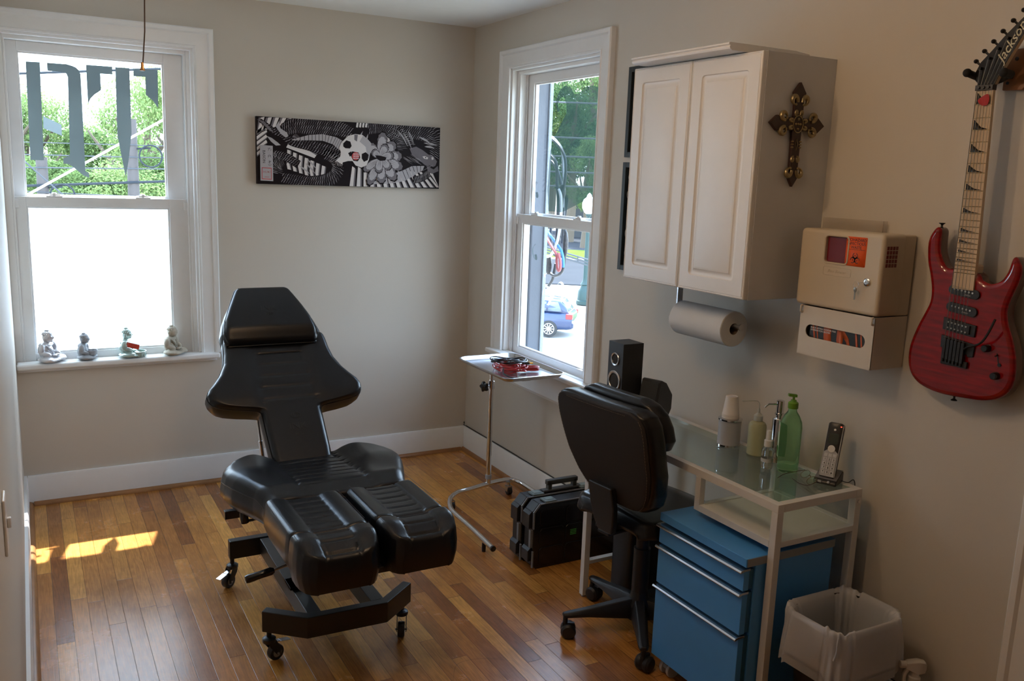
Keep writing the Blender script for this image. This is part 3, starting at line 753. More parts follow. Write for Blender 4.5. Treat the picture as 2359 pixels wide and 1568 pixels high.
# ---- poles and lines
WOODP = P('weathered pole wood', (.07, .06, .055), .9, bump=.5, bscale=20)
WIRE = P('overhead wire', (.03, .035, .04), .9, spec=0.05); WIREP = P('pale overhead line', (.07, .075, .08), .9, spec=.05)
def pole(x, y, z1, r, lab):
    t = thing('utility_pole', lab, 'utility pole', (x, y, G0))
    m = MB(); m.cyl((x, y, G0), (x, y, z1), r * 1.3, r, 12); build('pole', m, WOODP, t)
    m = MB(); m.torus((x + .5, y - .3, z1 - 1.1), (1, 0, 0), (0, 0, 1), .33, .025, 24, 6); m.bar((x, y, z1 - .9), (x + .5, y - .3, z1 - .85), .05, .05)
    build('cable_coil', m, WIRE, t)
pole(.75, 25.3, 3.0, .16, 'tall wooden utility pole in the right half of the left window')
pole(-1.75, 25.3, 1.75, .16, 'lower wooden utility pole in the left half of the left window')
def wire_px(nm, a, b, y, r, mt, lab, sag=0.0):
    k_ = (25.13 + 4.67) / (22 + 4.67); y = 25.13; a = (-2.3 + (a[0] + 2.3) * k_, 1.656 + (a[1] - 1.656) * k_); b = (-2.3 + (b[0] + 2.3) * k_, 1.656 + (b[1] - 1.656) * k_)
    # a, b: end points (x, z) at distance y beyond the wall
    m = MB(); n = 16
    m.tube([(a[0] + (b[0] - a[0]) * i / n, y, a[1] + (b[1] - a[1]) * i / n - sag * 4 * (i / n) * (1 - i / n)) for i in range(n + 1)], r, 6)
    tag(build(nm, m, mt), lab, 'overhead wire', group='overhead wires outside the left window')
LW = 'thin overhead wire crossing the view through the left window'
for a, b, r, mt in (((-8.2, 3.1), (7, 4.95), .035, WIRE), ((-8, .62), (8, 1.62), .04, WIRE), ((-8, .1), (8, 1.05), .035, WIRE),
                    ((-8, 1.7), (8, 1.95), .018, WIREP), ((-8, 1.32), (8, 1.7), .02, WIREP), ((-8, 2.0), (8, 2.3), .014, WIREP), ((-8, 1.0), (8, .55), .016, WIREP)):
    wire_px('overhead_wire', a, b, 22, r, mt, LW)
m = MB(); m.tube([(-2.6, 1.35, 1.25), (-1.2, 1.35, 2.12)], .007, 8)
tag(build('service_conduit', m, P('white conduit', (.8, .82, .82), .4)), 'white service line slanting up to the right outside the left window', 'conduit')
m = MB(); m.tube([(-3.2, 16, 2.6), (-1.2, 16, .6)], .018, 6)
tag(build('guy_wire', m, WIREP), 'pale guy wire slanting down to the right beyond the left window', 'overhead wire')
def wire3(a, b, r, mt):
    m = MB(); m.tube([a, b], r, 6)
    tag(build('overhead_wire', m, mt), 'overhead wire crossing the view through the right window', 'overhead wire', group='overhead wires outside the right window')
for z0, z1 in ((4.42, 4.2), (2.5, 2.4), (1.95, 1.85), (1.4, 1.42), (3.2, 3.0)):
    c = Vector((-2.3, -4.67, 0)) + fd * 32
    wire3(c - rt_ * 9 + Vector((0, 0, z0)), c + rt_ * 9 + Vector((0, 0, z1)), .03, WIREP)
t = thing('cable_tray', 'pale bundled line sagging across the lower right window', 'overhead wire', (17, 16, 0))
m = MB()
c0 = Vector((-2.3, -4.67, 0)) + fd * 22
for dz in (0, .07, .14):
    m.tube([c0 - rt_ * 3 + Vector((0, 0, .25 + dz)), c0 + rt_ * 4 + Vector((0, 0, -1.55 + dz))], .022, 6)
for i in range(24):
    q = i / 23; pz = .25 - 1.8 * q
    a_ = c0 + rt_ * (-3 + 7 * q); m.cyl(a_ + Vector((0, 0, pz - .02)), a_ + Vector((0, 0, pz + .16)), .018, n=6)
build('line', m, WIREP, t)

# ------------------------------------------------------------------ upholstery
def interp(tab, v):
    if v <= tab[0][0]: return tab[0][1]
    for (a, x), (b, y) in zip(tab, tab[1:]):
        if v <= b:
            t = (v - a) / (b - a); return x + (y - x) * t
    return tab[-1][1]
def sstep(a, b, x):
    t = min(1, max(0, (x - a) / (b - a))); return t * t * (3 - 2 * t)
def pad_mesh(P0, U, Vv, tab, top, depth, er=.02, nu=45, nv=60, mid=lambda v: 0.0, xf=None, under=.0, er_end=None):
    """closed cushion: outline half-width table over v, top height function, skirt down to depth"""
    P0 = Vector(P0); U = Vector(U).normalized(); Vv = Vector(Vv).normalized(); N = U.cross(Vv)
    v0, v1 = tab[0][0], tab[-1][0]; m = MB(xf); er_end = er if er_end is None else er_end
    def cs(t): return (1 - math.cos(PI * t)) / 2 * .45 + t * .55
    def fall(d, r): return 0 if d >= r else r * (1 - math.sqrt(max(0, 1 - ((r - d) / r) ** 2)))
    def pos(s, t):
        v = v0 + (v1 - v0) * cs(t); w = interp(tab, v); u = mid(v) + (2 * cs(s) - 1) * w
        d1 = w - abs(u - mid(v)); d2 = min(v - v0, v1 - v)
        h = top(u, v, w) - fall(d1, er) - fall(d2, er_end)
        return u, v, h
    rows = []
    for j in range(nv):
        row = []
        for i in range(nu):
            u, v, h = pos(i / (nu - 1), j / (nv - 1)); row.append((u, v, h))
        rows.append(row)
    vs = []; fs = []
    for row in rows:
        for u, v, h in row: vs.append(P0 + U * u + Vv * v + N * h)
    for j in range(nv - 1):
        for i in range(nu - 1):
            a = j * nu + i; fs.append((a, a + 1, a + 1 + nu, a + nu))
    # border loop
    bl = [(0, i) for i in range(nu)] + [(j, nu - 1) for j in range(1, nv)] + [(nv - 1, i) for i in range(nu - 2, -1, -1)] + [(j, 0) for j in range(nv - 2, 0, -1)]
    prev = [j * nu + i for j, i in bl]
    vc = (v0 + v1) / 2
    for k, (kk, bulge) in enumerate(((.33, .004), (.66, .003), (1, -under))):
        cur = []
        for j, i in bl:
            u, v, h = rows[j][i]; w = interp(tab, v)
            uu = u + bulge * (1 if u > mid(v) else -1) * min(1, abs(u - mid(v)) / .05)
            vv = v + (bulge if v > vc else -bulge) * (1 if j in (0, nv - 1) else 0)
            hh = h + (-depth - h) * kk
            cur.append(len(vs)); vs.append(P0 + U * uu + Vv * vv + N * hh)
        n = len(bl)
        for q in range(n): fs.append((prev[q], cur[q], cur[(q + 1) % n], prev[(q + 1) % n]))
        prev = cur
    fs.append(tuple(prev))
    m._add(vs, fs)
    return m
def groove(x, c, w, d): 
    q = abs(x - c) / w
    return -d * max(0, 1 - q) if q < 1 else 0
def stitch(mb, pts, L=.006, gap=.003, r=.0007):
    # short raised threads along a polyline
    tot = 0
    for a, b in zip(pts, pts[1:]):
        a = Vector(a); b = Vector(b); d = (b - a).length; k = 0.0
        while k < d:
            mb.tube([a + (b - a) * (k / d), a + (b - a) * min(1, (k + L) / d)], r, 4); k += L + gap

CX = -1.405
tc_ = thing('tattoo_chair', 'black padded tattoo chair with split leg rests on a wheeled frame', 'tattoo chair', (CX, -1.65, 0))
c43, s43 = math.cos(math.radians(43.5)), math.sin(math.radians(43.5))
BU, BV = Vector((1, 0, 0)), Vector((0, c43, s43)); BN = BU.cross(BV); BP = Vector((CX - .008, -1.45, .600))
BT = [(-.068, .098), (-.05, .110), (0, .114), (.10, .116), (.185, .118), (.197, .128), (.205, .165), (.212, .215), (.222, .262), (.235, .290), (.255, .306), (.28, .310), (.305, .300), (.335, .275), (.37, .250), (.42, .226), (.47, .216), (.52, .212), (.55, .206), (.560, .196)]
def btop(u, v, w):
    h = .0
    # raised shoulders, a shallow channel down the middle
    h += .006 * sstep(.085, .15, abs(u)) * sstep(.19, .26, v)
    for c in (.235, .29, .345, .40, .455, .51):
        if abs(u) < interp([(.19, .108), (.55, .086)], v): h += groove(v, c, .005, .0035)
    if v > .21: h += groove(abs(u), interp([(.19, .108), (.55, .086)], v), .005, .004)
    return h
o = build('back_cushion', pad_mesh(BP, BU, BV, BT, btop, .092, er=.026, nu=61, nv=150, under=.01), LEATHER, tc_, angle=60)
m = MB()
def bp(u, v, h): return BP + BU * u + BV * v + BN * h
for sgn in (-1, 1):
    m.tube([bp(sgn * (interp(BT, v) + .001), v, -.024) for v in [-.062 + i * .01 for i in range(62)]], .0022, 6)
m.tube([bp(-.10 + .2 * i / 10, -.070, -.024) for i in range(11)], .0022, 6)
build('piping', m, LEATHER, o)
# embossed emblem on the lower back and on the headrest
EMB = P('embossed leatherette', (.010, .010, .011), .5)
m = text_mesh('INK', .042, bp(.005, .100, .0008), BU, BV, .0010, bold=-.0004); m2 = text_mesh('BED', .018, bp(.005, .066, .0008), BU, BV, .0008)
m._add(m2.v, m2.f)
m.torus(bp(.005, .150, .0008), BU, BV, .018, .0012, 20, 5, .012); m.torus(bp(.005, .150, .0008), BU, BV, .009, .0012, 20, 5, .012)
build('embossed_emblem', m, EMB, o)
# headrest: base cushion and the thicker pillow strapped over it
HT = [(.530, .203), (.57, .208), (.63, .192), (.69, .167), (.75, .134), (.780, .120)]
build('headrest', pad_mesh(BP + BN * -.012 + BU * -.006, BU, BV, HT, lambda u, v, w: .004 * math.cos(u * 6), .06, er=.022, nu=35, nv=40), LEATHER, tc_, angle=60)
HT2 = [(.492, .180), (.512, .188), (.54, .187), (.60, .176), (.66, .153), (.72, .128), (.752, .114), (.768, .100)]
def htop(u, v, w): return .010 * math.cos(u * 5) * math.sin(PI * (v - .48) / .30) - .022 * sstep(.56, .49, v)
hp = build('head_pillow', pad_mesh(BP + BN * .052 + BU * -.022, BU, BV, HT2, htop, .040, er=.020, nu=41, nv=50, under=.012), LEATHER, tc_, angle=60)
m = text_mesh('INK', .040, BP + BN * .0625 + BU * -.02 + BV * .64, BU, BV, .0010, bold=-.0004); m2 = text_mesh('BED', .016, BP + BN * .0625 + BU * -.02 + BV * .61, BU, BV, .0010); m._add(m2.v, m2.f)
build('embossed_emblem', m, EMB, hp)
m = MB()
for sgn in (-1, 1):
    m.tube([BP + BN * .036 + BU * (-.022 + sgn * (interp(HT2, v) + .001)) + BV * v for v in [.495 + i * .0095 for i in range(29)]], .002, 6)
m.tube([BP + BN * .036 + BU * (-.022 + w) + BV * .7685 for w in (-.098, 0, .098)], .002, 6)
build('piping', m, LEATHER, hp)

# seat
SU, SV = Vector((1, 0, 0)), Vector((0, 1, 0)); SP = Vector((CX, -1.900, .595))
ST = [(0, .250), (.04, .256), (.10, .272), (.16, .296), (.22, .318), (.28, .332), (.33, .335), (.37, .325), (.41, .298), (.44, .26), (.46, .225), (.475, .19)]
def stop_(u, v, w):
    a = abs(u)
    h = .024 * sstep(.11, .22, a) * sstep(.10, .30, v) - .026 * sstep(.05, .42, v) - .012 * sstep(.24, .345, a) * sstep(.05, .3, v)
    h -= .020 * sstep(.10, 0, v)
    h += .006 * sstep(.12, .16, a)
    if v > .05:
        h += groove(a, interp([(0, .125), (.45, .105)], v), .006, .006)
        if a < .12:
            for c in (.08, .13, .18, .23, .28, .33, .38, .43): h += groove(v, c, .006, .004)
    return h
o = build('seat_cushion', pad_mesh(SP, SU, SV, ST, stop_, .122, er=.040, er_end=.016, nu=71, nv=110, under=.016), LEATHER, tc_, angle=60)
m = MB()
for sgn in (-1, 1):
    pts = [SP + Vector((sgn * (interp(ST, v) - .001), v, stop_(interp(ST, v), v, 0) - .042)) for v in [i * .012 for i in range(1, 37)]]
    m.tube(pts, .0022, 6)
m.tube([SP + Vector((x, -.001, stop_(abs(x), 0, 0) - .020)) for x in [-.25 + .05 * i for i in range(11)]], .0022, 6)
build('piping', m, LEATHER, o)

# two leg rests, each an upper cushion and a shorter foot cushion
def leg_rest(xc, w, yb, ym, yf, zz):
    P_ = Vector((xc, yf, zz)); L1 = ym - yf; L2 = yb - ym
    def topf(u, v, hw):
        a = abs(u); h = .011 * sstep(.030, .090, a) - .004 * sstep(.10, .125, a)
        h += groove(a, .052, .005, .006)
        if a < .05:
            for c in (.03, .075, .12, .165, .21, .255, .30): h += groove(v, c, .006, .005)
        return h
    T1 = [(0, w - .004), (.03, w), (L2 - .03, w), (L2, w - .004)]
    a = build('leg_cushion', pad_mesh((xc, ym, zz), SU, SV, T1, lambda u, v, hw: topf(u, v, hw) - .004, .120, er=.016, nu=45, nv=60, under=.01), LEATHER, tc_, angle=60)
    def topb(u, v, hw): return topf(u, v + .005, hw) - .030 * sstep(.09, 0, v) + .002
    T2 = [(0, w - .045), (.012, w - .026), (.03, w - .012), (.06, w - .003), (.09, w), (L1 - .012, w), (L1 - .006, w - .003)]
    b = build('foot_cushion', pad_mesh((xc, yf, zz), SU, SV, T2, topb, .135, er=.016, nu=45, nv=46, under=.006), LEATHER, tc_, angle=60)
    st = MB()
    for sgn in (-1, 1):
        stitch(st, [(xc + sgn * (w - .012), ym + .015 + i * .03, zz + .0135) for i in range(int((L2 - .02) / .03) + 1)])
        stitch(st, [(xc + sgn * (w - .005), ym + .015 + i * .03, zz - .001) for i in range(int((L2 - .02) / .03) + 1)])
    build('stitching', st, STITCH, a)
    st = MB()
    for sgn in (-1, 1):
        stitch(st, [(xc + sgn * (w - .010), yf + .07 + i * .02, zz + .010) for i in range(4)])
    build('stitching', st, STITCH, b)
leg_rest(CX - .140, .126, -1.915, -2.228, -2.372, .588)
leg_rest(CX + .132, .122, -1.915, -2.205, -2.345, .588)

# undercarriage
m = MB()
m.box(CX - .20, CX + .20, -1.86, -1.50, .455, .48); m.box(CX - .04, CX + .04, -2.28, -1.85, .44, .46)
m.box(CX - .22, CX - .06, -2.28, -1.9, .455, .466); m.box(CX + .06, CX + .22, -2.28, -1.9, .455, .466)
build('under_frame', m, BLACKM, tc_, bevel=.003)
m = MB()
m.bar((CX - .05, -1.47, .50), (CX - .05, -1.00, .93), .04, .03); m.bar((CX + .05, -1.47, .50), (CX + .05, -1.00, .93), .04, .03)
build('back_support', m, BLACKM, tc_, bevel=.003)
m = MB(); m.cyl((CX - .098, -1.20, .47), (CX - .122, -1.20, .69), .006); m.cyl((CX - .096, -1.20, .45), (CX - .110, -1.20, .57), .009); m.bar((CX - .10, -1.20, .455), (CX - .10, -1.52, .462), .02, .02)
build('gas_strut', m, CHROME, tc_)
m = MB()
m.bar((CX - .07, -1.80, .22), (CX - .07, -1.50, .455), .04, .03); m.bar((CX + .07, -1.80, .22), (CX + .07, -1.50, .455), .04, .03)
m.bar((CX, -1.42, .22), (CX, -1.75, .455), .06, .03)
m.cyl((CX - .09, -1.65, .335), (CX + .09, -1.65, .335), .012)
build('lift_arms', m, BLACKM, tc_, bevel=.002)
m = MB(); m.cyl((CX - .02, -1.55, .205), (CX - .02, -1.72, .44), .022); build('hydraulic_ram', m, BLACKM, tc_)
# base frame
def beam_path(mb, pts, w, z0, z1):
    pts = [Vector((x, y, 0)) for x, y in pts]; L = []; Rr = []
    for i, p in enumerate(pts):
        t = Vector((0, 0, 0))
        if i: t += (p - pts[i - 1]).normalized()
        if i < len(pts) - 1: t += (pts[i + 1] - p).normalized()
        t.normalize(); n = Vector((-t.y, t.x, 0)); k = w / 2
        if 0 < i < len(pts) - 1: k /= max(.3, t.dot((p - pts[i - 1]).normalized()))
        L.append(p + n * k); Rr.append(p - n * k)
    mb.loft([[q0 + Vector((0, 0, z0)), q1 + Vector((0, 0, z0)), q1 + Vector((0, 0, z1)), q0 + Vector((0, 0, z1))] for q0, q1 in zip(L, Rr)])
m = MB(); beam_path(m, [(-1.672, -1.900), (-1.552, -2.005), (-1.286, -2.013), (-1.160, -1.912)], .034, .125, .200); build('front_beam', m, BLACKM, tc_, bevel=.003)
m = MB(); beam_path(m, [(-1.665, -1.285), (-1.150, -1.285)], .036, .125, .200); build('rear_beam', m, BLACKM, tc_, bevel=.003)
for x0, x1 in ((-1.548, -1.500), (-1.325, -1.277)):
    m = MB(); m.box(x0, x1, -1.988, -1.304, .130, .195); build('side_rail', m, BLACKM, tc_, bevel=.003)
m = MB(); m.box(-1.556, -1.27, -1.80, -1.72, .196, .206); m.box(-1.556, -1.47, -1.80, -1.45, .196, .206); m.box(-1.355, -1.27, -1.80, -1.45, .196, .206)
build('pump_plate', m, BLACKM, tc_, bevel=.001)
# castors
def castor(x, y, ang, brake, stem_top=.128, lift=.0):
    X = Matrix.Translation((x, y, 0)) @ Matrix.Rotation(ang, 4, 'Z')
    m = MB(X); m.cyl((0, 0, .078), (0, 0, stem_top), .0085, n=16); m.lathe([(.021, .074), (.023, .079), (.023, .088), (.014, .094), (.0, .094)], n=24)
    for s in (-1, 1):
        m.prism([(-.012, .080), (.018, .080), (.036, .040), (.034, .022), (.022, .022), (-.006, .060)], (0, s * .0165, 0), (1, 0, 0), (0, 0, 1), (0, 1, 0), .0022)
    f = build('castor', m, BLACKM, tc_)
    m = MB(X); m.lathe([(.016, -.012), (.026, -.012), (.028, -.008), (.028, .008), (.026, .012), (.016, .012)], (.024, 0, .0285), (0, 1, 0), 32)
    build('castor_wheel', m, BLACKP, f)
    m = MB(X); m.cyl((.024, -.0125, .0285), (.024, .0125, .0285), .0155, n=24); m.cyl((.024, -.021, .0285), (.024, .021, .0285), .004, n=12)
    build('castor_hub', m, P('grey hub', (.30, .31, .33), .4), f)
    if brake:
        m = MB(X); m.obox((.060, 0, .060), Vector((1, 0, -.22)), (0, 1, 0), Vector((.22, 0, 1)), .020, .012, .0012)
        m.obox((.030, 0, .067), Vector((1, 0, -.22)), (0, 1, 0), Vector((.22, 0, 1)), .010, .010, .0012)
        build('brake_lever', m, STEEL, f, bevel=.001)
castor(-1.650, -1.268, math.radians(215), True)
castor(-1.655, -1.895, math.radians(20), True)
castor(-1.178, -1.908, math.radians(245), False)
castor(-1.165, -1.285, math.radians(60), False)
# hand levers
m = MB(); m.tube([(CX - .10, -1.98, .395), (CX - .20, -1.985, .385), (CX - .252, -1.985, .375)], .005, 8); lv = build('lever', m, STEEL, tc_)
m = MB(); m.lathe([(.0, 0), (.012, .002), (.014, .012), (.0125, .05), (.0135, .085), (.008, .095), (0, .095)], (CX - .345, -1.985, .358), Vector((.1, 0, .017)), 20); build('lever_grip', m, BLACKG, lv)
m = MB(); m.tube([(CX - .19, -1.68, .435), (CX - .27, -1.68, .432), (CX - .275, -1.68, .45)], .006, 8); lv = build('lever', m, CHROME, tc_)
m = MB(); m.lathe([(.0, 0), (.014, .002), (.015, .03), (.011, .055), (0, .056)], (CX - .277, -1.68, .425), Vector((-.12, 0, 1)), 20); build('lever_grip', m, BLACKG, lv)
m = MB(); m.box(CX - .33, CX - .20, -1.60, -1.575, .415, .445); build('lever_bar', m, BLACKM, tc_, bevel=.002)

# ------------------------------------------------------------------ instrument tray on its stand
t = thing('mayo_stand', 'chrome instrument stand with a steel tray in the corner by the right window', 'tray stand', (-.25, -.80, 0))
m = MB(); m.cyl((-.25, -.80, .075), (-.25, -.80, .36), .0135); m.cyl((-.25, -.80, .11), (-.25, -.80, .595), .0125); build('outer_pole', m, CHROME, t)
m = MB(); m.cyl((-.25, -.80, .56), (-.25, -.80, .700), .0098)
for z in (.632, .66, .685): m.cyl((-.262, -.806, z), (-.240, -.794, z), .003, n=8)
build('inner_pole', m, CHROME, t)
m = MB(); m.lathe([(.0135, .585), (.0175, .585), (.0175, .625), (.0135, .628)], (-.25, -.80, 0)); m.cyl((-.27, -.81, .605), (-.30, -.822, .605), .005)
cl = build('clamp_collar', m, CHROME, t)
m = MB()
pts = [(0.024 + .004 * math.cos(5 * a)) for a in [2 * PI * i / 40 for i in range(40)]]
A = Vector((-.03, -.012, 0)).normalized(); Bq = Vector((0, 0, 1)); Cq = A.cross(Bq)
m.loft([[Vector((-.294, -.8195, .605)) + A * k + (Bq * math.sin(2 * PI * i / 40) + Cq * math.cos(2 * PI * i / 40)) * pts[i] * s for i in range(40)] for k, s in ((0, .7), (.003, 1), (.014, 1), (.018, .7))])
build('knob', m, BLACKG, cl)
m = MB(); m.lathe([(.0145, .100), (.0165, .102), (.0165, .122), (.0145, .124)], (-.25, -.80, 0)); build('collar', m, P('grey collar', (.35, .36, .38), .4), t)
m = MB()
base = smooth_path([(-.585, -1.49, .053), (-.570, -1.24, .053), (-.565, -1.07, .053), (-.555, -.99, .055), (-.515, -.90, .062), (-.45, -.845, .068), (-.37, -.83, .070), (-.25, -.80, .072), (-.16, -.785, .072), (-.105, -.79, .070), (-.072, -.83, .062), (-.060, -.91, .055), (-.058, -1.10, .053), (-.060, -1.45, .053)], 5)
m.tube(base, .0125, 12); build('base_tube', m, CHROME, t)
m = MB()
for x, y in ((-.585, -1.49), (-.060, -1.45)):
    m.cyl((x, y - .002, .053), (x, y - .010, .053), .0132)
build('end_cap', m, BLACKP, t)
for x, y in ((-.50, -.875), (-.13, -.80), (-.58, -1.40), (-.059, -1.37)):
    if y < -1.2:
        m = MB(); m.cyl((x, y, .0), (x, y, .042), .009); build('foot', m, BLACKP, t)
    else:
        m = MB(); m.cyl((x, y, .045), (x, y, .066), .012); m.box(x - .014, x + .014, y - .018, y + .010, .040, .048)
        m.box(x - .0155, x - .0125, y - .022, y + .006, .018, .046); m.box(x + .0125, x + .0155, y - .022, y + .006, .018, .046); ca = build('castor', m, STEEL, t)
        m = MB(); m.cyl((x - .011, y - .010, .021), (x + .011, y - .010, .021), .021); build('castor_wheel', m, BLACKP, ca)
# support arm and tray
m = MB(); m.tube(smooth_path([(-.25, -.80, .700), (-.25, -.815, .712), (-.25, -.86, .716), (-.25, -1.13, .716)], 4), .009, 10)
m.box(-.272, -.228, -1.155, -1.09, .704, .7225); m.tube([(-.36, -.90, .722), (-.36, -1.13, .722), (-.14, -1.13, .722), (-.14, -.90, .722), (-.36, -.90, .722)], .004, 8)
build('tray_support', m, STEEL, t)
def rrect(cx, cy, hx, hy, r, n=6):
    out = []
    for (sx, sy, a0) in ((1, 1, 0), (-1, 1, 90), (-1, -1, 180), (1, -1, 270)):
        for k in range(n + 1):
            a = math.radians(a0 + 90 * k / n); out.append((cx + sx * (hx - r) + r * math.cos(a), cy + sy * (hy - r) + r * math.sin(a)))
    return out
m = MB(); cx, cy, hx, hy = -.247, -.985, .165, .262
rings = []
for ins, z in ((.030, .7275), (.014, .7285), (.008, .733), (.004, .746), (.000, .7485), (-.004, .747), (-.004, .744), (.001, .743), (.006, .7405), (.010, .731), (.016, .7265), (.030, .7262)):
    rings.append([(x, y, z) for x, y in rrect(cx, cy, hx - ins, hy - ins, .042 - ins * .5)])
m.loft(rings); build('tray', m, STEEL, t, angle=50)
# cords lying in the tray
RC = P('red silicone cord', (.42, .012, .015), .25, coat=.5); BC = P('black cord jacket', (.012, .012, .014), .3)
def coil(c, rx, ry, z0, turns, r, seed, ang=0.0):
    rnd = random.Random(seed); pts = []
    n = turns * 14
    for i in range(n):
        a = 2 * PI * i / 14; k = 1 + .10 * math.sin(a * .37 + seed) + rnd.uniform(-.03, .03)
        x = rx * k * math.cos(a); y = ry * k * math.sin(a)
        ca, sa = math.cos(ang), math.sin(ang)
        pts.append((c[0] + x * ca - y * sa, c[1] + x * sa + y * ca, z0 + r + (i / n) * turns * r * 1.9 + .004 * math.sin(a * 2.2 + seed)))
    return smooth_path(pts, 3)
m = MB(); m.tube(coil((-.285, -1.02), .052, .085, .730, 5, .0032, 2), .0032, 8); m.tube(coil((-.262, -1.045), .040, .07, .732, 5, .0032, 5, .5), .0032, 8)
for k in range(5):
    m.tube(smooth_path([(-.235, -1.055 - k * .004, .736 + k * .004), (-.17, -1.085 - k * .003, .735 + k * .0045), (-.145, -1.09, .738 + k * .004), (-.175, -1.075, .741 + k * .004), (-.235, -1.045, .742 + k * .003)], 5), .0032, 8)
tag(build('red_cord', m, RC), 'coiled glossy red cord lying in the steel tray', 'cord')
m = MB(); m.tube(coil((-.29, -1.01), .045, .068, .768, 3, .0030, 9, .8), .0030, 8); m.tube(coil((-.25, -1.06), .05, .036, .772, 3, .0030, 4, .2), .0030, 8)
m.tube(smooth_path([(-.33, -1.07, .752), (-.36, -1.13, .742), (-.345, -1.18, .734), (-.31, -1.195, .734)], 6), .003, 8)
m.tube(smooth_path([(-.24, -.93, .765), (-.28, -.92, .762), (-.32, -.93, .760), (-.30, -.95, .763), (-.25, -.945, .766)], 6), .006, 8)
bc_ = build('black_cord', m, BC); tag(bc_, 'tangled black audio cords piled on the red cord in the tray', 'cord')
for x, y in ((-.205, -1.075), (-.20, -1.095)):
    m = MB(); m.cyl((x - .02, y + .012, .772), (x, y, .775), .006); build('plug_body', m, BLACKP, bc_)
    m = MB(); m.cyl((x, y, .775), (x + .014, y - .009, .777), .0045); build('plug_tip', m, P('gold plated tip', (.75, .52, .18), .2, 1), bc_)
m = MB(); m.cyl((-.315, -1.185, .736), (-.285, -1.215, .736), .006); build('plug_body', m, STEEL, bc_)

# ------------------------------------------------------------------ white glass-topped desk with a side shelf
DX0, DX1, DY0, DY1, DZ = -.418, -.058, -2.934, -1.934, .74
t = thing('desk', 'white metal desk with clear glass top and side shelf by the right wall', 'desk', (-.238, -2.434, 0))
q = .025
for x in (DX0, DX1 - q):
    for y in (DY0, DY1 - q):
        m = MB(); m.box(x, x + q, y, y + q, .008, DZ - q); lg = build('leg', m, WHITEM, t, bevel=.0012)
        m = MB(); m.cyl((x + q / 2, y + q / 2, 0), (x + q / 2, y + q / 2, .009), .009); build('glide', m, P('grey glide', (.4, .4, .4), .5), lg)
m = MB(); m.box(DX0, DX0 + q, DY0, DY1, DZ - q, DZ); m.box(DX1 - q, DX1, DY0, DY1, DZ - q, DZ)
m.box(DX0 + q, DX1 - q, DY0, DY0 + q, DZ - q, DZ); m.box(DX0 + q, DX1 - q, DY1 - q, DY1, DZ - q, DZ)
build('top_frame', m, WHITEM, t, bevel=.0012)
gm = mat_glass('tempered desk glass', (.88, .95, .92))
m = MB(); m.box(DX0 + q + .001, DX1 - q - .001, DY0 + q + .001, DY1 - q - .001, DZ - .006, DZ - .001)
m.v = m.v; build('glass_top', m, gm, t)
m = MB(); m.box(DX0 + q, DX1 - q, DY1 - q, DY1, .14, .155); m.box(DX0 + .004, DX0 + .020, DY1 - .9, DY1 - .9, .14, .155) if False else None
build('end_stretcher', m, WHITEM, t, bevel=.001)
m = MB(); m.box(DX0, DX0 + .022, -2.596, -2.572, .600, DZ - q); build('shelf_post', m, WHITEM, t, bevel=.001)
m = MB(); m.box(DX1 - .022, DX1, -2.596, -2.572, .600, DZ - q); build('shelf_post', m, WHITEM, t, bevel=.001)
m = MB(); m.box(DX0, DX0 + .022, DY0 + q, -2.596, .600, .622); m.box(DX1 - .022, DX1, DY0 + q, -2.596, .600, .622)
m.box(DX0 + q, DX1 - q, DY0, DY0 + .020, .604, .622); m.box(DX0 + .022, DX1 - .022, -2.596, -2.576, .604, .622)
build('shelf_rail', m, WHITEM, t, bevel=.001)
m = MB(); m.box(DX0 + .022, DX1 - .022, DY0 + .020, -2.596, .606, .6185); build('shelf_board', m, P('white shelf board', (.64, .635, .60), .4), t)
m = MB(); m.cyl((DX1 - .012, DY0 - .0025, .700), (DX1 - .012, DY0 + .001, .700), .006, n=16); build('bolt', m, STEEL, t)

# ------------------------------------------------------------------ blue drawer unit on castors
t = thing('drawer_unit', 'blue three-drawer pedestal on castors standing under the glass desk', 'drawer unit', (-.32, -2.70, 0))
bx0, bx1, by0, by1 = -.455, -.125, -2.902, -2.505
m = MB(); m.box(bx0, bx1, by0, by1, .055, .548); build('body', m, BLUE, t, bevel=.002)
m = MB(); m.box(bx0 - .042, bx1 + .002, by0 - .004, by1 + .004, .548, .575); build('top_panel', m, BLUE, t, bevel=.0015)
m = MB(); m.box(bx0 - .038, bx1, by0 - .0052, by0 - .004, .549, .574); build('top_edge', m, P('grey edge band', (.27, .29, .31), .6), t)
for z0, z1 in ((.472, .540), (.330, .466), (.066, .324)):
    m = MB(); m.box(bx0 - .044, bx0 - .022, by0 + .000, by1 - .000, z0, z1 - .006); dr = build('drawer', m, BLUE, t, bevel=.0015)
    m = MB(); m.box(bx0 - .020, bx0 + .002, by0 + .006, by1 - .006, z0, z1 - .006); build('drawer_box', m, P('blue drawer side', (.022, .13, .27), .4), dr)
    m = MB(); prof = [(-.044, z1 - .006), (-.058, z1 - .010), (-.060, z1 - .006), (-.056, z1 - .001), (-.044, z1 + .001), (-.020, z1 + .001), (-.020, z1 - .006)]
    m.prism([(x, z) for x, z in prof], (bx0, by0 - .001, 0), (1, 0, 0), (0, 0, 1), (0, 1, 0), by1 - by0 + .002); build('handle', m, STEEL, dr, bevel=.0008)
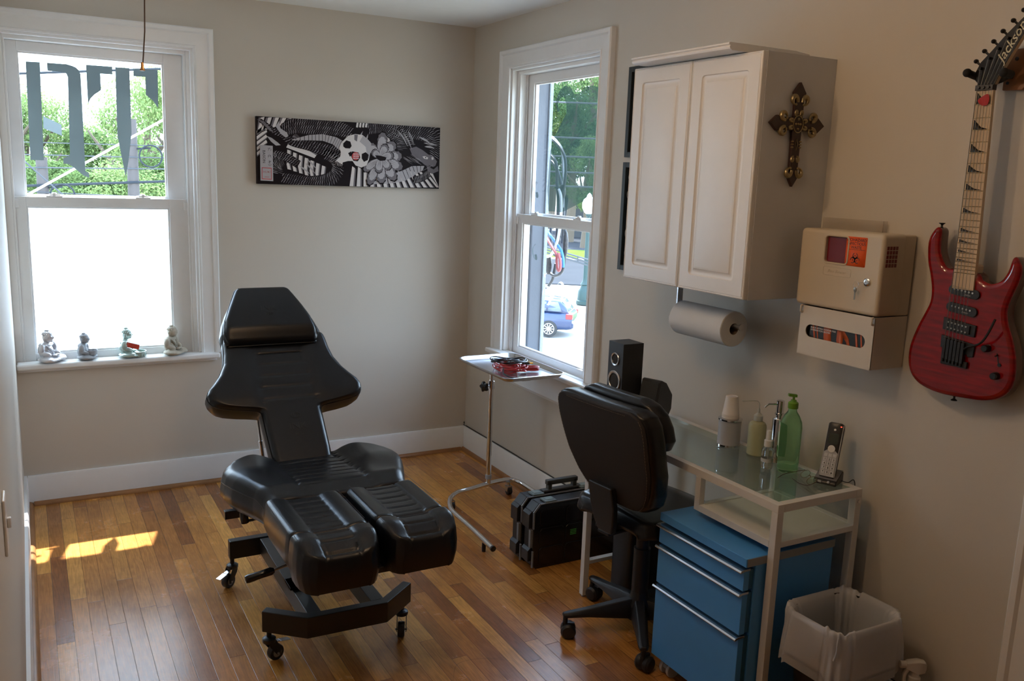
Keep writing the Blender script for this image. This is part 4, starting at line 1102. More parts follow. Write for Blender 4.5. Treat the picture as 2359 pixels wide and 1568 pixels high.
for x, y in ((bx0 - .01, by1 - .05), (bx0 - .01, by0 + .05), (bx1 - .05, by1 - .05), (bx1 - .05, by0 + .05)):
    m = MB(); m.cyl((x, y, .030), (x, y, .056), .010); m.box(x - .012, x + .018, y - .010, y + .010, .030, .044); ca = build('castor', m, P('grey castor', (.30, .31, .33), .5), t)
    m = MB(); m.cyl((x + .008, y - .024, .026), (x + .008, y - .011, .026), .026); m.cyl((x + .008, y + .011, .026), (x + .008, y + .024, .026), .026); build('castor_wheel', m, P('pale grey wheel', (.42, .43, .46), .5), ca, bevel=.003)

# ------------------------------------------------------------------ office chair
OC = Vector((-.372, -2.262, 0)); fa = math.atan2(.11, 1.0)
OX = Matrix.Translation(OC) @ Matrix.Rotation(fa, 4, 'Z')     # local +x is where the chair faces
t = thing('office_chair', 'black leather office chair pulled up to the desk, its back to the room', 'office chair', tuple(OC))
m = MB(OX); m.lathe([(.0, .055), (.045, .055), (.050, .075), (.048, .115), (.034, .14), (.030, .17)]); build('hub', m, BLACKP, t)
m = MB(OX); m.cyl((0, 0, .15), (0, 0, .33), .031); m.cyl((0, 0, .33), (0, 0, .43), .024); build('column', m, BLACKP, t)
# legs of the star base point at the castors seen in the photo
a0 = math.atan2(-2.185 + 2.262, -.654 + .372)
for k in range(5):
    a = a0 + 2 * PI * k / 5; d = Vector((math.cos(a), math.sin(a), 0)); s = Vector((-d.y, d.x, 0)); m = MB()
    rings = []
    for r_, w, z0, z1 in ((.03, .030, .062, .135), (.10, .026, .068, .125), (.20, .021, .078, .108), (.275, .018, .080, .098), (.295, .013, .080, .095)):
        c = OC + d * r_
        rings.append([c + s * w * x + Vector((0, 0, z0 + (z1 - z0) * zz)) for x, zz in ((-1, 0), (1, 0), (1.0, .55), (.55, 1), (-.55, 1), (-1.0, .55))])
    m.loft(rings); lg = build('leg', m, BLACKP, t, bevel=.004, seg=3)
    c = OC + d * .285; m = MB(); ang = a + [1.3, .9, 2.2, .4, 1.8][k]; e = Vector((math.cos(ang), math.sin(ang), 0)); f = Vector((-e.y, e.x, 0)); cc = c + f * .012
    m.cyl(c + Vector((0, 0, .045)), c + Vector((0, 0, .085)), .009)
    for sg in (-1, 1):
        m.lathe([(.0, .004), (.024, .004), (.028, .010), (.028, .020), (.022, .028), (.0, .030)], cc + Vector((0, 0, .0285)), e * sg, 28)
    m.obox(cc + Vector((0, 0, .036)), e, f, (0, 0, 1), .006, .022, .022); build('castor', m, BLACKG if False else BLACKP, lg)
m = MB(OX); m.box(-.09, .10, -.07, .07, .425, .455); m.box(-.20, -.02, -.03, .03, .425, .437); build('seat_mechanism', m, BLACKP, t, bevel=.004)
SQ = [(-.175, .15), (-.17, .180), (-.14, .205), (-.07, .222), (.05, .235), (.16, .232), (.22, .215), (.245, .17)]
U_ = Vector((0, -1, 0)); 
so = build('seat', pad_mesh((0, 0, .515), U_, (1, 0, 0), SQ, lambda u, v, w: .012 * math.cos(u * 7) - .03 * sstep(.12, .25, v), .062, er=.030, nu=41, nv=50, under=.03, xf=OX), LEATHER2, t, angle=70)
# the back: a curved shell with a thick rim, padded towards the desk
def back_pt(u, v, h):
    # u across, v up from .575, h towards the sitter; the shell wraps forward at its sides
    lean = .085 * (v / .42) + .015 * math.sin(PI * v / .42)
    return Vector((-.222 - lean + .30 * u * u + h, -u - .075 + .14 * (v - .1), .568 + v * .90))
OT = [(0, .090), (.012, .125), (.04, .160), (.09, .190), (.17, .218), (.25, .228), (.31, .234), (.36, .232), (.390, .218), (.405, .188), (.410, .15)]
def shell(name, tab, h0, h1, er, mat, par, nu=41, nv=60, bulge=0.0):
    m = MB(OX); vs = []; fs = []
    def cs(q): return (1 - math.cos(PI * q)) / 2 * .5 + q * .5
    v0, v1 = tab[0][0], tab[-1][0]
    for side, h in ((0, h0), (1, h1)):
        for j in range(nv):
            v = v0 + (v1 - v0) * cs(j / (nv - 1)); w = interp(tab, v)
            for i in range(nu):
                u = w * (2 * cs(i / (nu - 1)) - 1); d = min(w - abs(u), v - v0, v1 - v)
                k = 0 if d >= er else er * (1 - math.sqrt(max(0, 1 - ((er - d) / er) ** 2)))
                b_ = bulge * max(0, 1 - (u / w) ** 2) * math.sin(PI * (v - v0) / (v1 - v0)) if side else 0
                vs.append(back_pt(u, v, h + (k if side == 0 else -k) * .8 + b_))
    n = nu * nv
    for side in (0, 1):
        for j in range(nv - 1):
            for i in range(nu - 1):
                a = side * n + j * nu + i; fs.append((a, a + 1, a + 1 + nu, a + nu))
    bl = [i for i in range(nu)] + [j * nu + nu - 1 for j in range(1, nv)] + [(nv - 1) * nu + i for i in range(nu - 2, -1, -1)] + [j * nu for j in range(nv - 2, 0, -1)]
    for q in range(len(bl)):
        a, b = bl[q], bl[(q + 1) % len(bl)]; fs.append((a, b, b + n, a + n))
    m._add(vs, fs); return build(name, m, mat, par, angle=70)
OT2 = [(v + (.006 if i < 3 else 0 if i < 8 else -.006), max(.05, w - .012)) for i, (v, w) in enumerate(OT)]
bk = shell('backrest', OT, .004, .085, .030, LEATHER2, t, bulge=.02)
shell('back_cover', OT2, -.004, .010, .010, SHELLF, bk)
PT = [(.235, .13), (.25, .19), (.29, .215), (.34, .214), (.38, .20), (.41, .17), (.430, .12)]
hp = shell('head_pillow', PT, .085, .150, .028, LEATHER2, t, bulge=.02)
st = MB(OX)
TS = P('tan stitching', (.16, .11, .07), .6)
for sgn in (-1, 1):
    stitch(st, [back_pt(sgn * (interp(OT, v) - .020), v, -.0045) for v in [.02 + i * .012 for i in range(31)]], L=.005)
stitch(st, [back_pt(-.15 + .03 * i, .388 - .0 * i, -.0045) for i in range(11)], L=.005)
build('stitching', st, TS, bk)
st = MB(OX); stitch(st, [back_pt(-.16 + .02 * i, .418 - 1.2 * (abs(-.16 + .02 * i)) ** 3, .095) for i in range(17)], L=.005)
stitch(st, [back_pt(-.16 + .02 * i, .422 - 1.2 * (abs(-.16 + .02 * i)) ** 3, .130) for i in range(17)], L=.005)
build('stitching', st, TS, hp)
m = MB(OX)
m.loft([[Vector((x, y - .05, z)) for x, y in ((-.30 + dx, -w), (-.30 + dx, w), (-.272 + dx, w * .9), (-.272 + dx, -w * .9))] for z, w, dx in ((.46, .035, .06), (.50, .05, .05), (.56, .062, .040), (.64, .060, .024))])
m.bar((-.235, -.03, .475), (-.08, 0, .44), .06, .018)
build('back_bracket', m, BLACKP, t, bevel=.006, seg=3)
for sg in ():
    pass

# ------------------------------------------------------------------ two black parts organisers clipped side by side
CLR = P('smoked clear lid', (.010, .010, .012), .14)
EDGE = P('grey worn edge', (.17, .18, .20), .35)
def organiser(x0, y0, lab, handle):
    w, L, Hh = .083, .44, .292
    t = thing('parts_organizer', lab, 'tool organizer', (x0 + L / 2, y0 + w / 2, 0), group='black parts organizers')
    m = MB(); x1 = x0 + L; yb = y0 + .018
    poly = [(0, .02), (.02, 0), (L - .02, 0), (L, .02), (L, Hh - .035), (L - .03, Hh), (.03, Hh), (0, Hh - .035)]
    m.prism([(x, z) for x, z in poly], (x0, y0 + w, 0), (1, 0, 0), (0, 0, 1), (0, -1, 0), w - .020)
    build('body', m, BLACKP, t, bevel=.003)
    m = MB(); m.prism([(x, z) for x, z in poly], (x0, y0 + .020, 0), (1, 0, 0), (0, 0, 1), (0, -1, 0), .014); ld = build('lid', m, CLR, t, bevel=.003)
    # grey rim strip along the lid edge, thick corner blocks
    m = MB()
    m.box(x0 - .003, x0 + .004, y0 + .004, y0 + .012, .01, .085); m.box(x0 - .003, x0 + .004, y0 + .004, y0 + .012, .185, Hh - .038)
    m.bar((x0 - .001, y0 + .008, Hh - .036), (x0 + .030, y0 + .008, Hh + .001), .008, .006, up=(0, 1, 0)); m.box(x0 + .03, x0 + L - .03, y0 + .004, y0 + .012, Hh - .002, Hh + .003)
    build('rim_strip', m, EDGE, ld, bevel=.001)
    for z0, z1 in ((.035, .095), (.185, .26)):
        m = MB(); m.prism([(-.016, z0), (-.016, z1 - .012), (-.004, z1), (.002, z1), (.002, z0)], (x0, y0 + .020, 0), (1, 0, 0), (0, 0, 1), (0, 1, 0), w - .026); build('corner_block', m, BLACKP, t, bevel=.002)
    m = MB(); m.box(x0 - .012, x0 + .001, y0 + .010, y0 + .026, .10, .18); build('side_latch', m, EDGE, t, bevel=.002)
    for xx in (.085, .33):
        m = MB(); m.box(x0 + xx - .028, x0 + xx + .028, y0 + .008, y0 + .060, Hh + .001, Hh + .010); la = build('top_latch', m, P('grey green latch', (.16, .22, .23), .35), t, bevel=.003)
        m = MB(); m.box(x0 + xx - .018, x0 + xx + .018, y0 + .020, y0 + .050, Hh + .010, Hh + .012); build('latch_plate', m, P('pale latch inset', (.25, .34, .36), .3), la, bevel=.001)
    m = MB()
    for k in range(3):
        for j in range(3):
            xx = x0 + .03 + j * .132; zz = .02 + k * .086
            m.prism([(xx + a * .122 + ox, zz + b * .076 + oz) for a, b, ox, oz in ((0, 0, .01, 0), (1, 0, -.01, 0), (1, 0, 0, .01), (1, 1, 0, -.01), (1, 1, -.01, 0), (0, 1, .01, 0), (0, 1, 0, -.01), (0, 0, 0, .01))], (0, y0 + .006, 0), (1, 0, 0), (0, 0, 1), (0, -1, 0), .004)
    build('lid_window', m, CLR, ld, bevel=.002)
    m = MB()
    for k in range(4):
        m.cyl((x0 + .185, y0 + .0015, .133 + k * .007), (x0 + .215, y0 + .0015, .133 + k * .007), .0015, n=8)
    build('green_tool', m, P('bright green clips', (.08, .45, .06), .4), t)
    if handle:
        m = MB(); zz = Hh + .002
        m.box(x0 + .145, x0 + .165, y0 + .030, y0 + .055, zz, zz + .045); m.box(x0 + .275, x0 + .295, y0 + .030, y0 + .055, zz, zz + .045); m.box(x0 + .140, x0 + .300, y0 + .030, y0 + .055, zz + .030, zz + .052)
        m.box(x0 + .12, x0 + .32, y0 + .025, y0 + .060, zz, zz + .010); build('handle', m, P('grey handle plastic', (.05, .055, .055), .4), t, bevel=.004, seg=3)
organiser(-.478, -1.662, 'front black parts organizer with smoked lid and bright latches, beside the desk leg', False)
organiser(-.486, -1.572, 'rear black parts organizer with a raised carry handle, behind the other one', True)
# dark bag under the desk behind the chair
t = thing('gear_case', 'plain black case on the floor under the far end of the desk', 'case', (-.16, -1.86, 0))
m = MB(); m.box(-.30, -.03, -2.10, -1.97, .0, .34); build('body', m, BLACKP, t, bevel=.02, seg=4)
m = MB(); m.tube(smooth_path([(-.23, -2.03, .335), (-.21, -2.03, .365), (-.12, -2.03, .365), (-.10, -2.03, .335)], 5), .006, 8); build('handle', m, BLACKP, t)

# ------------------------------------------------------------------ speakers
t = thing('bookshelf_speaker', 'tall black speaker with two silver-ringed drivers standing on the desk corner', 'speaker', (-.29, -1.99, DZ))
m = MB(); m.box(-.345, -.250, -2.038, -1.942, DZ, 1.050); build('cabinet', m, BLACKP, t, bevel=.0015)
def driver(z, R, nm):
    c = (-.345, -1.990, z); ax = (-1, 0, 0)
    m = MB(); m.lathe([(R * .72, 0), (R, 0), (R, .003), (R * .94, .005), (R * .78, .004), (R * .72, .001)], c, ax, 40); r = build(nm, m, P('silver ring', (.55, .56, .58), .25, .9), t)
    m = MB(); m.lathe([(R * .76, .002), (R * .68, .004), (R * .60, .001), (R * .25, -.008), (R * .24, -.004), (R * .12, .001), (0, .002)], c, ax, 32); build('cone', m, BLACKG, r)
driver(.985, .026, 'tweeter'); driver(.900, .040, 'woofer')
t = thing('tilted_speaker', 'black angular speaker tilted back beside the tall speaker on the desk', 'speaker', (-.23, -2.07, DZ))
X = Matrix.Translation((-.235, -2.075, DZ)) @ Matrix.Rotation(math.radians(20), 4, 'Z') @ Matrix.Translation((0, 0, .018)) @ Matrix.Rotation(math.radians(14), 4, 'Y')
m = MB(X); m.prism([(-.045, 0), (.05, .0), (.072, .055), (.060, .11), (.0, .150), (-.035, .155), (-.045, .150)], (0, -.05, 0), (1, 0, 0), (0, 0, 1), (0, 1, 0), .085); build('cabinet', m, BLACKP, t, bevel=.004)
m = MB(X); m.box(-.049, -.045, -.043, .028, .008, .143); build('grille', m, P('dark grey grille cloth', (.045, .05, .055), .8, bump=1, bscale=1500), t, bevel=.001)
m = MB(); m.lathe([(.034, 0), (.034, .006), (.012, .010), (.010, .030), (0, .031)], (-.235, -2.075, DZ)); build('stand', m, P('grey stand', (.3, .32, .33), .4), t)

# ------------------------------------------------------------------ wall cabinet
cy0, cy1, cz0, cz1, cxf = -2.615, -1.968, 1.297, 2.062, -.300
t = thing('wall_cabinet', 'white two-door wall cabinet with raised panel doors', 'wall cabinet', (-.15, -2.29, cz0))
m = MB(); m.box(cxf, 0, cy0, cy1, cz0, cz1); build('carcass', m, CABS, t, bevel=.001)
def door(y0, y1, nm):
    # y1 is the far edge; a routed panel profile on a lofted set of rectangles
    m = MB(); xf = cxf - .0015
    ls = []
    def rc(ins, x, r=0.0):
        r = max(r, 1e-4); pts = []
        for (sy, sz, a0) in ((1, 1, 0), (-1, 1, 90), (-1, -1, 180), (1, -1, 270)):
            for k in range(5):
                a = math.radians(a0 + 90 * k / 4)
                pts.append(((x), (y0 + y1) / 2 + sy * ((y1 - y0) / 2 - ins - r) + r * math.cos(a), (cz0 + cz1) / 2 + sz * ((cz1 - cz0 - .004) / 2 - ins - r) + r * math.sin(a)))
        return pts
    t_ = .018
    for ins, d, r in ((0, 0, .002), (0, t_ - .003, .002), (.0015, t_ - .001, .002), (.004, t_, .002), (.0055, t_ - .0018, .002), (.0075, t_ - .0018, .002), (.009, t_, .002),
                      (.052, t_, .014), (.055, t_ - .004, .012), (.060, t_ - .006, .010), (.066, t_ - .0055, .006), (.074, t_ - .0035, .001), (.076, t_ - .0015, .001), (.080, t_ - .001, .001), (.082, t_ - .0005, .001)):
        ls.append(rc(ins, xf - d, r))
    m.loft(ls); return build(nm, m, CABW, t, angle=28)
door(cy0 + .001, -2.2905, 'door'); door(-2.2875, cy1 - .001, 'door')
# loose crown board lying on top, slightly proud of the doors
t = thing('crown_board', 'loose white moulded board lying on top of the wall cabinet', 'board', (-.2, -2.26, cz1))
m = MB(); pf = [(0.04, 0), (.372, 0), (.380, .004), (.383, .010), (.380, .014), (.386, .017), (.386, .022), (.38, .024), (.10, .024), (.04, .018)]
m.prism([(x, z) for x, z in pf], (0, -2.535, cz1 + .001), (-1, 0, 0), (0, 0, 1), (0, 1, 0), .50)
build('board', m, CABW, t, bevel=.001)
# ornate cross on the cabinet's side
BR = P('antique bronze', (.30, .24, .13), .32, .85, bump=.3, bscale=200, var=.35, vscale=60); MAH = P('dark mahogany', (.028, .010, .008), .4)
ycr = cy0 - .002
t = thing('ornate_cross', 'ornate dark wooden cross with bronze fleur scrolls on the cabinet side', 'cross', (-.165, ycr, 1.82))
ccx, ccz = -.163, 1.851
def CP(u, v, h=0.0): return Vector((ccx + u, ycr - h, ccz + v))
m = MB(); s = .012
arm = []
outline = [(-.017, -.145), (-.020, -.165), (0, -.194), (.020, -.165), (.017, -.145), (.019, -.02), (.070, -.019), (.088, -.024), (.118, 0), (.088, .024), (.070, .019), (.019, .02), (.019, .075), (.026, .095), (0, .128), (-.026, .095), (-.019, .075), (-.019, .02), (-.070, .019), (-.088, .024), (-.118, 0), (-.088, -.024), (-.070, -.019), (-.019, -.02)]
m.prism(outline, CP(0, 0), (1, 0, 0), (0, 0, 1), (0, -1, 0), s); build('cross_body', m, MAH, t, bevel=.002)
def scroll(nm, c, ang, k=1.0, flip=1):
    m = MB(); ca, sa = math.cos(ang), math.sin(ang); pts = []; rs = []
    for i in range(22):
        q = i / 21; a = q * 4.6; r = .023 * (1 - .72 * q) * k
        x = .004 * k + .012 * k * 0 + r * math.sin(a); y = (.010 + r * (1 - math.cos(a)) * .9) * k
        x *= 1; y *= flip
        pts.append(CP(c[0] + x * ca - y * sa, c[1] + x * sa + y * ca, .012)); rs.append((.0065 * k) * (.5 + .7 * math.sin(PI * min(1, q + .15))))
    m.tube(pts, .004, 10, rs=rs); m.ell(pts[-1], .0046 * k, 12, 8); build(nm, m, BR, t)
for (c, ang) in (((.052, 0), 0), ((-.052, 0), PI), ((0, .062), PI / 2), ((0, -.138), -PI / 2)):
    for fl in (1, -1): scroll('scroll', c, ang, 1.0, fl)
for (c, ang) in (((.022, 0), 0), ((-.022, 0), PI), ((0, .026), PI / 2), ((0, -.100), -PI / 2)):
    for fl in (1, -1): scroll('scroll', c, ang, .62, fl)
m = MB(); m.torus(CP(0, 0, .013), (1, 0, 0), (0, 0, 1), .021, .0018, 28, 8, .026); build('medallion_ring', m, BR, t)
m = MB()
for u, v in ((0, 0), (.010, 0), (-.010, 0), (0, .015), (0, -.015)): m.ell(CP(u, v, .013), .0042, 12, 8)
m.tube([CP(0, -.045, .013), CP(.006, -.062, .013), CP(0, -.080, .013), CP(-.006, -.062, .013)], .0012, 6, closed=True)
for sg in (-1, 1):
    for k in (-1, 0, 1): m.ell(CP(sg * .017, -.062 + k * .009, .012), (.006, .003, .003), 10, 6)
build('beads', m, BR, t)

# ------------------------------------------------------------------ paper towel roll under the cabinet
rx, rz = -.165, 1.172
t = thing('paper_towel_holder', 'metal under-cabinet holder carrying the paper towel roll', 'towel holder', (rx, -2.27, cz0))
m = MB(); m.box(rx - .012, rx + .012, -2.128, -2.122, rz - .01, cz0); m.box(rx - .012, rx + .012, -2.43, -2.10, cz0 - .003, cz0 - .0005)
m.cyl((rx, -2.46, rz + .004), (rx, -2.11, rz + .004), .0075); m.lathe([(.0, 0), (.014, 0), (.014, .008), (0, .008)], (rx, -2.105, rz + .004), (0, 1, 0)); m.lathe([(.0, 0), (.012, 0), (.012, .006), (0, .006)], (rx, -2.462, rz + .004), (0, 1, 0))
build('bracket', m, NICKEL, t)
PAP = P('quilted white paper towel', (.66, .67, .68), .9, bump=.8, bscale=260, bdist=.001)
m = MB(); m.lathe([(.0205, 0), (.060, 0), (.0625, .002), (.0625, .276), (.060, .278), (.0205, .278), (.0205, 0)], (rx, -2.425, rz - .007), (0, 1, 0), 48, caps=False)
tr_ = build('paper_towel_roll', m, PAP); tag(tr_, 'white paper towel roll hanging under the wall cabinet', 'paper towel')
ORG[tr_.name] = Vector((0, 0, 0))
m = MB(); m.lathe([(.0205, .001), (.0190, .001), (.0190, .277), (.0205, .277)], (rx, -2.425, rz - .007), (0, 1, 0), 32, caps=False); build('card_core', m, P('brown card core', (.20, .15, .11), .9), tr_)
m = MB(); m.prism([(.0628 * math.cos(a), .0628 * math.sin(a)) for a in [3.0 + i * .06 for i in range(10)]] + [(.0637 * math.cos(a), .0637 * math.sin(a)) for a in [3.54 - i * .06 for i in range(10)]], (rx, -2.424, rz - .007), (1, 0, 0), (0, 0, 1), (0, 1, 0), .276)
build('loose_edge', m, PAP, tr_)

# ------------------------------------------------------------------ printed canvas on the back wall
INK = P('print black', (.012, .008, .010), .5, spec=.12); GR1 = P('print dark grey', (.075, .065, .07), .5, spec=.12); GR2 = P('print mid grey', (.17, .155, .17), .5, spec=.12)
GR3 = P('print light grey', (.42, .40, .42), .5, spec=.12); WHT = P('print white', (.68, .64, .63), .5, spec=.12); RED1 = P('print red', (.50, .05, .05), .5)
t = thing('wall_canvas', 'long black and white dragon, skull and flower print on the back wall', 'wall art', (-.73, 0, 1.575))
m = MB(); m.box(-1.241, -.219, -.030, -.002, 1.577, 1.916); build('canvas', m, INK, t, bevel=.0015)
def A2(x, y):
    a = (x - 152) / 2072 * 1.022; yt = 133 + (x - 152) * .0658; yb = 900 + (x - 152) * .030
    return Vector((max(0.001, min(1.021, a)), max(.001, min(.338, (yb - y) / (yb - yt) * .339)), 0))
class Art:
    def __init__(s, layer): s.mb = MB(); s.l = layer
    def P3(s, p, k=0): return Vector((-1.241 + max(.0008, min(1.0212, p[0])), -.0303 - (s.l + k) * .00012, 1.577 + max(.0008, min(.3382, p[1]))))
    def poly(s, pts, mt=0, k=0):
        s.mb.cur = mt; s.mb.poly([s.P3(p, k) for p in pts])
    def px(s, pts, mt=0, k=0): s.poly([A2(*p) for p in pts], mt, k)
    def lens(s, p, q, w, mt=0, k=0, bend=0.0):
        p = Vector((p[0], p[1])); q = Vector((q[0], q[1])); d = q - p; n = Vector((-d.y, d.x)); n = n.normalized() if n.length else Vector((1, 0))
        mid = (p + q) / 2 + n * bend
        s.poly([p, (p + mid) / 2 + n * w * .7 + n * bend * .2, mid + n * w, (mid + q) / 2 + n * w * .6 + n * bend * .2, q, (mid + q) / 2 - n * w * .2, mid - n * w * .3, (p + mid) / 2 - n * w * .3], mt, k)
    def done(s, nm, mats): 
        return build(nm, s.mb, mats, t, angle=180)
MATS = [INK, GR1, GR2, GR3, WHT, RED1]
rnd = random.Random(4)
# banded background
def arcs(art, cen, r0, r1, a0, a1, n, clip=None):
    # bands like spokes between two radii: white to grey
    c = A2(*cen)
    for i in range(n):
        b0 = a0 + (a1 - a0) * i / n; db = (a1 - a0) / n
        for fr, to, mt in ((0, .42, 4), (.42, .62, 2), (.62, .74, 1)):
            p = []
            for rr, seq in ((r0, (fr, to)), (r1, (to, fr))):
                for z in seq:
                    a = math.radians(b0 + db * z + (8 if rr == r1 else 0)); p.append(c + Vector((math.cos(a), math.sin(a), 0)) * rr)
            art.poly(p, mt)
ar = Art(0)
arcs(ar, (900, 700), .08, .235, 150, 120, 1)
for i in range(6):     # top left diagonal bands
    x = 160 + i * 75
    ar.px([(x, 330 - i * 28), (x + 40, 150), (x + 78, 140), (x + 40, 300 - i * 25)], 4); ar.px([(x - 22, 345 - i * 28), (x + 18, 150), (x + 40, 150), (x, 330 - i * 28)], 2)
for i in range(5):
    y = 240 + i * 60
    ar.px([(155, y + 60), (250, y - 20), (262, y + 8), (155, y + 95)], 4); ar.px([(155, y + 95), (262, y + 8), (262, y + 20), (155, y + 110)], 2)
for i in range(7):     # inside the dragon's coil
    x = 470 + i * 62; yt_ = 500 + i * 30; yb_ = 740 + i * 22
    ar.px([(x, yt_ + 10), (x + 34, yt_ + 22), (x + 20, yb_ - 60), (x + 34, yb_), (x, yb_ - 8), (x - 12, yb_ - 80)], 4)
    ar.px([(x + 34, yt_ + 22), (x + 46, yt_ + 28), (x + 34, yb_ - 60), (x + 44, yb_ + 4), (x + 34, yb_), (x + 20, yb_ - 60)], 2)
for i in range(15):    # lower right fan
    x0_ = 1140 + i * 66; x1_ = 1150 + i * 80
    ar.px([(x1_, 945), (x1_ + 42, 947), (x0_ + 70, 720 + i * 4), (x0_ + 40, 700 + i * 6)], 4)
    ar.px([(x1_ + 42, 947), (x1_ + 60, 949), (x0_ + 84, 735 + i * 4), (x0_ + 70, 720 + i * 4)], 2)
for i in range(6):
    ar.px([(1230 + i * 34, 205), (1252 + i * 34, 207), (1244 + i * 34, 262), (1222 + i * 34, 258)], 4)
    ar.px([(1540 + i * 8, 300 + i * 22), (1610, 290 + i * 22), (1625, 305 + i * 22), (1550 + i * 8, 318 + i * 22)], 4)
ar.done('banded_background', MATS)
# scaly dragon body
db_ = Art(8)
def scales(path, w, rows, n, L=.016, lw=.0019, ang=.5, base=1):
    n = int(n * .7); rows = max(2, int(rows * .8))
    pts = [A2(*p) for p in path]; pts = smooth_path(pts, 8); cum = [0]
    for a, b in zip(pts, pts[1:]): cum.append(cum[-1] + (b - a).length)
    def at(q):
        s_ = q * cum[-1]
        for i in range(len(cum) - 1):
            if cum[i + 1] >= s_: 
                f = (s_ - cum[i]) / max(1e-6, cum[i + 1] - cum[i]); d = (pts[i + 1] - pts[i]).normalized(); return pts[i].lerp(pts[i + 1], f), d
        return pts[-1], (pts[-1] - pts[-2]).normalized()
    for i in range(24):
        p0, d0 = at(i / 24); p1, d1 = at((i + 1) / 24); n0 = Vector((-d0.y, d0.x, 0)); n1 = Vector((-d1.y, d1.x, 0)); w0 = w(i / 24); w1 = w((i + 1) / 24)
        db_.poly([p0 - n0 * w0, p1 - n1 * w1, p1 + n1 * w1, p0 + n0 * w0], 0 if base else 0, 0)
    for r in range(rows):
        for i in range(n):
            q = (i + .5 * (r % 2)) / n; p, d = at(min(1, q)); nn = Vector((-d.y, d.x, 0)); ww = w(q); off = (2 * (r + .5) / rows - 1) * ww * .9
            c = p + nn * off; e = (nn * math.cos(ang) + d * math.sin(ang)).normalized(); l = ww / rows * 1.25
            db_.lens(c - e * l, c + e * l, lw, 3 if rnd.random() < .6 else 2, 1 + r * .3, bend=.0015)
scales([(430, 290), (560, 240), (700, 235), (860, 240), (1000, 265), (1100, 300), (1180, 330)], lambda q: .052 * (.6 + .4 * math.sin(PI * q)), 5, 46)
scales([(1050, 560), (900, 520), (700, 460), (520, 420), (420, 340), (330, 300), (250, 230), (190, 180)], lambda q: .040 * (1 - .75 * q), 4, 48)
scales([(330, 560), (440, 590), (500, 620), (590, 680)], lambda q: .022, 3, 18)
scales([(340, 780), (330, 680), (400, 590)], lambda q: .045, 4, 16)
scales([(420, 830), (560, 860), (720, 890), (880, 870), (990, 800), (1020, 690), (960, 600), (860, 560)], lambda q: .038 * (.7 + .3 * math.sin(PI * q)), 4, 54)
scales([(1370, 270), (1500, 250), (1650, 300), (1760, 400), (1820, 500)], lambda q: .050 * (.7 + .5 * q), 5, 36)
scales([(1650, 260), (1850, 280), (2000, 300), (2130, 360), (2200, 470), (2210, 620)], lambda q: .060, 6, 44)
scales([(2100, 780), (2000, 840), (1900, 860)], lambda q: .020, 3, 20)
db_.done('dragon_body', MATS)
# belly plates, fins, claws, head
h_ = Art(14)
def plates(pa, pb, n):
    for i in range(n):
        q0, q1 = i / n, (i + .86) / n
        def L_(P_, q): 
            k = q * (len(P_) - 1); j = min(int(k), len(P_) - 2); f = k - j; return (P_[j][0] + (P_[j + 1][0] - P_[j][0]) * f, P_[j][1] + (P_[j + 1][1] - P_[j][1]) * f)
        h_.px([L_(pa, q0), L_(pa, q1), L_(pb, q1), L_(pb, q0)], 3)
plates([(520, 395), (700, 345), (850, 335), (1000, 370), (1085, 420)], [(520, 405), (700, 405), (850, 410), (960, 450), (1040, 520)], 16)
plates([(1400, 890), (1600, 800), (1750, 760), (1880, 700), (2040, 700)], [(1420, 905), (1620, 900), (1800, 870), (1920, 800), (2020, 745)], 13)
h_.px([(385, 190), (400, 270), (470, 320), (480, 360), (455, 375), (400, 330), (350, 250)], 3); h_.px([(255, 355), (310, 380), (370, 430), (400, 460), (350, 465), (300, 420)], 3)
h_.px([(160, 170), (230, 190), (290, 260), (330, 320), (280, 290), (220, 220)], 2)
for a, b in (((680, 620), (780, 730)), ((660, 660), (770, 790)), ((590, 690), (710, 790)), ((1300, 300), (1210, 450)), ((1360, 330), (1310, 470)), ((1390, 440), (1250, 520))):
    h_.lens(A2(*a), A2(*b), .007, 3, 1)
for a, b in (((1700, 290), (1830, 480)), ((1770, 320), (1880, 520)), ((1830, 300), (1900, 470)), ((1960, 370), (2110, 450)), ((2030, 480), (2160, 500)), ((2020, 440), (2190, 470))):
    h_.lens(A2(*a), A2(*b), .009, 3, 1); h_.lens(A2(a[0] + 14, a[1] + 20), A2(b[0] + 4, b[1] + 16), .003, 0, 2)
h_.px([(1850, 500), (1930, 480), (2010, 520), (2080, 570), (2150, 600), (2190, 650), (2170, 700), (2120, 720), (2040, 690), (1980, 640), (1930, 610), (1880, 570)], 2)
h_.px([(2060, 700), (2150, 740), (2200, 700), (2210, 760), (2130, 790), (2080, 760)], 2); h_.px([(2080, 690), (2140, 735), (2190, 690), (2150, 715), (2110, 700)], 0, 1)
h_.px([(2008, 592), (2040, 588), (2080, 606), (2070, 624), (2030, 618)], 4, 1); h_.px([(2118, 604), (2142, 598), (2148, 625), (2125, 632)], 4, 1); h_.px([(2040, 598), (2056, 600), (2052, 612), (2040, 610)], 0, 2)
for i in range(26):
    a = (1760 + rnd.uniform(0, 160), 560 + rnd.uniform(0, 90)); h_.lens(A2(*a), A2(a[0] + 90, a[1] + 50), .0015, rnd.choice((2, 3)), 1)
pts = smooth_path([A2(*q) for q in ((1560, 760), (1750, 750), (1900, 780), (2020, 750), (2140, 690))], 8)
for a, b in zip(pts, pts[1:]): h_.lens(a, b, .0014, 3, 3)
h_.done('dragon_head', MATS)
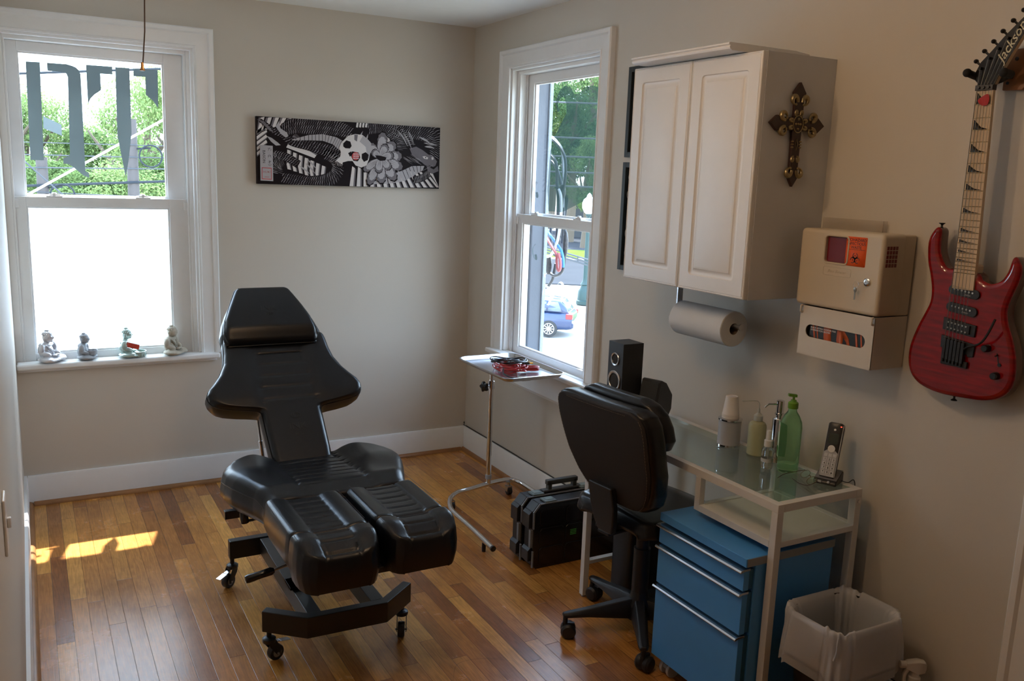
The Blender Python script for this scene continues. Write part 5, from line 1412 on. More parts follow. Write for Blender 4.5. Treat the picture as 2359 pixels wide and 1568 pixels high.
# peony
fl = Art(22)
def petal(c, ang, L, w, k):
    c = A2(*c); d = Vector((math.cos(ang), math.sin(ang), 0)); n = Vector((-d.y, d.x, 0)); out = []
    for sg in (1, -1):
        seq = [(0, .12), (.3, .7), (.5, .95), (.62, .86), (.72, 1.0), (.80, .82), (.88, .86), (.93, .55), (1.0, .35)]
        if sg < 0: seq = seq[::-1]
        out += [c + d * L * q + n * w * s_ * sg for q, s_ in seq]
    fl.poly([c + (p - c) * 1.06 for p in out], 0, k); fl.poly(out, 2, k + .3); fl.poly([c + (p - c) * .82 + d * L * .02 for p in out], 3, k + .5)
    for o in (-.4, 0, .4): fl.lens(c + d * L * .15 + n * w * o * .3, c + d * L * .7 + n * w * o, .0012, 1, k + .7)
for i, (ang, L, w) in enumerate(((1.45, .120, .034), (.8, .105, .036), (.15, .110, .036), (-.35, .120, .034), (-.9, .125, .034), (-1.5, .115, .034), (-2.0, .135, .030), (-2.5, .10, .026), (2.3, .085, .032))):
    petal((1500, 610), ang, L * 1.15, w * .85, i * .8)
for i, (ang, L, w) in enumerate(((1.1, .07, .03), (.2, .07, .03), (-.8, .075, .03), (-1.7, .075, .03), (2.5, .05, .028))): petal((1500, 600), ang, L * 1.1, w * .8, 8 + i * .8)
fl.px([(1440, 575), (1500, 580), (1575, 600), (1560, 635), (1500, 640), (1465, 620)], 0, 13)
fl.done('flower', MATS)
sk = Art(38)
sk.px([(1085, 400), (1130, 355), (1210, 335), (1290, 345), (1350, 390), (1395, 440), (1385, 540), (1370, 620), (1340, 690), (1280, 715), (1215, 690), (1180, 640), (1130, 640), (1070, 655), (1060, 700), (1000, 690), (990, 640), (1040, 590), (1050, 540), (1030, 490), (1050, 440)], 4)
sk.px([(1300, 350), (1350, 390), (1395, 440), (1385, 540), (1370, 620), (1350, 600), (1330, 480), (1260, 420)], 3, 1); sk.px([(1200, 340), (1240, 345), (1230, 420), (1200, 400)], 2, 1)
sk.px([(1075, 440), (1110, 405), (1155, 420), (1170, 470), (1150, 498), (1100, 495), (1075, 475)], 0, 2); sk.px([(1285, 560), (1330, 540), (1365, 570), (1355, 630), (1310, 650), (1285, 610)], 0, 2)
sk.px([(1130, 550), (1165, 530), (1175, 575), (1150, 590)], 0, 2)
for i in range(6): sk.px([(1000 + i * 16, 640 + i * 10), (1012 + i * 16, 646 + i * 10), (1006 + i * 16, 700 + i * 6), (996 + i * 16, 690 + i * 6)], 0, 2)
sk.px([(1170, 535), (1180, 530), (1250, 545), (1268, 600), (1240, 645), (1190, 638), (1165, 590)], 0, 2)
sk.px([(1215 + 42 * math.cos(a), 585 + 46 * math.sin(a)) for a in [2 * PI * i / 16 for i in range(16)]], 5, 3)
for i in range(9): sk.px([(1190 + (i % 3) * 22, 555 + (i // 3) * 24), (1203 + (i % 3) * 22, 553 + (i // 3) * 24), (1206 + (i % 3) * 22, 567 + (i // 3) * 24), (1193 + (i % 3) * 22, 569 + (i // 3) * 24)], 4, 4)
sk.done('skull', MATS)
pn = Art(46); pn.px([(183, 458), (315, 468), (315, 870), (183, 862)], 3); pn.px([(198, 712), (300, 718), (300, 852), (198, 846)], 5, 1); pn.px([(204, 720), (294, 726), (294, 844), (204, 838)], 3, 2)
def stroke(a, b, w=.0012, mt=0, k=3): pn.lens(A2(*a), A2(*b), w, mt, k)
for a, b in (((255, 495), (300, 500)), ((285, 480), (262, 530)), ((298, 500), (290, 530)), ((278, 560), (262, 610)), ((278, 565), (298, 608)), ((260, 575), (266, 590)), ((296, 570), (286, 585)), ((262, 640), (300, 645)), ((280, 625), (280, 690)), ((262, 665), (298, 640)), ((268, 690), (296, 692)), ((270, 672), (268, 692)), ((294, 672), (296, 692))): stroke(a, b)
tm = pn.done('panel', MATS)
lt = text_mesh('BASON', .020, Vector((-1.241, -.0365, 1.577)) + Vector((A2(222, 590).x, 0, A2(222, 590).y)), (0, 0, -1), (1, 0, 0), .0001, bold=-.0002); build('signature', lt, INK, t, angle=180)
lt = text_mesh('HUKI', .017, Vector((-1.241, -.0365, 1.577)) + Vector((A2(250, 765).x, 0, A2(250, 765).y)), (1, 0, 0), (0, 0, 1), .0001, bold=-.0003)
pn2 = text_mesh('tattoo', .009, Vector((-1.241, -.0365, 1.577)) + Vector((A2(250, 820).x, 0, A2(250, 820).y)), (1, 0, 0), (0, 0, 1), .0001); lt._add(pn2.v, pn2.f)
build('red_stamp', lt, RED1, t, angle=180)

# ------------------------------------------------------------------ two black frames beside the cabinet
FR = P('black frame wood', (.013, .020, .024), .35)
def frame(y0, y1, z0, z1, lab, skulls):
    t = thing('picture_frame', lab, 'picture frame', (0, (y0 + y1) / 2, z0))
    w = .022; m = MB()
    for a in ((y0, y0 + w, z0, z1), (y1 - w, y1, z0, z1), (y0 + w, y1 - w, z0, z0 + w), (y0 + w, y1 - w, z1 - w, z1)): m.box(-.028, -.001, *a)
    build('frame', m, FR, t, bevel=.0015)
    m = MB(); m.box(-.014, -.003, y0 + w, y1 - w, z0 + w, z1 - w); pr = build('print', m, P('dark print', (.018, .016, .020), .25) if skulls else P('charcoal print', (.03, .03, .034), .15), t)
    if skulls:
        bn = P('printed bone', (.52, .50, .47), .5); dk = P('printed black', (.012, .012, .012), .5)
        for k, (dy, zz, r) in enumerate(((.042, z0 + .075, .024), (.040, z0 + .160, .026), (.046, z0 + .235, .022), (.030, z0 + .325, .018), (.036, z0 + .40, .018), (.10, z0 + .10, .026), (.11, z0 + .20, .026), (.17, z0 + .15, .026))):
            yc = y1 - w - dy + .012
            m = MB(); m.prism([(r * math.cos(a), r * 1.1 * math.sin(a)) for a in [2 * PI * i / 18 for i in range(18)]], (-.0142, yc, zz), (0, -1, 0), (0, 0, 1), (-1, 0, 0), .0004)
            m.prism([(-.5 * r, -.8 * r), (.5 * r, -.8 * r), (.4 * r, -1.6 * r), (-.4 * r, -1.6 * r)], (-.0142, yc, zz), (0, -1, 0), (0, 0, 1), (-1, 0, 0), .0004)
            sk = build('printed_skull', m, bn, pr, angle=180)
            m = MB()
            for s in (-1, 1): m.prism([(s * .38 * r + .24 * r * math.cos(a), -.15 * r + .28 * r * math.sin(a)) for a in [2 * PI * i / 10 for i in range(10)]], (-.0147, yc, zz), (0, -1, 0), (0, 0, 1), (-1, 0, 0), .0003)
            m.prism([(-.1 * r, -.65 * r), (.1 * r, -.65 * r), (0, -.38 * r)], (-.0147, yc, zz), (0, -1, 0), (0, 0, 1), (-1, 0, 0), .0003)
            build('eye_sockets', m, dk, sk, angle=180)
frame(-1.90, -1.531, 1.758, 2.131, 'upper black picture frame with a dark print, partly behind the wall cabinet', False)
frame(-1.90, -1.527, 1.275, 1.737, 'lower black picture frame with a skull print, partly behind the wall cabinet', True)

from mathutils.geometry import tessellate_polygon
# ------------------------------------------------------------------ sharps container cabinet with its glove box dispenser
BEI = P('beige moulded plastic', (.56, .48, .36), .42, bump=.1, bscale=500); BEI2 = P('pale beige metal', (.60, .55, .47), .45)
REDP = P('dark red plastic', (.16, .008, .012), .3); ORL = P('orange red label', (.78, .10, .012), .5); LBK = P('label black', (.02, .02, .02), .5)
t = thing('sharps_cabinet', 'beige locking sharps waste cabinet with an orange warning label and a key', 'sharps container', (0, -2.83, 1.29))
sy0, sy1, sz0, sz1, sx = -2.985, -2.673, 1.292, 1.533, -.150
m = MB(); m.box(-.058, -.003, sy0 + .004, sy1 - .004, sz0, sz1 - .002); build('back_shell', m, BEI, t, bevel=.006, seg=3)
# front door with a recessed window, as a rounded block built of strips around the opening
wy0, wy1, wz0, wz1 = -2.858, -2.775, 1.436, 1.514
m = MB(); dcy, dcz, dhy, dhz = (sy0 + sy1) / 2, (sz0 + .001 + sz1) / 2, (sy1 - sy0) / 2, (sz1 - sz0 - .001) / 2
def drr(ins): return rrect(dcy, dcz, dhy - ins, dhz - ins, .012 - ins * .3)
dl = [[(x, y, z) for y, z in drr(i)] for i, x in ((.003, -.059), (0, -.059), (0, sx + .010), (.001, sx + .006), (.0035, sx + .0025), (.007, sx + .0006), (.011, sx))]
m.loft(dl, caps=False)
wl_ = rrect((wy0 + wy1) / 2, (wz0 + wz1) / 2, (wy1 - wy0) / 2, (wz1 - wz0) / 2, .009)
ol_ = drr(.011)
m._add([(sx, y, z) for y, z in ol_ + wl_[::-1]], [tuple(q_) for q_ in tessellate_polygon([[Vector((y, z, 0)) for y, z in ol_], [Vector((y, z, 0)) for y, z in wl_[::-1]]])])
m.loft([[(sx, y, z) for y, z in wl_], [(sx + .010, y, z) for y, z in wl_]], caps=False)
dr = build('door', m, BEI, t, angle=50)
m = MB(); m.torus((sx - .0005, (wy0 + wy1) / 2, (wz0 + wz1) / 2), (0, 1, 0), (0, 0, 1), .001, .001, 8, 4)
m = MB()
rp = rrect((wy0 + wy1) / 2, (wz0 + wz1) / 2, (wy1 - wy0) / 2 + .003, (wz1 - wz0) / 2 + .003, .012)
m.tube([(sx, y, z) for y, z in rp], .003, 8, closed=True); build('window_rim', m, BEI, dr)
m = MB(); m.box(sx + .008, sx + .011, wy0 + .001, wy1 - .001, wz0 + .001, wz1 - .001); m.box(-.13, -.062, sy0 + .010, sy1 - .02, sz0 + .02, sz1 - .02); build('red_container', m, REDP, t)
m = MB()
for r in range(5):
    for c in range(4):
        m.box(-.136 + c * .0125, -.1265 + c * .0125, sy0 - .0006, sy0 + .0005, 1.438 + r * .0125, 1.4485 + r * .0125)
build('side_vent', m, REDP, t)
def FP(y, z, h=0.0): return Vector((sx - h, y, z))
m = MB(); m.prism([(y, z) for y, z in rrect(2.889, 1.4755, .037, .0435, .003)], (sx, 0, 0), (0, -1, 0), (0, 0, 1), (-1, 0, 0), .0006); lb = build('warning_label', m, ORL, t, angle=180)
lt = MB()
for s_, z_, sz_ in (('BIOHAZARD', 1.5095, .0122), ('INFECTIOUS', 1.4985, .0118), ('WASTE', 1.4875, .0118), ('DESTRUCTION SHOULD BE BY INCINERATION', 1.4812, .0030)):
    q = text_mesh(s_, sz_, FP(-2.889, z_, .0007), (0, -1, 0), (0, 0, 1), .0002, bold=.0001 if sz_ > .01 else 0); lt._add(q.v, q.f)
# biohazard trefoil: three open crescents around a ring
cc = (-2.888, 1.4545)
def ringarc(mb, cy, cz, R0, R1, a0, a1, off=0.0, n=22):
    o_ = []; i_ = []
    for i in range(n + 1):
        a = a0 + (a1 - a0) * i / n; o_.append((cy + R1 * math.cos(a), cz + R1 * math.sin(a)))
        i_.append((cy + off * math.cos((a0 + a1) / 2) + R0 * math.cos(a), cz + off * math.sin((a0 + a1) / 2) + R0 * math.sin(a)))
    vs = [FP(-y, z, .0008) for y, z in o_ + i_[::-1]]
    k = n + 1
    mb._add(vs, [(i, i + 1, 2 * k - 2 - i, 2 * k - 1 - i) for i in range(n)])
for k in range(3):
    a = PI / 2 + k * 2 * PI / 3; dx, dz = math.cos(a), math.sin(a)
    ringarc(lt, 2.888 + dx * .0088, cc[1] + dz * .0088, .0070, .0092, a + .45, a + 2 * PI - .45, off=-.0)
    ringarc(lt, 2.888 + dx * .0088, cc[1] + dz * .0088, .0055, .0092, a + 1.8, a + 2 * PI - 1.8)
    ringarc(lt, 2.888, cc[1], .0078, .0096, a - .42, a + .42)
build('label_print', lt, LBK, lb, angle=180)
m = text_mesh('Post Rescue', .014, FP(-2.826, 1.409, .0002), (0, -1, 0), (0, 0, 1), .0007, shear=.3, bold=-.0002); m.tube([FP(-y, z, 0) for y, z in rrect(2.826, 1.409, .052, .0125, .005)], .0009, 6, closed=True); build('embossed_plate', m, BEI, dr)
m = MB(); m.lathe([(.012, 0), (.012, .003), (.009, .005), (.006, .0055), (0, .0055)], FP(-2.940, 1.391), (-1, 0, 0), 24); lk = build('lock', m, CHROME, t)
m = MB(); m.torus(FP(-2.913, 1.381, .014), (0, 1, .0), (.15, 0, 1), .0095, .0006, 28, 6); m.bar(FP(-2.938, 1.391, .006), FP(-2.921, 1.387, .016), .006, .0012, up=(0, 0, 1)); build('key_ring', m, CHROME, lk)
m = MB(); m.ell(FP(-2.912, 1.366, .014), (.0012, .0062, .0085), 14, 8); m.box(sx - .0148, sx - .0132, -2.9142, -2.9098, 1.336, 1.362); build('key', m, P('dull steel key', (.26, .23, .19), .3, 1), lk)
m = MB(); m.box(sx + .02, sx + .06, sy1, sy1 + .006, 1.33, 1.36); build('hinge', m, BEI, t, bevel=.001)
m = MB(); m.box(-.022, -.020, -2.873, -2.640, 1.50, 1.565); m.box(-.022, -.003, -2.873, -2.871, 1.50, 1.565)
tag(build('acrylic_sheet', m, mat_sheet('clear acrylic', (.55, .48, .42), .5, .72)), 'clear acrylic sheet standing behind the sharps cabinet', 'plastic sheet')
# glove dispenser: a sloping front box with a slot, glove carton inside
t = thing('glove_dispenser', 'pale beige metal glove dispenser with an oval slot below the sharps cabinet', 'glove dispenser', (0, -2.84, 1.13))
gy0, gy1, gz0, gz1 = -2.981, -2.700, 1.134, 1.2905
slot = [(y, z) for y, z in rrect(2.8395, 1.2135, .1135, .0200, .0195, 8)]
m = MB(); gx = -.148
cyq, czq = 2.8395, 1.2135
outer = [(cyq + .1405, czq + .077), (cyq - .1405, czq + .077), (cyq - .1405, czq - .0775), (cyq + .1405, czq - .0775)]
sl = slot                                   # starts on the right-hand end of the loop, runs counter-clockwise
k0 = max(range(len(sl)), key=lambda i: sl[i][0] + sl[i][1])
inner = [sl[(k0 - i) % len(sl)] for i in range(len(sl) + 1)]
loop = outer + [outer[0]] + inner           # keyhole outline
pts3 = [[Vector((y, z, 0)) for y, z in loop]]
from mathutils.geometry import tessellate_polygon
tris = tessellate_polygon([[Vector((y, z, 0)) for y, z in outer], [Vector((y, z, 0)) for y, z in sl[::-1]]])
allp = outer + sl[::-1]
for dx in (0, .003): m._add([Vector((gx + dx, -y, z)) for y, z in allp], [tuple(q_) for q_ in tris])
n = len(sl); m._add([Vector((gx, -y, z)) for y, z in sl] + [Vector((gx + .003, -y, z)) for y, z in sl], [(i, (i + 1) % n, (i + 1) % n + n, i + n) for i in range(n)])
m.box(gx, gx + .003, -(cyq + .1405), -(cyq - .1405), gz0, gz0 + .0022)
build('front_plate', m, BEI2, t, angle=30)
m = MB(); m.box(gx + .003, -.004, -2.9795, -2.9765, gz0, gz1); m.box(gx + .003, -.004, -2.7025, -2.6995, gz0, gz1); m.box(gx + .003, -.004, -2.9765, -2.7025, gz0, gz0 + .003); m.box(-.004, -.001, -2.9765, -2.7025, gz0, gz1)
build('case', m, BEI2, t)
for y in (-2.975, -2.706):
    m = MB(); m.tube([(gx - .002, y, 1.290), (gx - .008, y, 1.288), (gx - .008, y, 1.272), (gx, y, 1.269)], .0035, 8); build('clip', m, BEI2, t)
t = thing('glove_carton', 'black and orange carton of black nitrile gloves inside the dispenser slot', 'glove box', (-.07, -2.84, 1.14))
m = MB(); m.box(gx + .008, -.02, -2.970, -2.735, gz0 + .004, 1.262); build('carton', m, P('black glossy card', (.018, .022, .026), .3), t, bevel=.001)
m = MB(); ORG_ = P('printed orange flame', (.50, .10, .03), .4)
for a in ([(.050, .10), (.085, .10), (.082, .06), (.098, 0), (.075, 0), (.055, .05)], [(.105, .10), (.150, .06), (.175, 0), (.165, 0), (.142, .05), (.130, .06), (.128, .04), (.150, 0), (.125, 0), (.105, .05)],
          [(.165, .10), (.172, .10), (.198, 0), (.190, 0)], [(.185, .10), (.190, .10), (.213, 0), (.207, 0)], [(.203, .10), (.206, .10), (.222, .03), (.220, .02)], [(.0, .10), (.008, .10), (.035, 0), (.030, 0)], [(.016, .1), (.022, .1), (.045, 0), (.043, 0)]):
    m.prism([(y + .738, z * 1.25 + 1.137) for y, z in a], (gx + .0078, -2.0, 0), (0, -1, 0), (0, 0, 1), (-1, 0, 0), .0004)
build('flame_print', m, ORG_, t, angle=180)
lt = MB()
for s_, z_ in (('BLACK NITRILE POWDER FREE', 1.2245), ('EXAMINATION GLOVES', 1.2170)):
    q = text_mesh(s_, .0072, (gx + .0072, -2.740, z_), (0, -1, 0), (0, 0, 1), .0002, align='LEFT', bold=.0002); lt._add(q.v, q.f)
build('carton_text', lt, P('print pale', (.62, .60, .60), .5), t, angle=180)

# ------------------------------------------------------------------ red electric guitar on its wall hanger
gmat, gn, gl_, gb = nodes('flamed red lacquer')
gb.inputs['Roughness'].default_value = .14; gb.inputs['Specular IOR Level'].default_value = .4; gb.inputs['Coat Weight'].default_value = .35; gb.inputs['Coat Roughness'].default_value = .04
tcn = gn.new('ShaderNodeTexCoord'); mp = gn.new('ShaderNodeMapping'); mp.inputs['Scale'].default_value = (3, 6, 60)
nz = gn.new('ShaderNodeTexNoise'); nz.inputs['Scale'].default_value = 1.5; nz.inputs['Detail'].default_value = 4
gl_.new(tcn.outputs['Object'], mp.inputs[0]); gl_.new(mp.outputs[0], nz.inputs['Vector'])
rp_ = gn.new('ShaderNodeValToRGB'); rp_.color_ramp.elements[0].position = .3; rp_.color_ramp.elements[0].color = (.15, .001, .002, 1); rp_.color_ramp.elements[1].position = .7; rp_.color_ramp.elements[1].color = (.30, .003, .005, 1)
gl_.new(nz.outputs['Fac'], rp_.inputs[0]); gl_.new(rp_.outputs[0], gb.inputs['Base Color'])
DRED = P('dark red lacquer side', (.07, .004, .005), .15, coat=.6)
MAPLE = P('pale maple', (.62, .47, .30), .35, var=.06, vscale=60); INL = P('black inlay', (.015, .015, .015), .35)
t = thing('electric_guitar', 'red flame-top electric guitar with a pale maple fretboard hanging on the right wall', 'electric guitar', (-.05, -3.2, 1.10))
body = [(3.09, 1.562), (3.078, 1.551), (3.068, 1.53), (3.066, 1.505), (3.072, 1.463), (3.084, 1.428), (3.094, 1.386), (3.094, 1.353), (3.083, 1.322), (3.069, 1.29), (3.054, 1.247), (3.046, 1.208), (3.048, 1.17), (3.060, 1.139), (3.084, 1.117), (3.119, 1.105), (3.16, 1.100), (3.199, 1.101), (3.241, 1.104), (3.284, 1.109), (3.320, 1.121), (3.346, 1.141), (3.360, 1.169), (3.363, 1.2), (3.358, 1.24), (3.345, 1.281), (3.328, 1.318), (3.319, 1.347), (3.319, 1.371), (3.327, 1.402), (3.336, 1.430), (3.342, 1.457), (3.338, 1.480), (3.324, 1.499), (3.314, 1.494), (3.306, 1.460), (3.290, 1.434), (3.263, 1.423), (3.240, 1.430), (3.228, 1.445), (3.163, 1.470), (3.150, 1.452), (3.135, 1.452), (3.121, 1.464), (3.107, 1.494), (3.103, 1.526), (3.102, 1.552)]
bs = [(p.x, p.y) for p in smooth_path([(a, b, 0) for a, b in body], 3, True)]
bcx, bcy = 3.2, 1.28
def inset(poly, d):
    out = []; n = len(poly)
    for i in range(n):
        a = Vector(poly[i - 1]); b = Vector(poly[i]); c = Vector(poly[(i + 1) % n]); tt = (c - a).normalized(); nn = Vector((-tt.y, tt.x)); out.append((b + nn * d))
    return out
area = sum(bs[i - 1][0] * bs[i][1] - bs[i][0] * bs[i - 1][1] for i in range(len(bs))); sg = 1 if area > 0 else -1
m = MB(); rings = []
gx0, gx1 = -.032, -.076
for d, x in ((.006, gx0), (.0015, gx0 - .003), (0, gx0 - .008), (0, gx1 + .010), (.0012, gx1 + .0055), (.005, gx1 + .0020), (.013, gx1)):
    rings.append([(x, -q[0], q[1]) for q in inset(bs, d * sg)])
m.cur = 1; m.loft(rings[:4], caps=False); m.cur = 0; m.loft(rings[3:], caps=False); m.cur = 1
for rg_, cu_ in ((rings[0], 1), (rings[-1], 0)):
    m.cur = cu_; m._add(rg_, [tuple(q_) for q_ in tessellate_polygon([[Vector((p_[1], p_[2], 0)) for p_ in rg_]])])
bo = build('body', m, [gmat, DRED], t, angle=50)
fx = gx1 - .006
def nk(z):   # neck edges: y at height z
    q = (z - 1.407) / (1.923 - 1.407); return -(3.164 - .003 * q), -(3.2255 - .0175 * q)
m = MB(); a0, a1 = nk(1.400); b0, b1 = nk(1.923)
m.loft([[(fx, a0, 1.400), (fx, a1, 1.400), (fx + .012, a1, 1.400), (fx + .020, (a0 + a1) / 2, 1.400), (fx + .012, a0, 1.400)], [(fx, b0, 1.923), (fx, b1, 1.923), (fx + .010, b1, 1.923), (fx + .020, (b0 + b1) / 2, 1.923), (fx + .010, b0, 1.923)]])
nb = build('neck', m, MAPLE, t, angle=50)
m = MB(); m.box(-.072, -.040, -3.222, -3.166, 1.36, 1.47); build('neck_heel', m, MAPLE, t, bevel=.006)
m = MB(); zs = [1.923 - (1.923 - 1.285) * (1 - 2 ** (-k / 12)) for k in range(0, 25)]
for k in range(1, 25):
    y0_, y1_ = nk(zs[k]); m.tube([(fx - .0008, y0_, zs[k]), (fx - .0008, y1_, zs[k])], .0010, 6)
build('frets', m, P('fret wire', (.75, .62, .38), .2, 1), nb)
m = MB()
for k in (1, 3, 5, 7, 9, 12, 15, 17, 19, 21):
    zt_ = zs[k - 1] - .004; zb_ = zs[k] + .002; y0_, y1_ = nk(zb_); wd = abs(y1_ - y0_)
    m.prism([(0.004, zt_), (.004, zb_), (wd * .92, zb_), (wd * .5, zb_ + (zt_ - zb_) * .25), (.014, zb_ + (zt_ - zb_) * .65)], (fx, y0_, 0), (0, -1, 0), (0, 0, 1), (-1, 0, 0), .0004)
build('sharkfin_inlays', m, INL, nb, angle=180)
m = MB(); m.box(fx - .006, fx + .012, b1 - .001, b0 + .001, 1.923, 1.937)
for i in range(3): m.cyl((fx - .006, b0 - .010 - i * .0135, 1.930), (fx - .010, b0 - .010 - i * .0135, 1.930), .004)
build('locking_nut', m, BLACKM, nb, bevel=.001)
hs = [(3.163, 1.937), (3.152, 1.962), (3.150, 1.971), (3.162, 1.996), (3.190, 2.024), (3.219, 2.056), (3.255, 2.090), (3.30, 2.130), (3.335, 2.165), (3.345, 2.150), (3.322, 2.118), (3.270, 2.060), (3.222, 1.972), (3.207, 1.937)]
m = MB(); m.prism(hs, (fx + .004, 0, 0), (0, -1, 0), (0, 0, 1), (1, 0, 0), .013); hd = build('headstock', m, MAPLE, t, bevel=.001)
m = MB(); m.prism([(y, z) for y, z in hs], (fx + .0035, 0, 0), (0, -1, 0), (0, 0, 1), (-1, 0, 0), .0012); build('headstock_face', m, BLACKG, hd)
dY, dZ = Vector((0, -.055, .095)).normalized(), None
q = text_mesh('Jackson', .034, (fx + .0015, -3.2395, 2.038), (0, -.50, .87), (0, .87, .50), .0003, shear=.35, bold=.0002); build('maker_name', q, P('cream logo', (.62, .58, .40), .4), hd, angle=180)
m = MB(); pts_ = [(3.158, 1.988), (3.178, 2.012), (3.200, 2.034), (3.222, 2.057), (3.246, 2.080), (3.270, 2.102)]
for y, z in pts_:
    m.cyl((fx + .002, -y - .008, z - .008), (fx - .006, -y - .008, z - .008), .0036, n=14)
build('tuner_posts', m, BLACKG, hd)
for y, z in pts_:
    m = MB(); m.cyl((fx + .012, -y, z), (fx + .012, -y + .012, z + .010), .003, n=8); m.ell((fx + .012, -y + .016, z + .013), (.0085, .006, .006), 12, 8); build('tuner_key', m, BLACKG, hd)
# pickups, bridge, knobs
m = MB()
def pill(mb, cy, cz, hy, hz, x, h, ang=-.09):
    c, s = math.cos(ang), math.sin(ang); L_ = []
    for y, z in rrect(0, 0, hy, hz, hz * .98, 8): L_.append((cy + y * c - z * s, cz + y * s + z * c))
    mb.prism(L_, (x, 0, 0), (0, -1, 0), (0, 0, 1), (-1, 0, 0), h)
PLD = P('pickup pole steel', (.65, .64, .60), .3, 1); LOGO = P('pale logo print', (.6, .6, .6), .5)
for cy_, cz_, wz in ((3.199, 1.3935, .0125), (3.198, 1.346, .0130)):
    m = MB(); pill(m, cy_, cz_, .0455, wz, gx1, .006, -.10); pk = build('single_coil_pickup', m, BLACKP, t, bevel=.001)
    m = MB()
    for i in range(6): o_ = -.0265 + i * .0106; m.cyl((gx1 - .006, -(cy_ + o_), cz_ + .003 - o_ * .10), (gx1 - .0075, -(cy_ + o_), cz_ + .003 - o_ * .10), .0026, n=12)
    build('pole_pieces', m, PLD, pk)
    q = text_mesh('Jackson', .006, (gx1 - .0062, -(cy_ + .012), cz_ - .007), (0, -1, -.1), (0, -.1, 1), .0002, shear=.3); build('pickup_name', q, LOGO, pk, angle=180)
m = MB(); m.prism([(3.150, 1.318), (3.2465, 1.308), (3.2455, 1.276), (3.1505, 1.284)], (gx1, 0, 0), (0, -1, 0), (0, 0, 1), (-1, 0, 0), .006)
m.prism([(3.158, 1.313), (3.232, 1.306), (3.232, 1.282), (3.158, 1.288)], (gx1 - .006, 0, 0), (0, -1, 0), (0, 0, 1), (-1, 0, 0), .004); pk = build('humbucker', m, BLACKP, t, bevel=.001)
m = MB()
for i in range(6):
    for dz_ in (0, -.0155):
        o_ = -.0265 + i * .0106; m.cyl((gx1 - .010, -(3.195 + o_), 1.3045 + dz_ - o_ * .10), (gx1 - .0115, -(3.195 + o_), 1.3045 + dz_ - o_ * .10), .0024, n=12)
build('pole_pieces', m, PLD, pk)
m = MB(); m.prism([(3.149, 1.268), (3.250, 1.257), (3.248, 1.222), (3.232, 1.220), (3.230, 1.226), (3.150, 1.234)], (gx1, 0, 0), (0, -1, 0), (0, 0, 1), (-1, 0, 0), .005)
for i in range(6):
    y = 3.1665 + i * .0108; m.box(gx1 - .014, gx1 - .005, -(y + .0045), -(y - .0045), 1.204 - i * .001, 1.262 - i * .001); m.cyl((gx1 - .012, -y, 1.206 - i * .001), (gx1 - .012, -y, 1.196 - i * .001), .0035, n=10)
m.box(gx1 - .008, gx1 - .002, -3.236, -3.158, 1.188, 1.206); br = build('locking_bridge', m, BLACKM, t, bevel=.0008)
m = MB(); m.tube(smooth_path([(gx1 - .010, -3.225, 1.240), (gx1 - .020, -3.240, 1.250), (gx1 - .030, -3.280, 1.268), (gx1 - .032, -3.300, 1.300), (gx1 - .033, -3.314, 1.338)], 5), .0030, 8); build('tremolo_arm', m, BLACKM, br)
for y, z in ((3.284, 1.254), (3.318, 1.186)):
    m = MB(); m.lathe([(.0105, 0), (.0105, .002), (.0095, .016), (.008, .018), (0, .018)], (gx1, -y, z), (-1, 0, 0), 24); build('control_knob', m, BLACKG, t)
m = MB(); m.prism([(3.310, 1.245), (3.313, 1.245), (3.322, 1.212), (3.319, 1.212)], (gx1, 0, 0), (0, -1, 0), (0, 0, 1), (-1, 0, 0), .0006); m.cyl((gx1, -3.3135, 1.2405), (gx1 - .010, -3.3135, 1.2385), .0022); m.cyl((gx1, -3.322, 1.216), (gx1 - .002, -3.322, 1.216), .005); build('pickup_switch', m, BLACKG, t)
for a, b in (((gx1 + .02, -3.092, 1.560), (0, .02, 1)), ((gx1 + .02, -3.195, 1.101), (0, 0, -1))):
    m = MB(); m.lathe([(.005, 0), (.003, .003), (.003, .008), (.0085, .012), (.0085, .014), (0, .014)], a, b, 20); build('strap_button', m, BLACKG, t)
m = MB()
for i in range(6):
    yb_ = -(3.1665 + i * .0108); yn_ = -(3.165 + i * .0083); yp = -(pts_[i][0] + .008)
    m.tube([(gx1 - .013, yb_, 1.258 - i * .001), (fx - .004, yn_, 1.93), (fx - .004, yp, pts_[i][1] - .008)], .0005 + .00012 * (5 - i), 5)
build('strings', m, P('nickel string', (.55, .53, .48), .3, 1), t)
# pick stuck between the strings
m = MB(); m.prism([(p.x, p.y) for p in smooth_path([(3.172, 1.898, 0), (3.184, 1.885, 0), (3.200, 1.886, 0), (3.2035, 1.902, 0), (3.198, 1.913, 0), (3.186, 1.909, 0)], 4, True)], (fx - .0048, 0, 0), (0, -1, 0), (0, 0, 1), (-1, 0, 0), .0008)
tag(build('guitar_pick', m, P('red pearloid', (.40, .012, .012), .2, var=.5, vscale=300)), 'glittery red guitar pick tucked under the strings at the first fret', 'guitar pick')
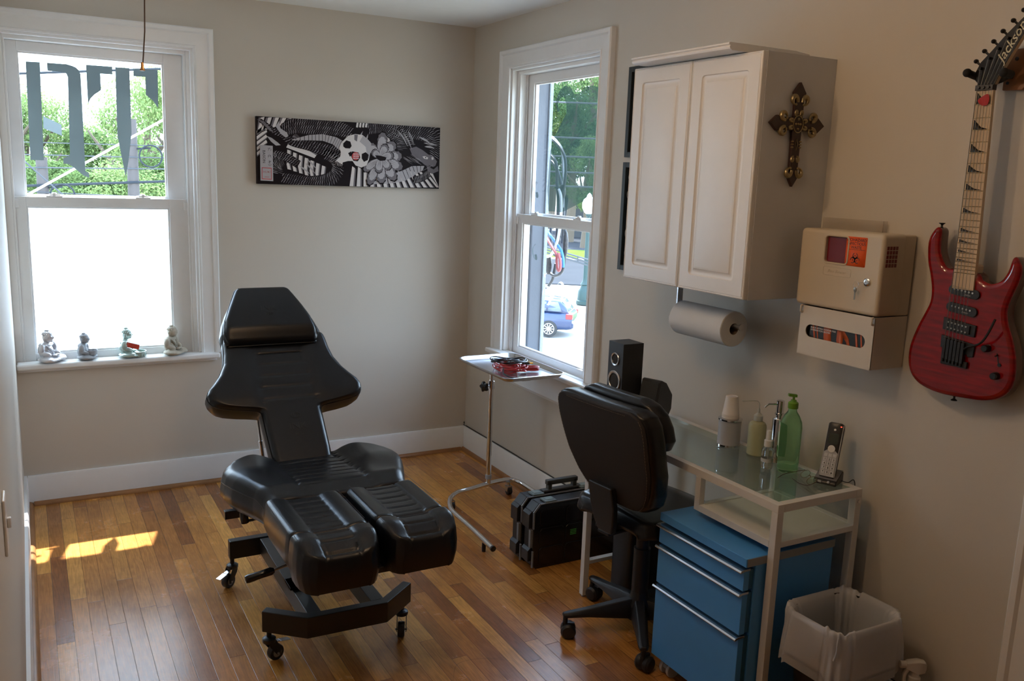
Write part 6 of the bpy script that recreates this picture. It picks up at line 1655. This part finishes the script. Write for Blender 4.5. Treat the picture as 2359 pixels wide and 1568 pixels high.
# hanger
HW = P('varnished hanger wood', (.23, .095, .035), .3, var=.2, vscale=30)
t = thing('guitar_hanger', 'small wooden wall hanger with padded black arms holding the guitar', 'guitar hanger', (0, -3.215, 1.97))
m = MB(); m.prism([(3.192, 1.927), (3.246, 1.925), (3.258, 1.94), (3.258, 2.02), (3.250, 2.030), (3.200, 2.030), (3.192, 2.018)], (-.001, 0, 0), (0, -1, 0), (0, 0, 1), (-1, 0, 0), .020); build('wood_block', m, HW, t, bevel=.002)
m = MB(); m.cyl((-.021, -3.205, 1.945), (-.0225, -3.205, 1.945), .004); m.cyl((-.021, -3.222, 2.005), (-.0225, -3.222, 2.005), .005); build('screws', m, BLACKM, t)
m = MB(); m.cyl((-.02, -3.215, 1.962), (-.060, -3.190, 1.962), .007); m.tube(smooth_path([(-.060, -3.238, 1.962), (-.060, -3.212, 1.948), (-.060, -3.185, 1.944), (-.060, -3.158, 1.946), (-.062, -3.140, 1.962)], 5), .006, 10)
m.cyl((-.060, -3.236, 1.961), (-.094, -3.238, 1.963), .0105); m.cyl((-.060, -3.141, 1.963), (-.096, -3.138, 1.970), .0095); m.ell((-.094, -3.238, 1.963), .0118, 14, 10); m.ell((-.096, -3.138, 1.970), .0112, 14, 10); build('yoke', m, P('black foam rubber', (.010, .010, .011), .8), t)

# ------------------------------------------------------------------ things on the desk
TZ = DZ - .001
CUPW = P('white paper cup', (.66, .62, .58), .6); FW = P('frosted white plastic', (.40, .41, .44), .4)
t = thing('cup_dispenser', 'round frosted canister with chrome rims on the glass desk', 'canister', (-.128, -2.405, TZ))
m = MB(); m.lathe([(.038, .004), (.040, .006), (.040, .090), (.038, .092), (0, .092)], (-.128, -2.405, TZ), n=40); build('canister', m, FW, t)
m = MB(); m.lathe([(0, 0), (.0425, 0), (.0425, .005), (.040, .006), (0, .006)], (-.128, -2.405, TZ), n=40); m.lathe([(0, .091), (.040, .091), (.043, .093), (.043, .098), (.040, .0995), (.030, .0995)], (-.128, -2.405, TZ), n=40, caps=False); m.lathe([(.030, .0990), (.0, .0990)], (-.128, -2.405, TZ)); build('chrome_rim', m, CHROME, t)
for k in range(4):
    m = MB(); b_ = TZ + .0998 + k * .0042; hh = .066
    m.lathe([(.0300, 0), (.0305, .0015), (.0295, .003), (.0215, hh), (.0195, hh + .001), (.0190, hh), (.0185, hh - .0015), (0, hh - .0015)], (-.128, -2.405, b_), n=36)
    if k < 3:
        m = MB(); m.lathe([(.0300, 0), (.0305, .0015), (.0295, .003), (.0285, .0038)], (-.128, -2.405, b_), n=36)
    o = build('paper_cup', m, CUPW)
    tag(o, 'white paper cup upside down, topmost of the stack on the canister' if k == 3 else 'white paper cup rim in the stack on the canister, under the top cup', 'cup', group='paper cups')
def clear_mat(name, tint, rough=.05):
    return P(name, tint, rough, trans=.95, ior=1.33)
SOAPY = P('pale yellow liquid in soft plastic', (.52, .52, .32), .3, trans=.35, ior=1.3); MILK = P('milky translucent plastic', (.55, .57, .52), .35, trans=.3, ior=1.3)
c = (-.121, -2.532)
t = thing('wash_bottle', 'squeeze wash bottle of pale yellow liquid with a bent spout on the desk', 'bottle', (*c, TZ))
m = MB(); m.lathe([(0, .0), (.027, .0), (.030, .004), (.0305, .104), (.026, .114), (.014, .121), (.012, .128), (0, .128)], (*c, TZ), n=36); build('bottle', m, SOAPY, t)
m = MB(); m.lathe([(.0, .122), (.0155, .122), (.0155, .140), (.012, .143), (.005, .150), (.0035, .165), (0, .165)], (*c, TZ), n=24); cp = build('cap', m, MILK, t)
m = MB(); m.tube(smooth_path([(c[0], c[1], TZ + .16), (c[0], c[1], TZ + .180), (c[0] - .006, c[1] + .006, TZ + .190), (c[0] - .018, c[1] + .016, TZ + .190), (c[0] - .045, c[1] + .036, TZ + .186)], 6), .0018, 8); build('spout', m, MILK, cp)
c = (-.112, -2.618)
t = thing('soap_dispenser', 'tall polished steel soap pump standing behind the small spray bottle', 'soap dispenser', (*c, TZ))
m = MB(); m.lathe([(0, 0), (.0215, 0), (.0215, .150), (.020, .152), (.0125, .152), (.0125, .165), (.0165, .165), (.0165, .170), (.0125, .171), (.0125, .176), (0, .176)], (*c, TZ), n=40); build('body', m, CHROME, t)
m = MB(); m.lathe([(0, .176), (.0135, .176), (.0135, .212), (.012, .213), (0, .213)], (*c, TZ), n=32); m.tube([(c[0] - .012, c[1] + .005, TZ + .200), (c[0] - .034, c[1] + .018, TZ + .200), (c[0] - .042, c[1] + .023, TZ + .192), (c[0] - .045, c[1] + .025, TZ + .187)], .0032, 10); build('pump_head', m, CHROME, t)
c = (-.190, -2.655)
t = thing('spray_bottle', 'small clear mist spray bottle with a white cap on the desk', 'bottle', (*c, TZ))
CLP = clear_mat('clear plastic', (.86, .90, .90))
m = MB(); m.lathe([(0, 0), (.018, 0), (.0195, .003), (.0195, .062), (.017, .068), (.010, .073), (0, .073)], (*c, TZ), n=32); b_ = build('bottle', m, CLP, t)
m = MB(); m.lathe([(.0197, .022), (.0199, .022), (.0199, .034), (.0197, .034)], (*c, TZ), n=32, caps=False); build('label_band', m, P('grey print band', (.42, .43, .44), .5), b_)
WCAP = P('white bottle cap', (.62, .62, .60), .4)
m = MB(); m.lathe([(0, .072), (.0125, .072), (.0140, .074), (.0140, .094), (.010, .097), (.0085, .106), (.0078, .127), (0, .127)], (*c, TZ), n=24); build('spray_cap', m, WCAP, t)
m = MB(); m.tube([(*c, TZ + .072), (c[0] + .003, c[1], TZ + .01)], .0015, 6); build('dip_tube', m, MILK, t)
c = (-.155, -2.712)
t = thing('hand_soap_bottle', 'large clear bottle of green gel soap with a green pump cap', 'bottle', (*c, TZ))
GRN = P('clear green gel', (.45, .88, .52), .05, trans=.95, ior=1.33)
m = MB(); X = Matrix.Translation((*c, TZ)) @ Matrix.Rotation(math.radians(-38), 4, 'Z')
rings = []
for z, a, b in ((0, .028, .020), (.002, .033, .024), (.010, .0345, .026), (.022, .0335, .0255), (.035, .0345, .026), (.10, .0345, .026), (.150, .0350, .026), (.170, .0325, .025), (.190, .024, .020), (.203, .015, .014), (.208, .0135, .0135), (.216, .0135, .0135)):
    rings.append([X @ Vector((a * math.copysign(abs(math.cos(q)) ** .75, math.cos(q)), b * math.copysign(abs(math.sin(q)) ** .75, math.sin(q)), z)) for q in [2 * PI * i / 40 for i in range(40)]])
m.loft(rings); bt = build('bottle', m, GRN, t, angle=60)
m = MB(); m.prism([(-.013, .045), (.013, .045), (.015, .09), (.013, .150), (-.004, .165), (-.013, .15)], X @ Vector((-.020, .0245, 0)), (X.to_3x3() @ Vector((1, 0, 0))), (0, 0, 1), (X.to_3x3() @ Vector((0, 1, 0))), .0012)
lab_ = build('back_label', m, P('pale green label', (.45, .68, .50), .5), bt)
m = MB(); L0 = X @ Vector((-.0352, 0, 0)); lx = X.to_3x3() @ Vector((0, -1, 0)); ln = X.to_3x3() @ Vector((-1, 0, 0))
m.prism([(-.011, .050), (.011, .050), (.012, .10), (.010, .158), (-.008, .170), (-.012, .15)], L0, lx, (0, 0, 1), ln, .0008); lab2 = build('front_label', m, P('pale green front label', (.50, .70, .55), .5), bt)
m = MB(); m.prism([(-.006, .135), (.008, .133), (.008, .155), (-.006, .157)], L0 + ln * .0008, lx, (0, 0, 1), ln, .0004); build('red_logo_patch', m, P('pink white patch', (.75, .45, .40), .5), lab2)
m = MB()
for k in range(7):
    a = -.5 + k * .17; m.prism([(-.0015 + a * .004, .052), (.0015 + a * .004, .052), (a * .022, .052 + .035 * math.cos(a))], L0 + ln * .0008, lx, (0, 0, 1), ln, .0004 + k * .00005)
build('aloe_print', m, P('leaf green print', (.04, .26, .05), .5), lab2)
LIME = P('lime green cap', (.12, .28, .02), .35)
m = MB(); m.lathe([(0, .214), (.0165, .214), (.0165, .232), (.014, .235), (.010, .236), (.009, .242), (.004, .243), (.004, .254), (0, .254)], (*c, TZ), n=28); m.obox((c[0] - .004, c[1] + .002, TZ + .257), Vector((-1, .5, .12)), (.5, 1, 0), (0, 0, 1), .014, .006, .0045); build('pump_cap', m, LIME, t, bevel=.001)
# cordless telephone in its cradle
c = Vector((-.108, -2.842, TZ)); pf_ = Vector((-.80, -.35, 0)).normalized(); ps = Vector((-pf_.y, pf_.x, 0))
PX = Matrix(((pf_.x, ps.x, 0, c.x), (pf_.y, ps.y, 0, c.y), (0, 0, 1, c.z), (0, 0, 0, 1)))
t = thing('cordless_phone', 'black and silver cordless phone standing in its cradle at the near desk corner', 'telephone', tuple(c))
DKP = P('dark phone plastic', (.018, .018, .019), .35); SVP = P('silver phone plastic', (.42, .43, .45), .35, .3)
m = MB(PX); m.prism([(-.035, 0), (.040, 0), (.042, .008), (.034, .016), (-.020, .036), (-.034, .034)], (0, -.036, 0), (1, 0, 0), (0, 0, 1), (0, 1, 0), .072); cr_ = build('cradle', m, DKP, t, bevel=.004, seg=3)
m = MB(PX); m.prism([(.033, .0170), (-.020, .0370), (-.033, .0355), (-.033, .0365), (-.020, .0385), (.034, .0180)], (0, -.034, 0), (1, 0, 0), (0, 0, 1), (0, 1, 0), .068); build('cradle_top', m, P('grey phone plastic', (.16, .16, .17), .4), cr_)
m = MB(PX); m.cyl((.0405, .012, .012), (.0425, .012, .0125), .004, n=14); m.box(.0385, .0422, -.020, -.010, .007, .013); build('cradle_button', m, SVP, cr_)
tilt = math.radians(-17); HX = PX @ Matrix.Translation((.016, 0, .018)) @ Matrix.Rotation(tilt, 4, 'Y')
m = MB(HX); hw = .0235
m.loft([[(x, y, z) for x, y in ((.010, -w), (.012, -w + .004), (.012, w - .004), (.010, w), (-.006, w), (-.012, w - .008), (-.012, -w + .008), (-.006, -w))] for z, w in ((0, hw - .002), (.004, hw), (.08, hw), (.160, hw + .001), (.172, hw - .001), (.176, hw - .007))])
hs_ = build('handset', m, DKP, t, angle=40)
m = MB(HX); m.box(.006, .0115, -hw - .0006, -hw + .001, .004, .170); m.box(.006, .0115, hw - .001, hw + .0006, .004, .170); build('silver_side', m, SVP, hs_)
m = MB(HX); m.prism([(-hw + .002, .004), (hw - .002, .004), (hw - .002, .080), (hw * .5, .088), (-hw * .5, .088), (-hw + .002, .080)], (.012, 0, 0), (0, 1, 0), (0, 0, 1), (1, 0, 0), .0008); kp = build('keypad', m, SVP, hs_)
m = MB(HX); m.box(.0121, .0124, -.0155, .0155, .108, .142); build('screen', m, P('unlit screen', (.02, .035, .03), .08), hs_)
m = MB(HX); m.cyl((.012, 0, .092), (.0142, 0, .092), .0115, n=24); m.cyl((.012, 0, .153), (.0132, 0, .153), .0035, n=14); build('round_button', m, P('chrome button', (.6, .62, .63), .25, .8), hs_)
m = MB(HX); m.box(.0118, .0126, .015, .019, .164, .1665); build('red_light', m, P('red indicator light', (.8, .02, .01), .3, emit=((1, .04, .02), 2.0)), hs_)
KY = P('white phone key', (.55, .57, .58), .4)
lt = MB()
rot = HX.to_3x3()
for r in range(5):
    for cc_ in range(3):
        y = (cc_ - 1) * .0135; z = .071 - r * .0135
        m = MB(HX); m.box(.0128, .0142, y - .0055, y + .0055, z - .005, z + .005); build('key', m, KY, kp, bevel=.0006)
        if r > 0: 
            ch = '123456789*0#'[(r - 1) * 3 + cc_]
            q = text_mesh(ch, .0085, HX @ Vector((.0143, y, z)), rot @ Vector((0, 1, 0)), (rot @ Vector((0, 0, 1))), .0002, bold=.0002)
            lt._add(q.v, q.f)
build('digits', lt, LBK, kp, angle=180)
m = MB(); m.tube(smooth_path([(-.085, -2.862, TZ + .010), (-.070, -2.885, TZ + .006), (-.045, -2.892, TZ + .004), (-.036, -2.895, .60), (-.038, -2.90, .40), (-.030, -2.905, .15), (-.035, -2.91, .012)], 8), .0015, 6); build('power_cord', m, BLACKP, t)
# spectacles
t = thing('eyeglasses', 'thin gold wire eyeglasses lying open on the glass beside the phone', 'eyeglasses', (-.19, -2.84, TZ))
GW = P('gold brown wire', (.30, .19, .09), .25, 1.0); 
e0 = Vector((-.140, -2.765, TZ + .016)); e1 = Vector((-.205, -2.875, TZ + .016)); ed = (e1 - e0).normalized(); eup = Vector((0, 0, 1)); en = ed.cross(eup)
tl = (eup * .62 + en * -.78).normalized()
ctrs = [e0 + ed * .028, e0 + ed * .092]
m = MB()
for cc_ in ctrs:
    pts = [cc_ + ed * (.0235 * math.copysign(abs(math.cos(a)) ** .8, math.cos(a))) + tl * (.0155 * math.copysign(abs(math.sin(a)) ** .9, math.sin(a))) for a in [2 * PI * i / 32 for i in range(32)]]
    m.tube(pts, .0008, 6, closed=True)
m.tube(smooth_path([ctrs[0] + ed * .0235 + tl * .004, (ctrs[0] + ctrs[1]) / 2 + tl * .008, ctrs[1] - ed * .0235 + tl * .004], 5), .0010, 6)
build('wire_rims', m, GW, t)
LM = mat_glass('spectacle lens', (.96, .97, .96))
for cc_ in ctrs:
    m = MB(); m.poly([cc_ + ed * (.0232 * math.cos(a)) + tl * (.0152 * math.sin(a)) for a in [2 * PI * i / 24 for i in range(24)]]); build('lens', m, LM, t)
m = MB()
bk_ = Vector((-en.x, -en.y, 0)) * -1
m.tube(smooth_path([ctrs[0] - ed * .026 + tl * .008, ctrs[0] - ed * .030 + Vector((-.030, .012, -.004)), ctrs[0] - ed * .028 + Vector((-.062, .022, -.010)), ctrs[0] - ed * .020 + Vector((-.085, .028, -.018))], 5), .0012, 6)
m.tube(smooth_path([ctrs[1] + ed * .026 + tl * .008, ctrs[1] + ed * .018 + Vector((-.018, .004, -.008)), ctrs[1] - ed * .010 + Vector((-.030, .016, -.014)), ctrs[1] - ed * .045 + Vector((-.034, .028, -.014))], 5), .0012, 6)
build('temples', m, P('brown temple tip', (.06, .03, .02), .3), t)

# ------------------------------------------------------------------ waste bin with a translucent liner, spray bottle behind it
bx_, by_ = -.262, -3.075; hx_, hy_ = .142, .112; rz_ = .440
t = thing('waste_bin', 'dark rectangular waste bin lined with a translucent white bag beside the desk', 'waste bin', (bx_, by_, 0))
m = MB(); m.loft([[(x, y, z) for x, y in rrect(bx_, by_, hx_ - i, hy_ - i, .062)] for i, z in ((.1, .001), (.036, 0), (.034, .004), (.012, rz_ - .02), (.010, rz_ - .016), (.010, rz_ - .006))], caps=False); build('bin', m, P('dark brown plastic', (.012, .010, .010), .5), t, angle=50)
def bag(nm):
    m = MB(); rr = random.Random(11); ph = [rr.uniform(0, 6.28) for _ in range(12)]
    N_ = 160; lay = []
    def wob(i, k, amp):
        a = 2 * PI * i / N_
        return amp * (math.sin(5 * a + ph[k % 12]) + .7 * math.sin(11 * a + ph[(k + 3) % 12]) + .5 * math.sin(19 * a + ph[(k + 5) % 12] + k))
    spec = [(.064, .06, .004), (.054, .16, .005), (.044, .28, .005), (.032, rz_ - .05, .003), (.020, rz_ - .01, .002), (.005, rz_ + .006, .0010), (-.004, rz_ + .005, .0010), (-.007, rz_ - .012, .0015), (-.008, rz_ - .05, .003), (-.012, rz_ - .09, .004), (-.014, rz_ - .125, .0045), (-.015, rz_ - .135, .0045), (-.0155, rz_ - .160, .0045)]
    base = rrect(0, 0, hx_, hy_, .060, 39)[:N_]
    for k, (ins, z, amp) in enumerate(spec):
        ring = []
        for i in range(N_):
            x, y = base[i]; l = math.hypot(x, y); sc_ = 1 - (ins + (wob(i, 0 if k > 7 else k // 3, amp))) / l
            zz = z + (wob(i, 1, .0035) if k in (4, 5, 6) else 0) + (wob(i, 2, .006) if k >= 8 else 0) + (.030 * (1 if x < 0 else -.3) * 0 if k > 9 else 0)
            px_ = bx_ + x * sc_; py_ = by_ + y * sc_
            px_ = min(px_, -.018)
            if py_ > -2.94: py_ = -2.94 - (py_ + 2.94) * 0
            ring.append((px_, py_, zz))
        lay.append(ring)
    m.loft(lay[:12], caps=False)
    b1 = build(nm, m, mat_sheet('thin white bin liner', (.80, .81, .84), .40, .22, rough=.3), t, angle=80)
    m = MB(); m.loft(lay[10:], caps=False); build('drawstring_hem', m, mat_sheet('double liner hem', (.62, .62, .62), .4, .08), b1, angle=80)
    m = MB()
    i0 = int(N_ * .62); a_ = Vector(lay[6][i0]); m.tube(smooth_path([a_ + Vector((-.004, -.002, .004)), a_ + Vector((-.014, -.006, -.02)), a_ + Vector((-.012, -.004, -.05)), a_ + Vector((-.018, -.002, -.075))], 5), .006, 8, flat=.3); build('tie', m, mat_sheet('liner tie', (.6, .6, .6), .4, .1), b1, angle=80)
bag('liner')
c = Vector((-.112, -3.222, .0))
t = thing('trigger_spray', 'white trigger spray bottle on the floor behind the waste bin', 'spray bottle', tuple(c))
PW = P('off white trigger plastic', (.58, .55, .50), .4)
m = MB(); m.lathe([(0, 0), (.036, 0), (.040, .005), (.040, .16), (.036, .190), (.018, .220), (.014, .232), (.014, .262), (0, .262)], tuple(c), n=32); build('bottle', m, PW, t)
hd_ = Vector((-.86, .50, 0)); hs2 = Vector((-.50, -.86, 0))
HX2 = Matrix(((hd_.x, hs2.x, 0, c.x), (hd_.y, hs2.y, 0, c.y), (0, 0, 1, .262), (0, 0, 0, 1)))
m = MB(HX2); m.lathe([(0, -.010), (.017, -.010), (.017, .010), (.013, .012), (.010, .030), (0, .030)], n=24)
m.loft([[(x, y * w, z) for y, z in ((-1, z0), (-1, z1 - .004), (-.5, z1), (.5, z1), (1, z1 - .004), (1, z0))] for x, w, z0, z1 in ((-.030, .006, .036, .050), (-.024, .012, .026, .060), (-.005, .014, .022, .064), (.022, .013, .034, .060), (.030, .011, .036, .057))]); hd2 = build('spray_head', m, PW, t, angle=50, bevel=.002)
m = MB(HX2); m.cyl((.028, 0, .0465), (.046, 0, .0465), .0105, n=20); build('nozzle', m, PW, hd2, bevel=.001)
m = MB(HX2); m.tube(smooth_path([(.018, 0, .036), (.028, 0, .020), (.030, 0, .0), (.022, 0, -.022)], 5), .006, 8); build('trigger', m, PW, hd2)

# ------------------------------------------------------------------ figurines on the left sill
def eM(rx=0, ry=0, rz=0): return Matrix.Rotation(rz, 3, 'Z') @ Matrix.Rotation(ry, 3, 'Y') @ Matrix.Rotation(rx, 3, 'X')
def figurine(x, y, rot, sc_, mt, lab, kind):
    z0 = .7085
    t = thing('buddha_figurine', lab, 'figurine', (x, y, z0), group=None)
    X = Matrix.Translation((x, y, z0)) @ Matrix.Rotation(rot, 4, 'Z') @ Matrix.Diagonal((sc_ * 1.2, sc_ * 1.25, sc_, 1))
    m = MB(X); E = m.ell
    wd = .82 if kind == 1 else 1.0
    E((.006, 0, .014), (.042, .050 * wd, .014), 28, 12)
    for s in (-1, 1):
        E((.014, s * .030 * wd, .018), (.034, .026, .015), 20, 10, eM(rz=s * .55)); E((.030, s * .020 * wd, .015), (.020, .032 * wd, .011), 20, 10, eM(rz=-s * .35))
        E((-.004, s * .037 * wd, .068), (.014, .012, .026), 16, 10, eM(rx=s * .18)); E((.010, s * .034 * wd, .045), (.024, .011, .012), 16, 10, eM(rz=-s * .5, ry=.35))
        E((-.002, s * .0215, .116), (.005, .0035, .012), 12, 8); E((.0205, s * .008, .125), (.0028, .0050, .0016), 10, 6)
        E((.029, s * .008, .036), (.011, .010, .006), 14, 8)
    E((-.010, 0, .050), (.024, .030 * wd, .040), 24, 14); E((-.010, 0, .083), (.020, .036 * wd, .016), 24, 12); E((-.006, 0, .098), (.011, .012, .012), 16, 10)
    E((.002, 0, .121), (.0215, .0205, .0265), 24, 16); E((.0225, 0, .119), (.0040, .0030, .0060), 10, 8); E((.0205, 0, .109), (.0030, .0055, .0016), 10, 6); E((.014, 0, .102), (.007, .007, .005), 12, 8)
    E((-.001, 0, .1385), (.0195, .0195, .0115), 20, 10); E((-.002, 0, .1515), (.0095, .0095, .0070), 16, 8)
    o = build('figure', m, mt, t, angle=180)
    r = o.modifiers.new('remesh', 'REMESH'); r.mode = 'VOXEL'; r.voxel_size = .0013; r.use_smooth_shade = True
    s_ = o.modifiers.new('smooth', 'SMOOTH'); s_.factor = .5; s_.iterations = 4
    # robe folds and hair curls as shallow relief
    m = MB(X)
    if kind in (0, 3):
        for k in range(5): m.tube(smooth_path([(.010 - k * .001, -.030 + k * .003, .088 - k * .004), (.018, -.014 + k * .002, .070 - k * .005), (.020, .004, .058 - k * .005), (.014, .022, .054 - k * .004)], 5), .0011, 6)
        for s in (-1, 1):
            for k in range(3): m.tube(smooth_path([(.040 - k * .006, s * .010, .024), (.036 - k * .005, s * (.026 + k * .003) * wd, .025), (.020, s * (.040 + k * .003) * wd, .022), (.0, s * (.045 + k * .002) * wd, .018)], 5), .0012, 6)
    for k in range(3):
        n_ = 16 - k * 4
        for i in range(n_):
            a = 2 * PI * i / n_
            if k == 0 and math.cos(a) > .55: continue
            m.ell((-.000 + .0195 * (1 - k * .22) * math.cos(a), .0195 * (1 - k * .22) * math.sin(a), .134 + k * .0060), .0032, 8, 6)
    m.torus((-.003, 0, .0352), (1, 0, 0), (0, 1, 0), .001, .0005, 6, 4)
    build('carved_relief', m, mt, o, angle=180)
    if kind == 1:
        m = MB(X); m.lathe([(0, 0), (.018, 0), (.024, .006), (.026, .024), (.0255, .030), (.023, .030), (.022, .012), (0, .012)], (.032, 0, .026), n=32); build('bowl', m, mt, t)
    if kind == 2:
        m = MB(X); m.lathe([(0, 0), (.020, 0), (.030, .010), (.034, .024), (.0345, .031), (.031, .031), (.028, .014), (0, .014)], (.044, 0, .0), n=32)
        for i in range(14):
            a = 2 * PI * i / 14; m.ell((.044 + .0315 * math.cos(a), .0315 * math.sin(a), .016), (.003, .005, .013), 8, 8, Matrix.Rotation(a, 3, 'Z'))
        build('lotus_bowl', m, mt, t)
    return t
STN = lambda nm, c, r=.7, **k: P(nm, c, r, bump=.5, bscale=500, var=.12, vscale=90, **k)
figurine(-2.236, -.012, math.radians(-35), 1.0, P('silvery white glaze', (.60, .60, .63), .22, .35), 'glossy silver white seated buddha figurine, leftmost on the left sill', 0)
figurine(-2.080, -.008, math.radians(-20), .84, STN('grey stone', (.30, .31, .33)), 'small grey stone buddha figurine holding a bowl on the left sill', 1)
figurine(-1.890, -.008, math.radians(-15), .95, P('pale green celadon glaze', (.40, .50, .46), .18, .3), 'pale green glazed buddha figurine with a lotus bowl and a red packet', 2)
figurine(-1.678, -.014, math.radians(-35), .96, STN('sand stone', (.46, .42, .34)), 'sand coloured stone buddha figurine, rightmost on the left sill', 3)
RP = P('red card packet', (.62, .05, .04), .4, var=.25, vscale=120)
RX = Matrix.Translation((-1.868, -.058, .7755)) @ Matrix.Rotation(math.radians(-8), 4, 'Z') @ Matrix.Rotation(math.radians(16), 4, 'Y') @ Matrix.Rotation(math.radians(22), 4, 'X')
t = thing('card_packet', 'small red and white printed packet resting on the lotus bowl of the green figurine', 'packet', (-1.868, -.058, .75))
m = MB(RX); m.box(-.030, .030, -.007, .007, -.014, .014); pk = build('box', m, P('packet white', (.70, .66, .64), .5), t, bevel=.001)
m = MB(RX); m.box(-.027, .031, -.0078, -.0070, -.0135, .0135); build('red_face', m, RP, pk)
q = text_mesh('TATTOO', .0050, RX @ Vector((-.022, -.0079, 0)), RX.to_3x3() @ Vector((0, 0, 1)), RX.to_3x3() @ Vector((-1, 0, 0)), .0002); build('packet_text', q, P('pale print', (.8, .6, .58), .5), pk, angle=180)

# ------------------------------------------------------------------ small things about the room
m = MB(); m.tube(smooth_path([(-.010, -.012, .168), (-.012, -.014, .155), (-.012, -.03, .1535), (-.008, -.30, .1535), (-.008, -.62, .1535), (-.009, -1.2, .1535), (-.009, -1.9, .1535)], 6), .0022, 6)
m.ell((-.012, -.012, .170), (.004, .004, .006), 10, 8)
tag(build('wall_cable', m, P('dark thin cable', (.03, .03, .03), .6)), 'thin dark cable running along the top of the right baseboard', 'cable')
m = MB(); m.tube(smooth_path([(-.015, -2.95, .005), (-.05, -2.93, .30), (-.030, -2.90, .33), (-.025, -2.87, .31), (-.03, -2.90, .28), (-.02, -2.92, .32), (-.012, -2.88, .35)], 6), .003, 6)
tag(build('power_lead', m, BLACKP), 'black looped power lead hanging against the wall behind the drawer unit', 'cable')
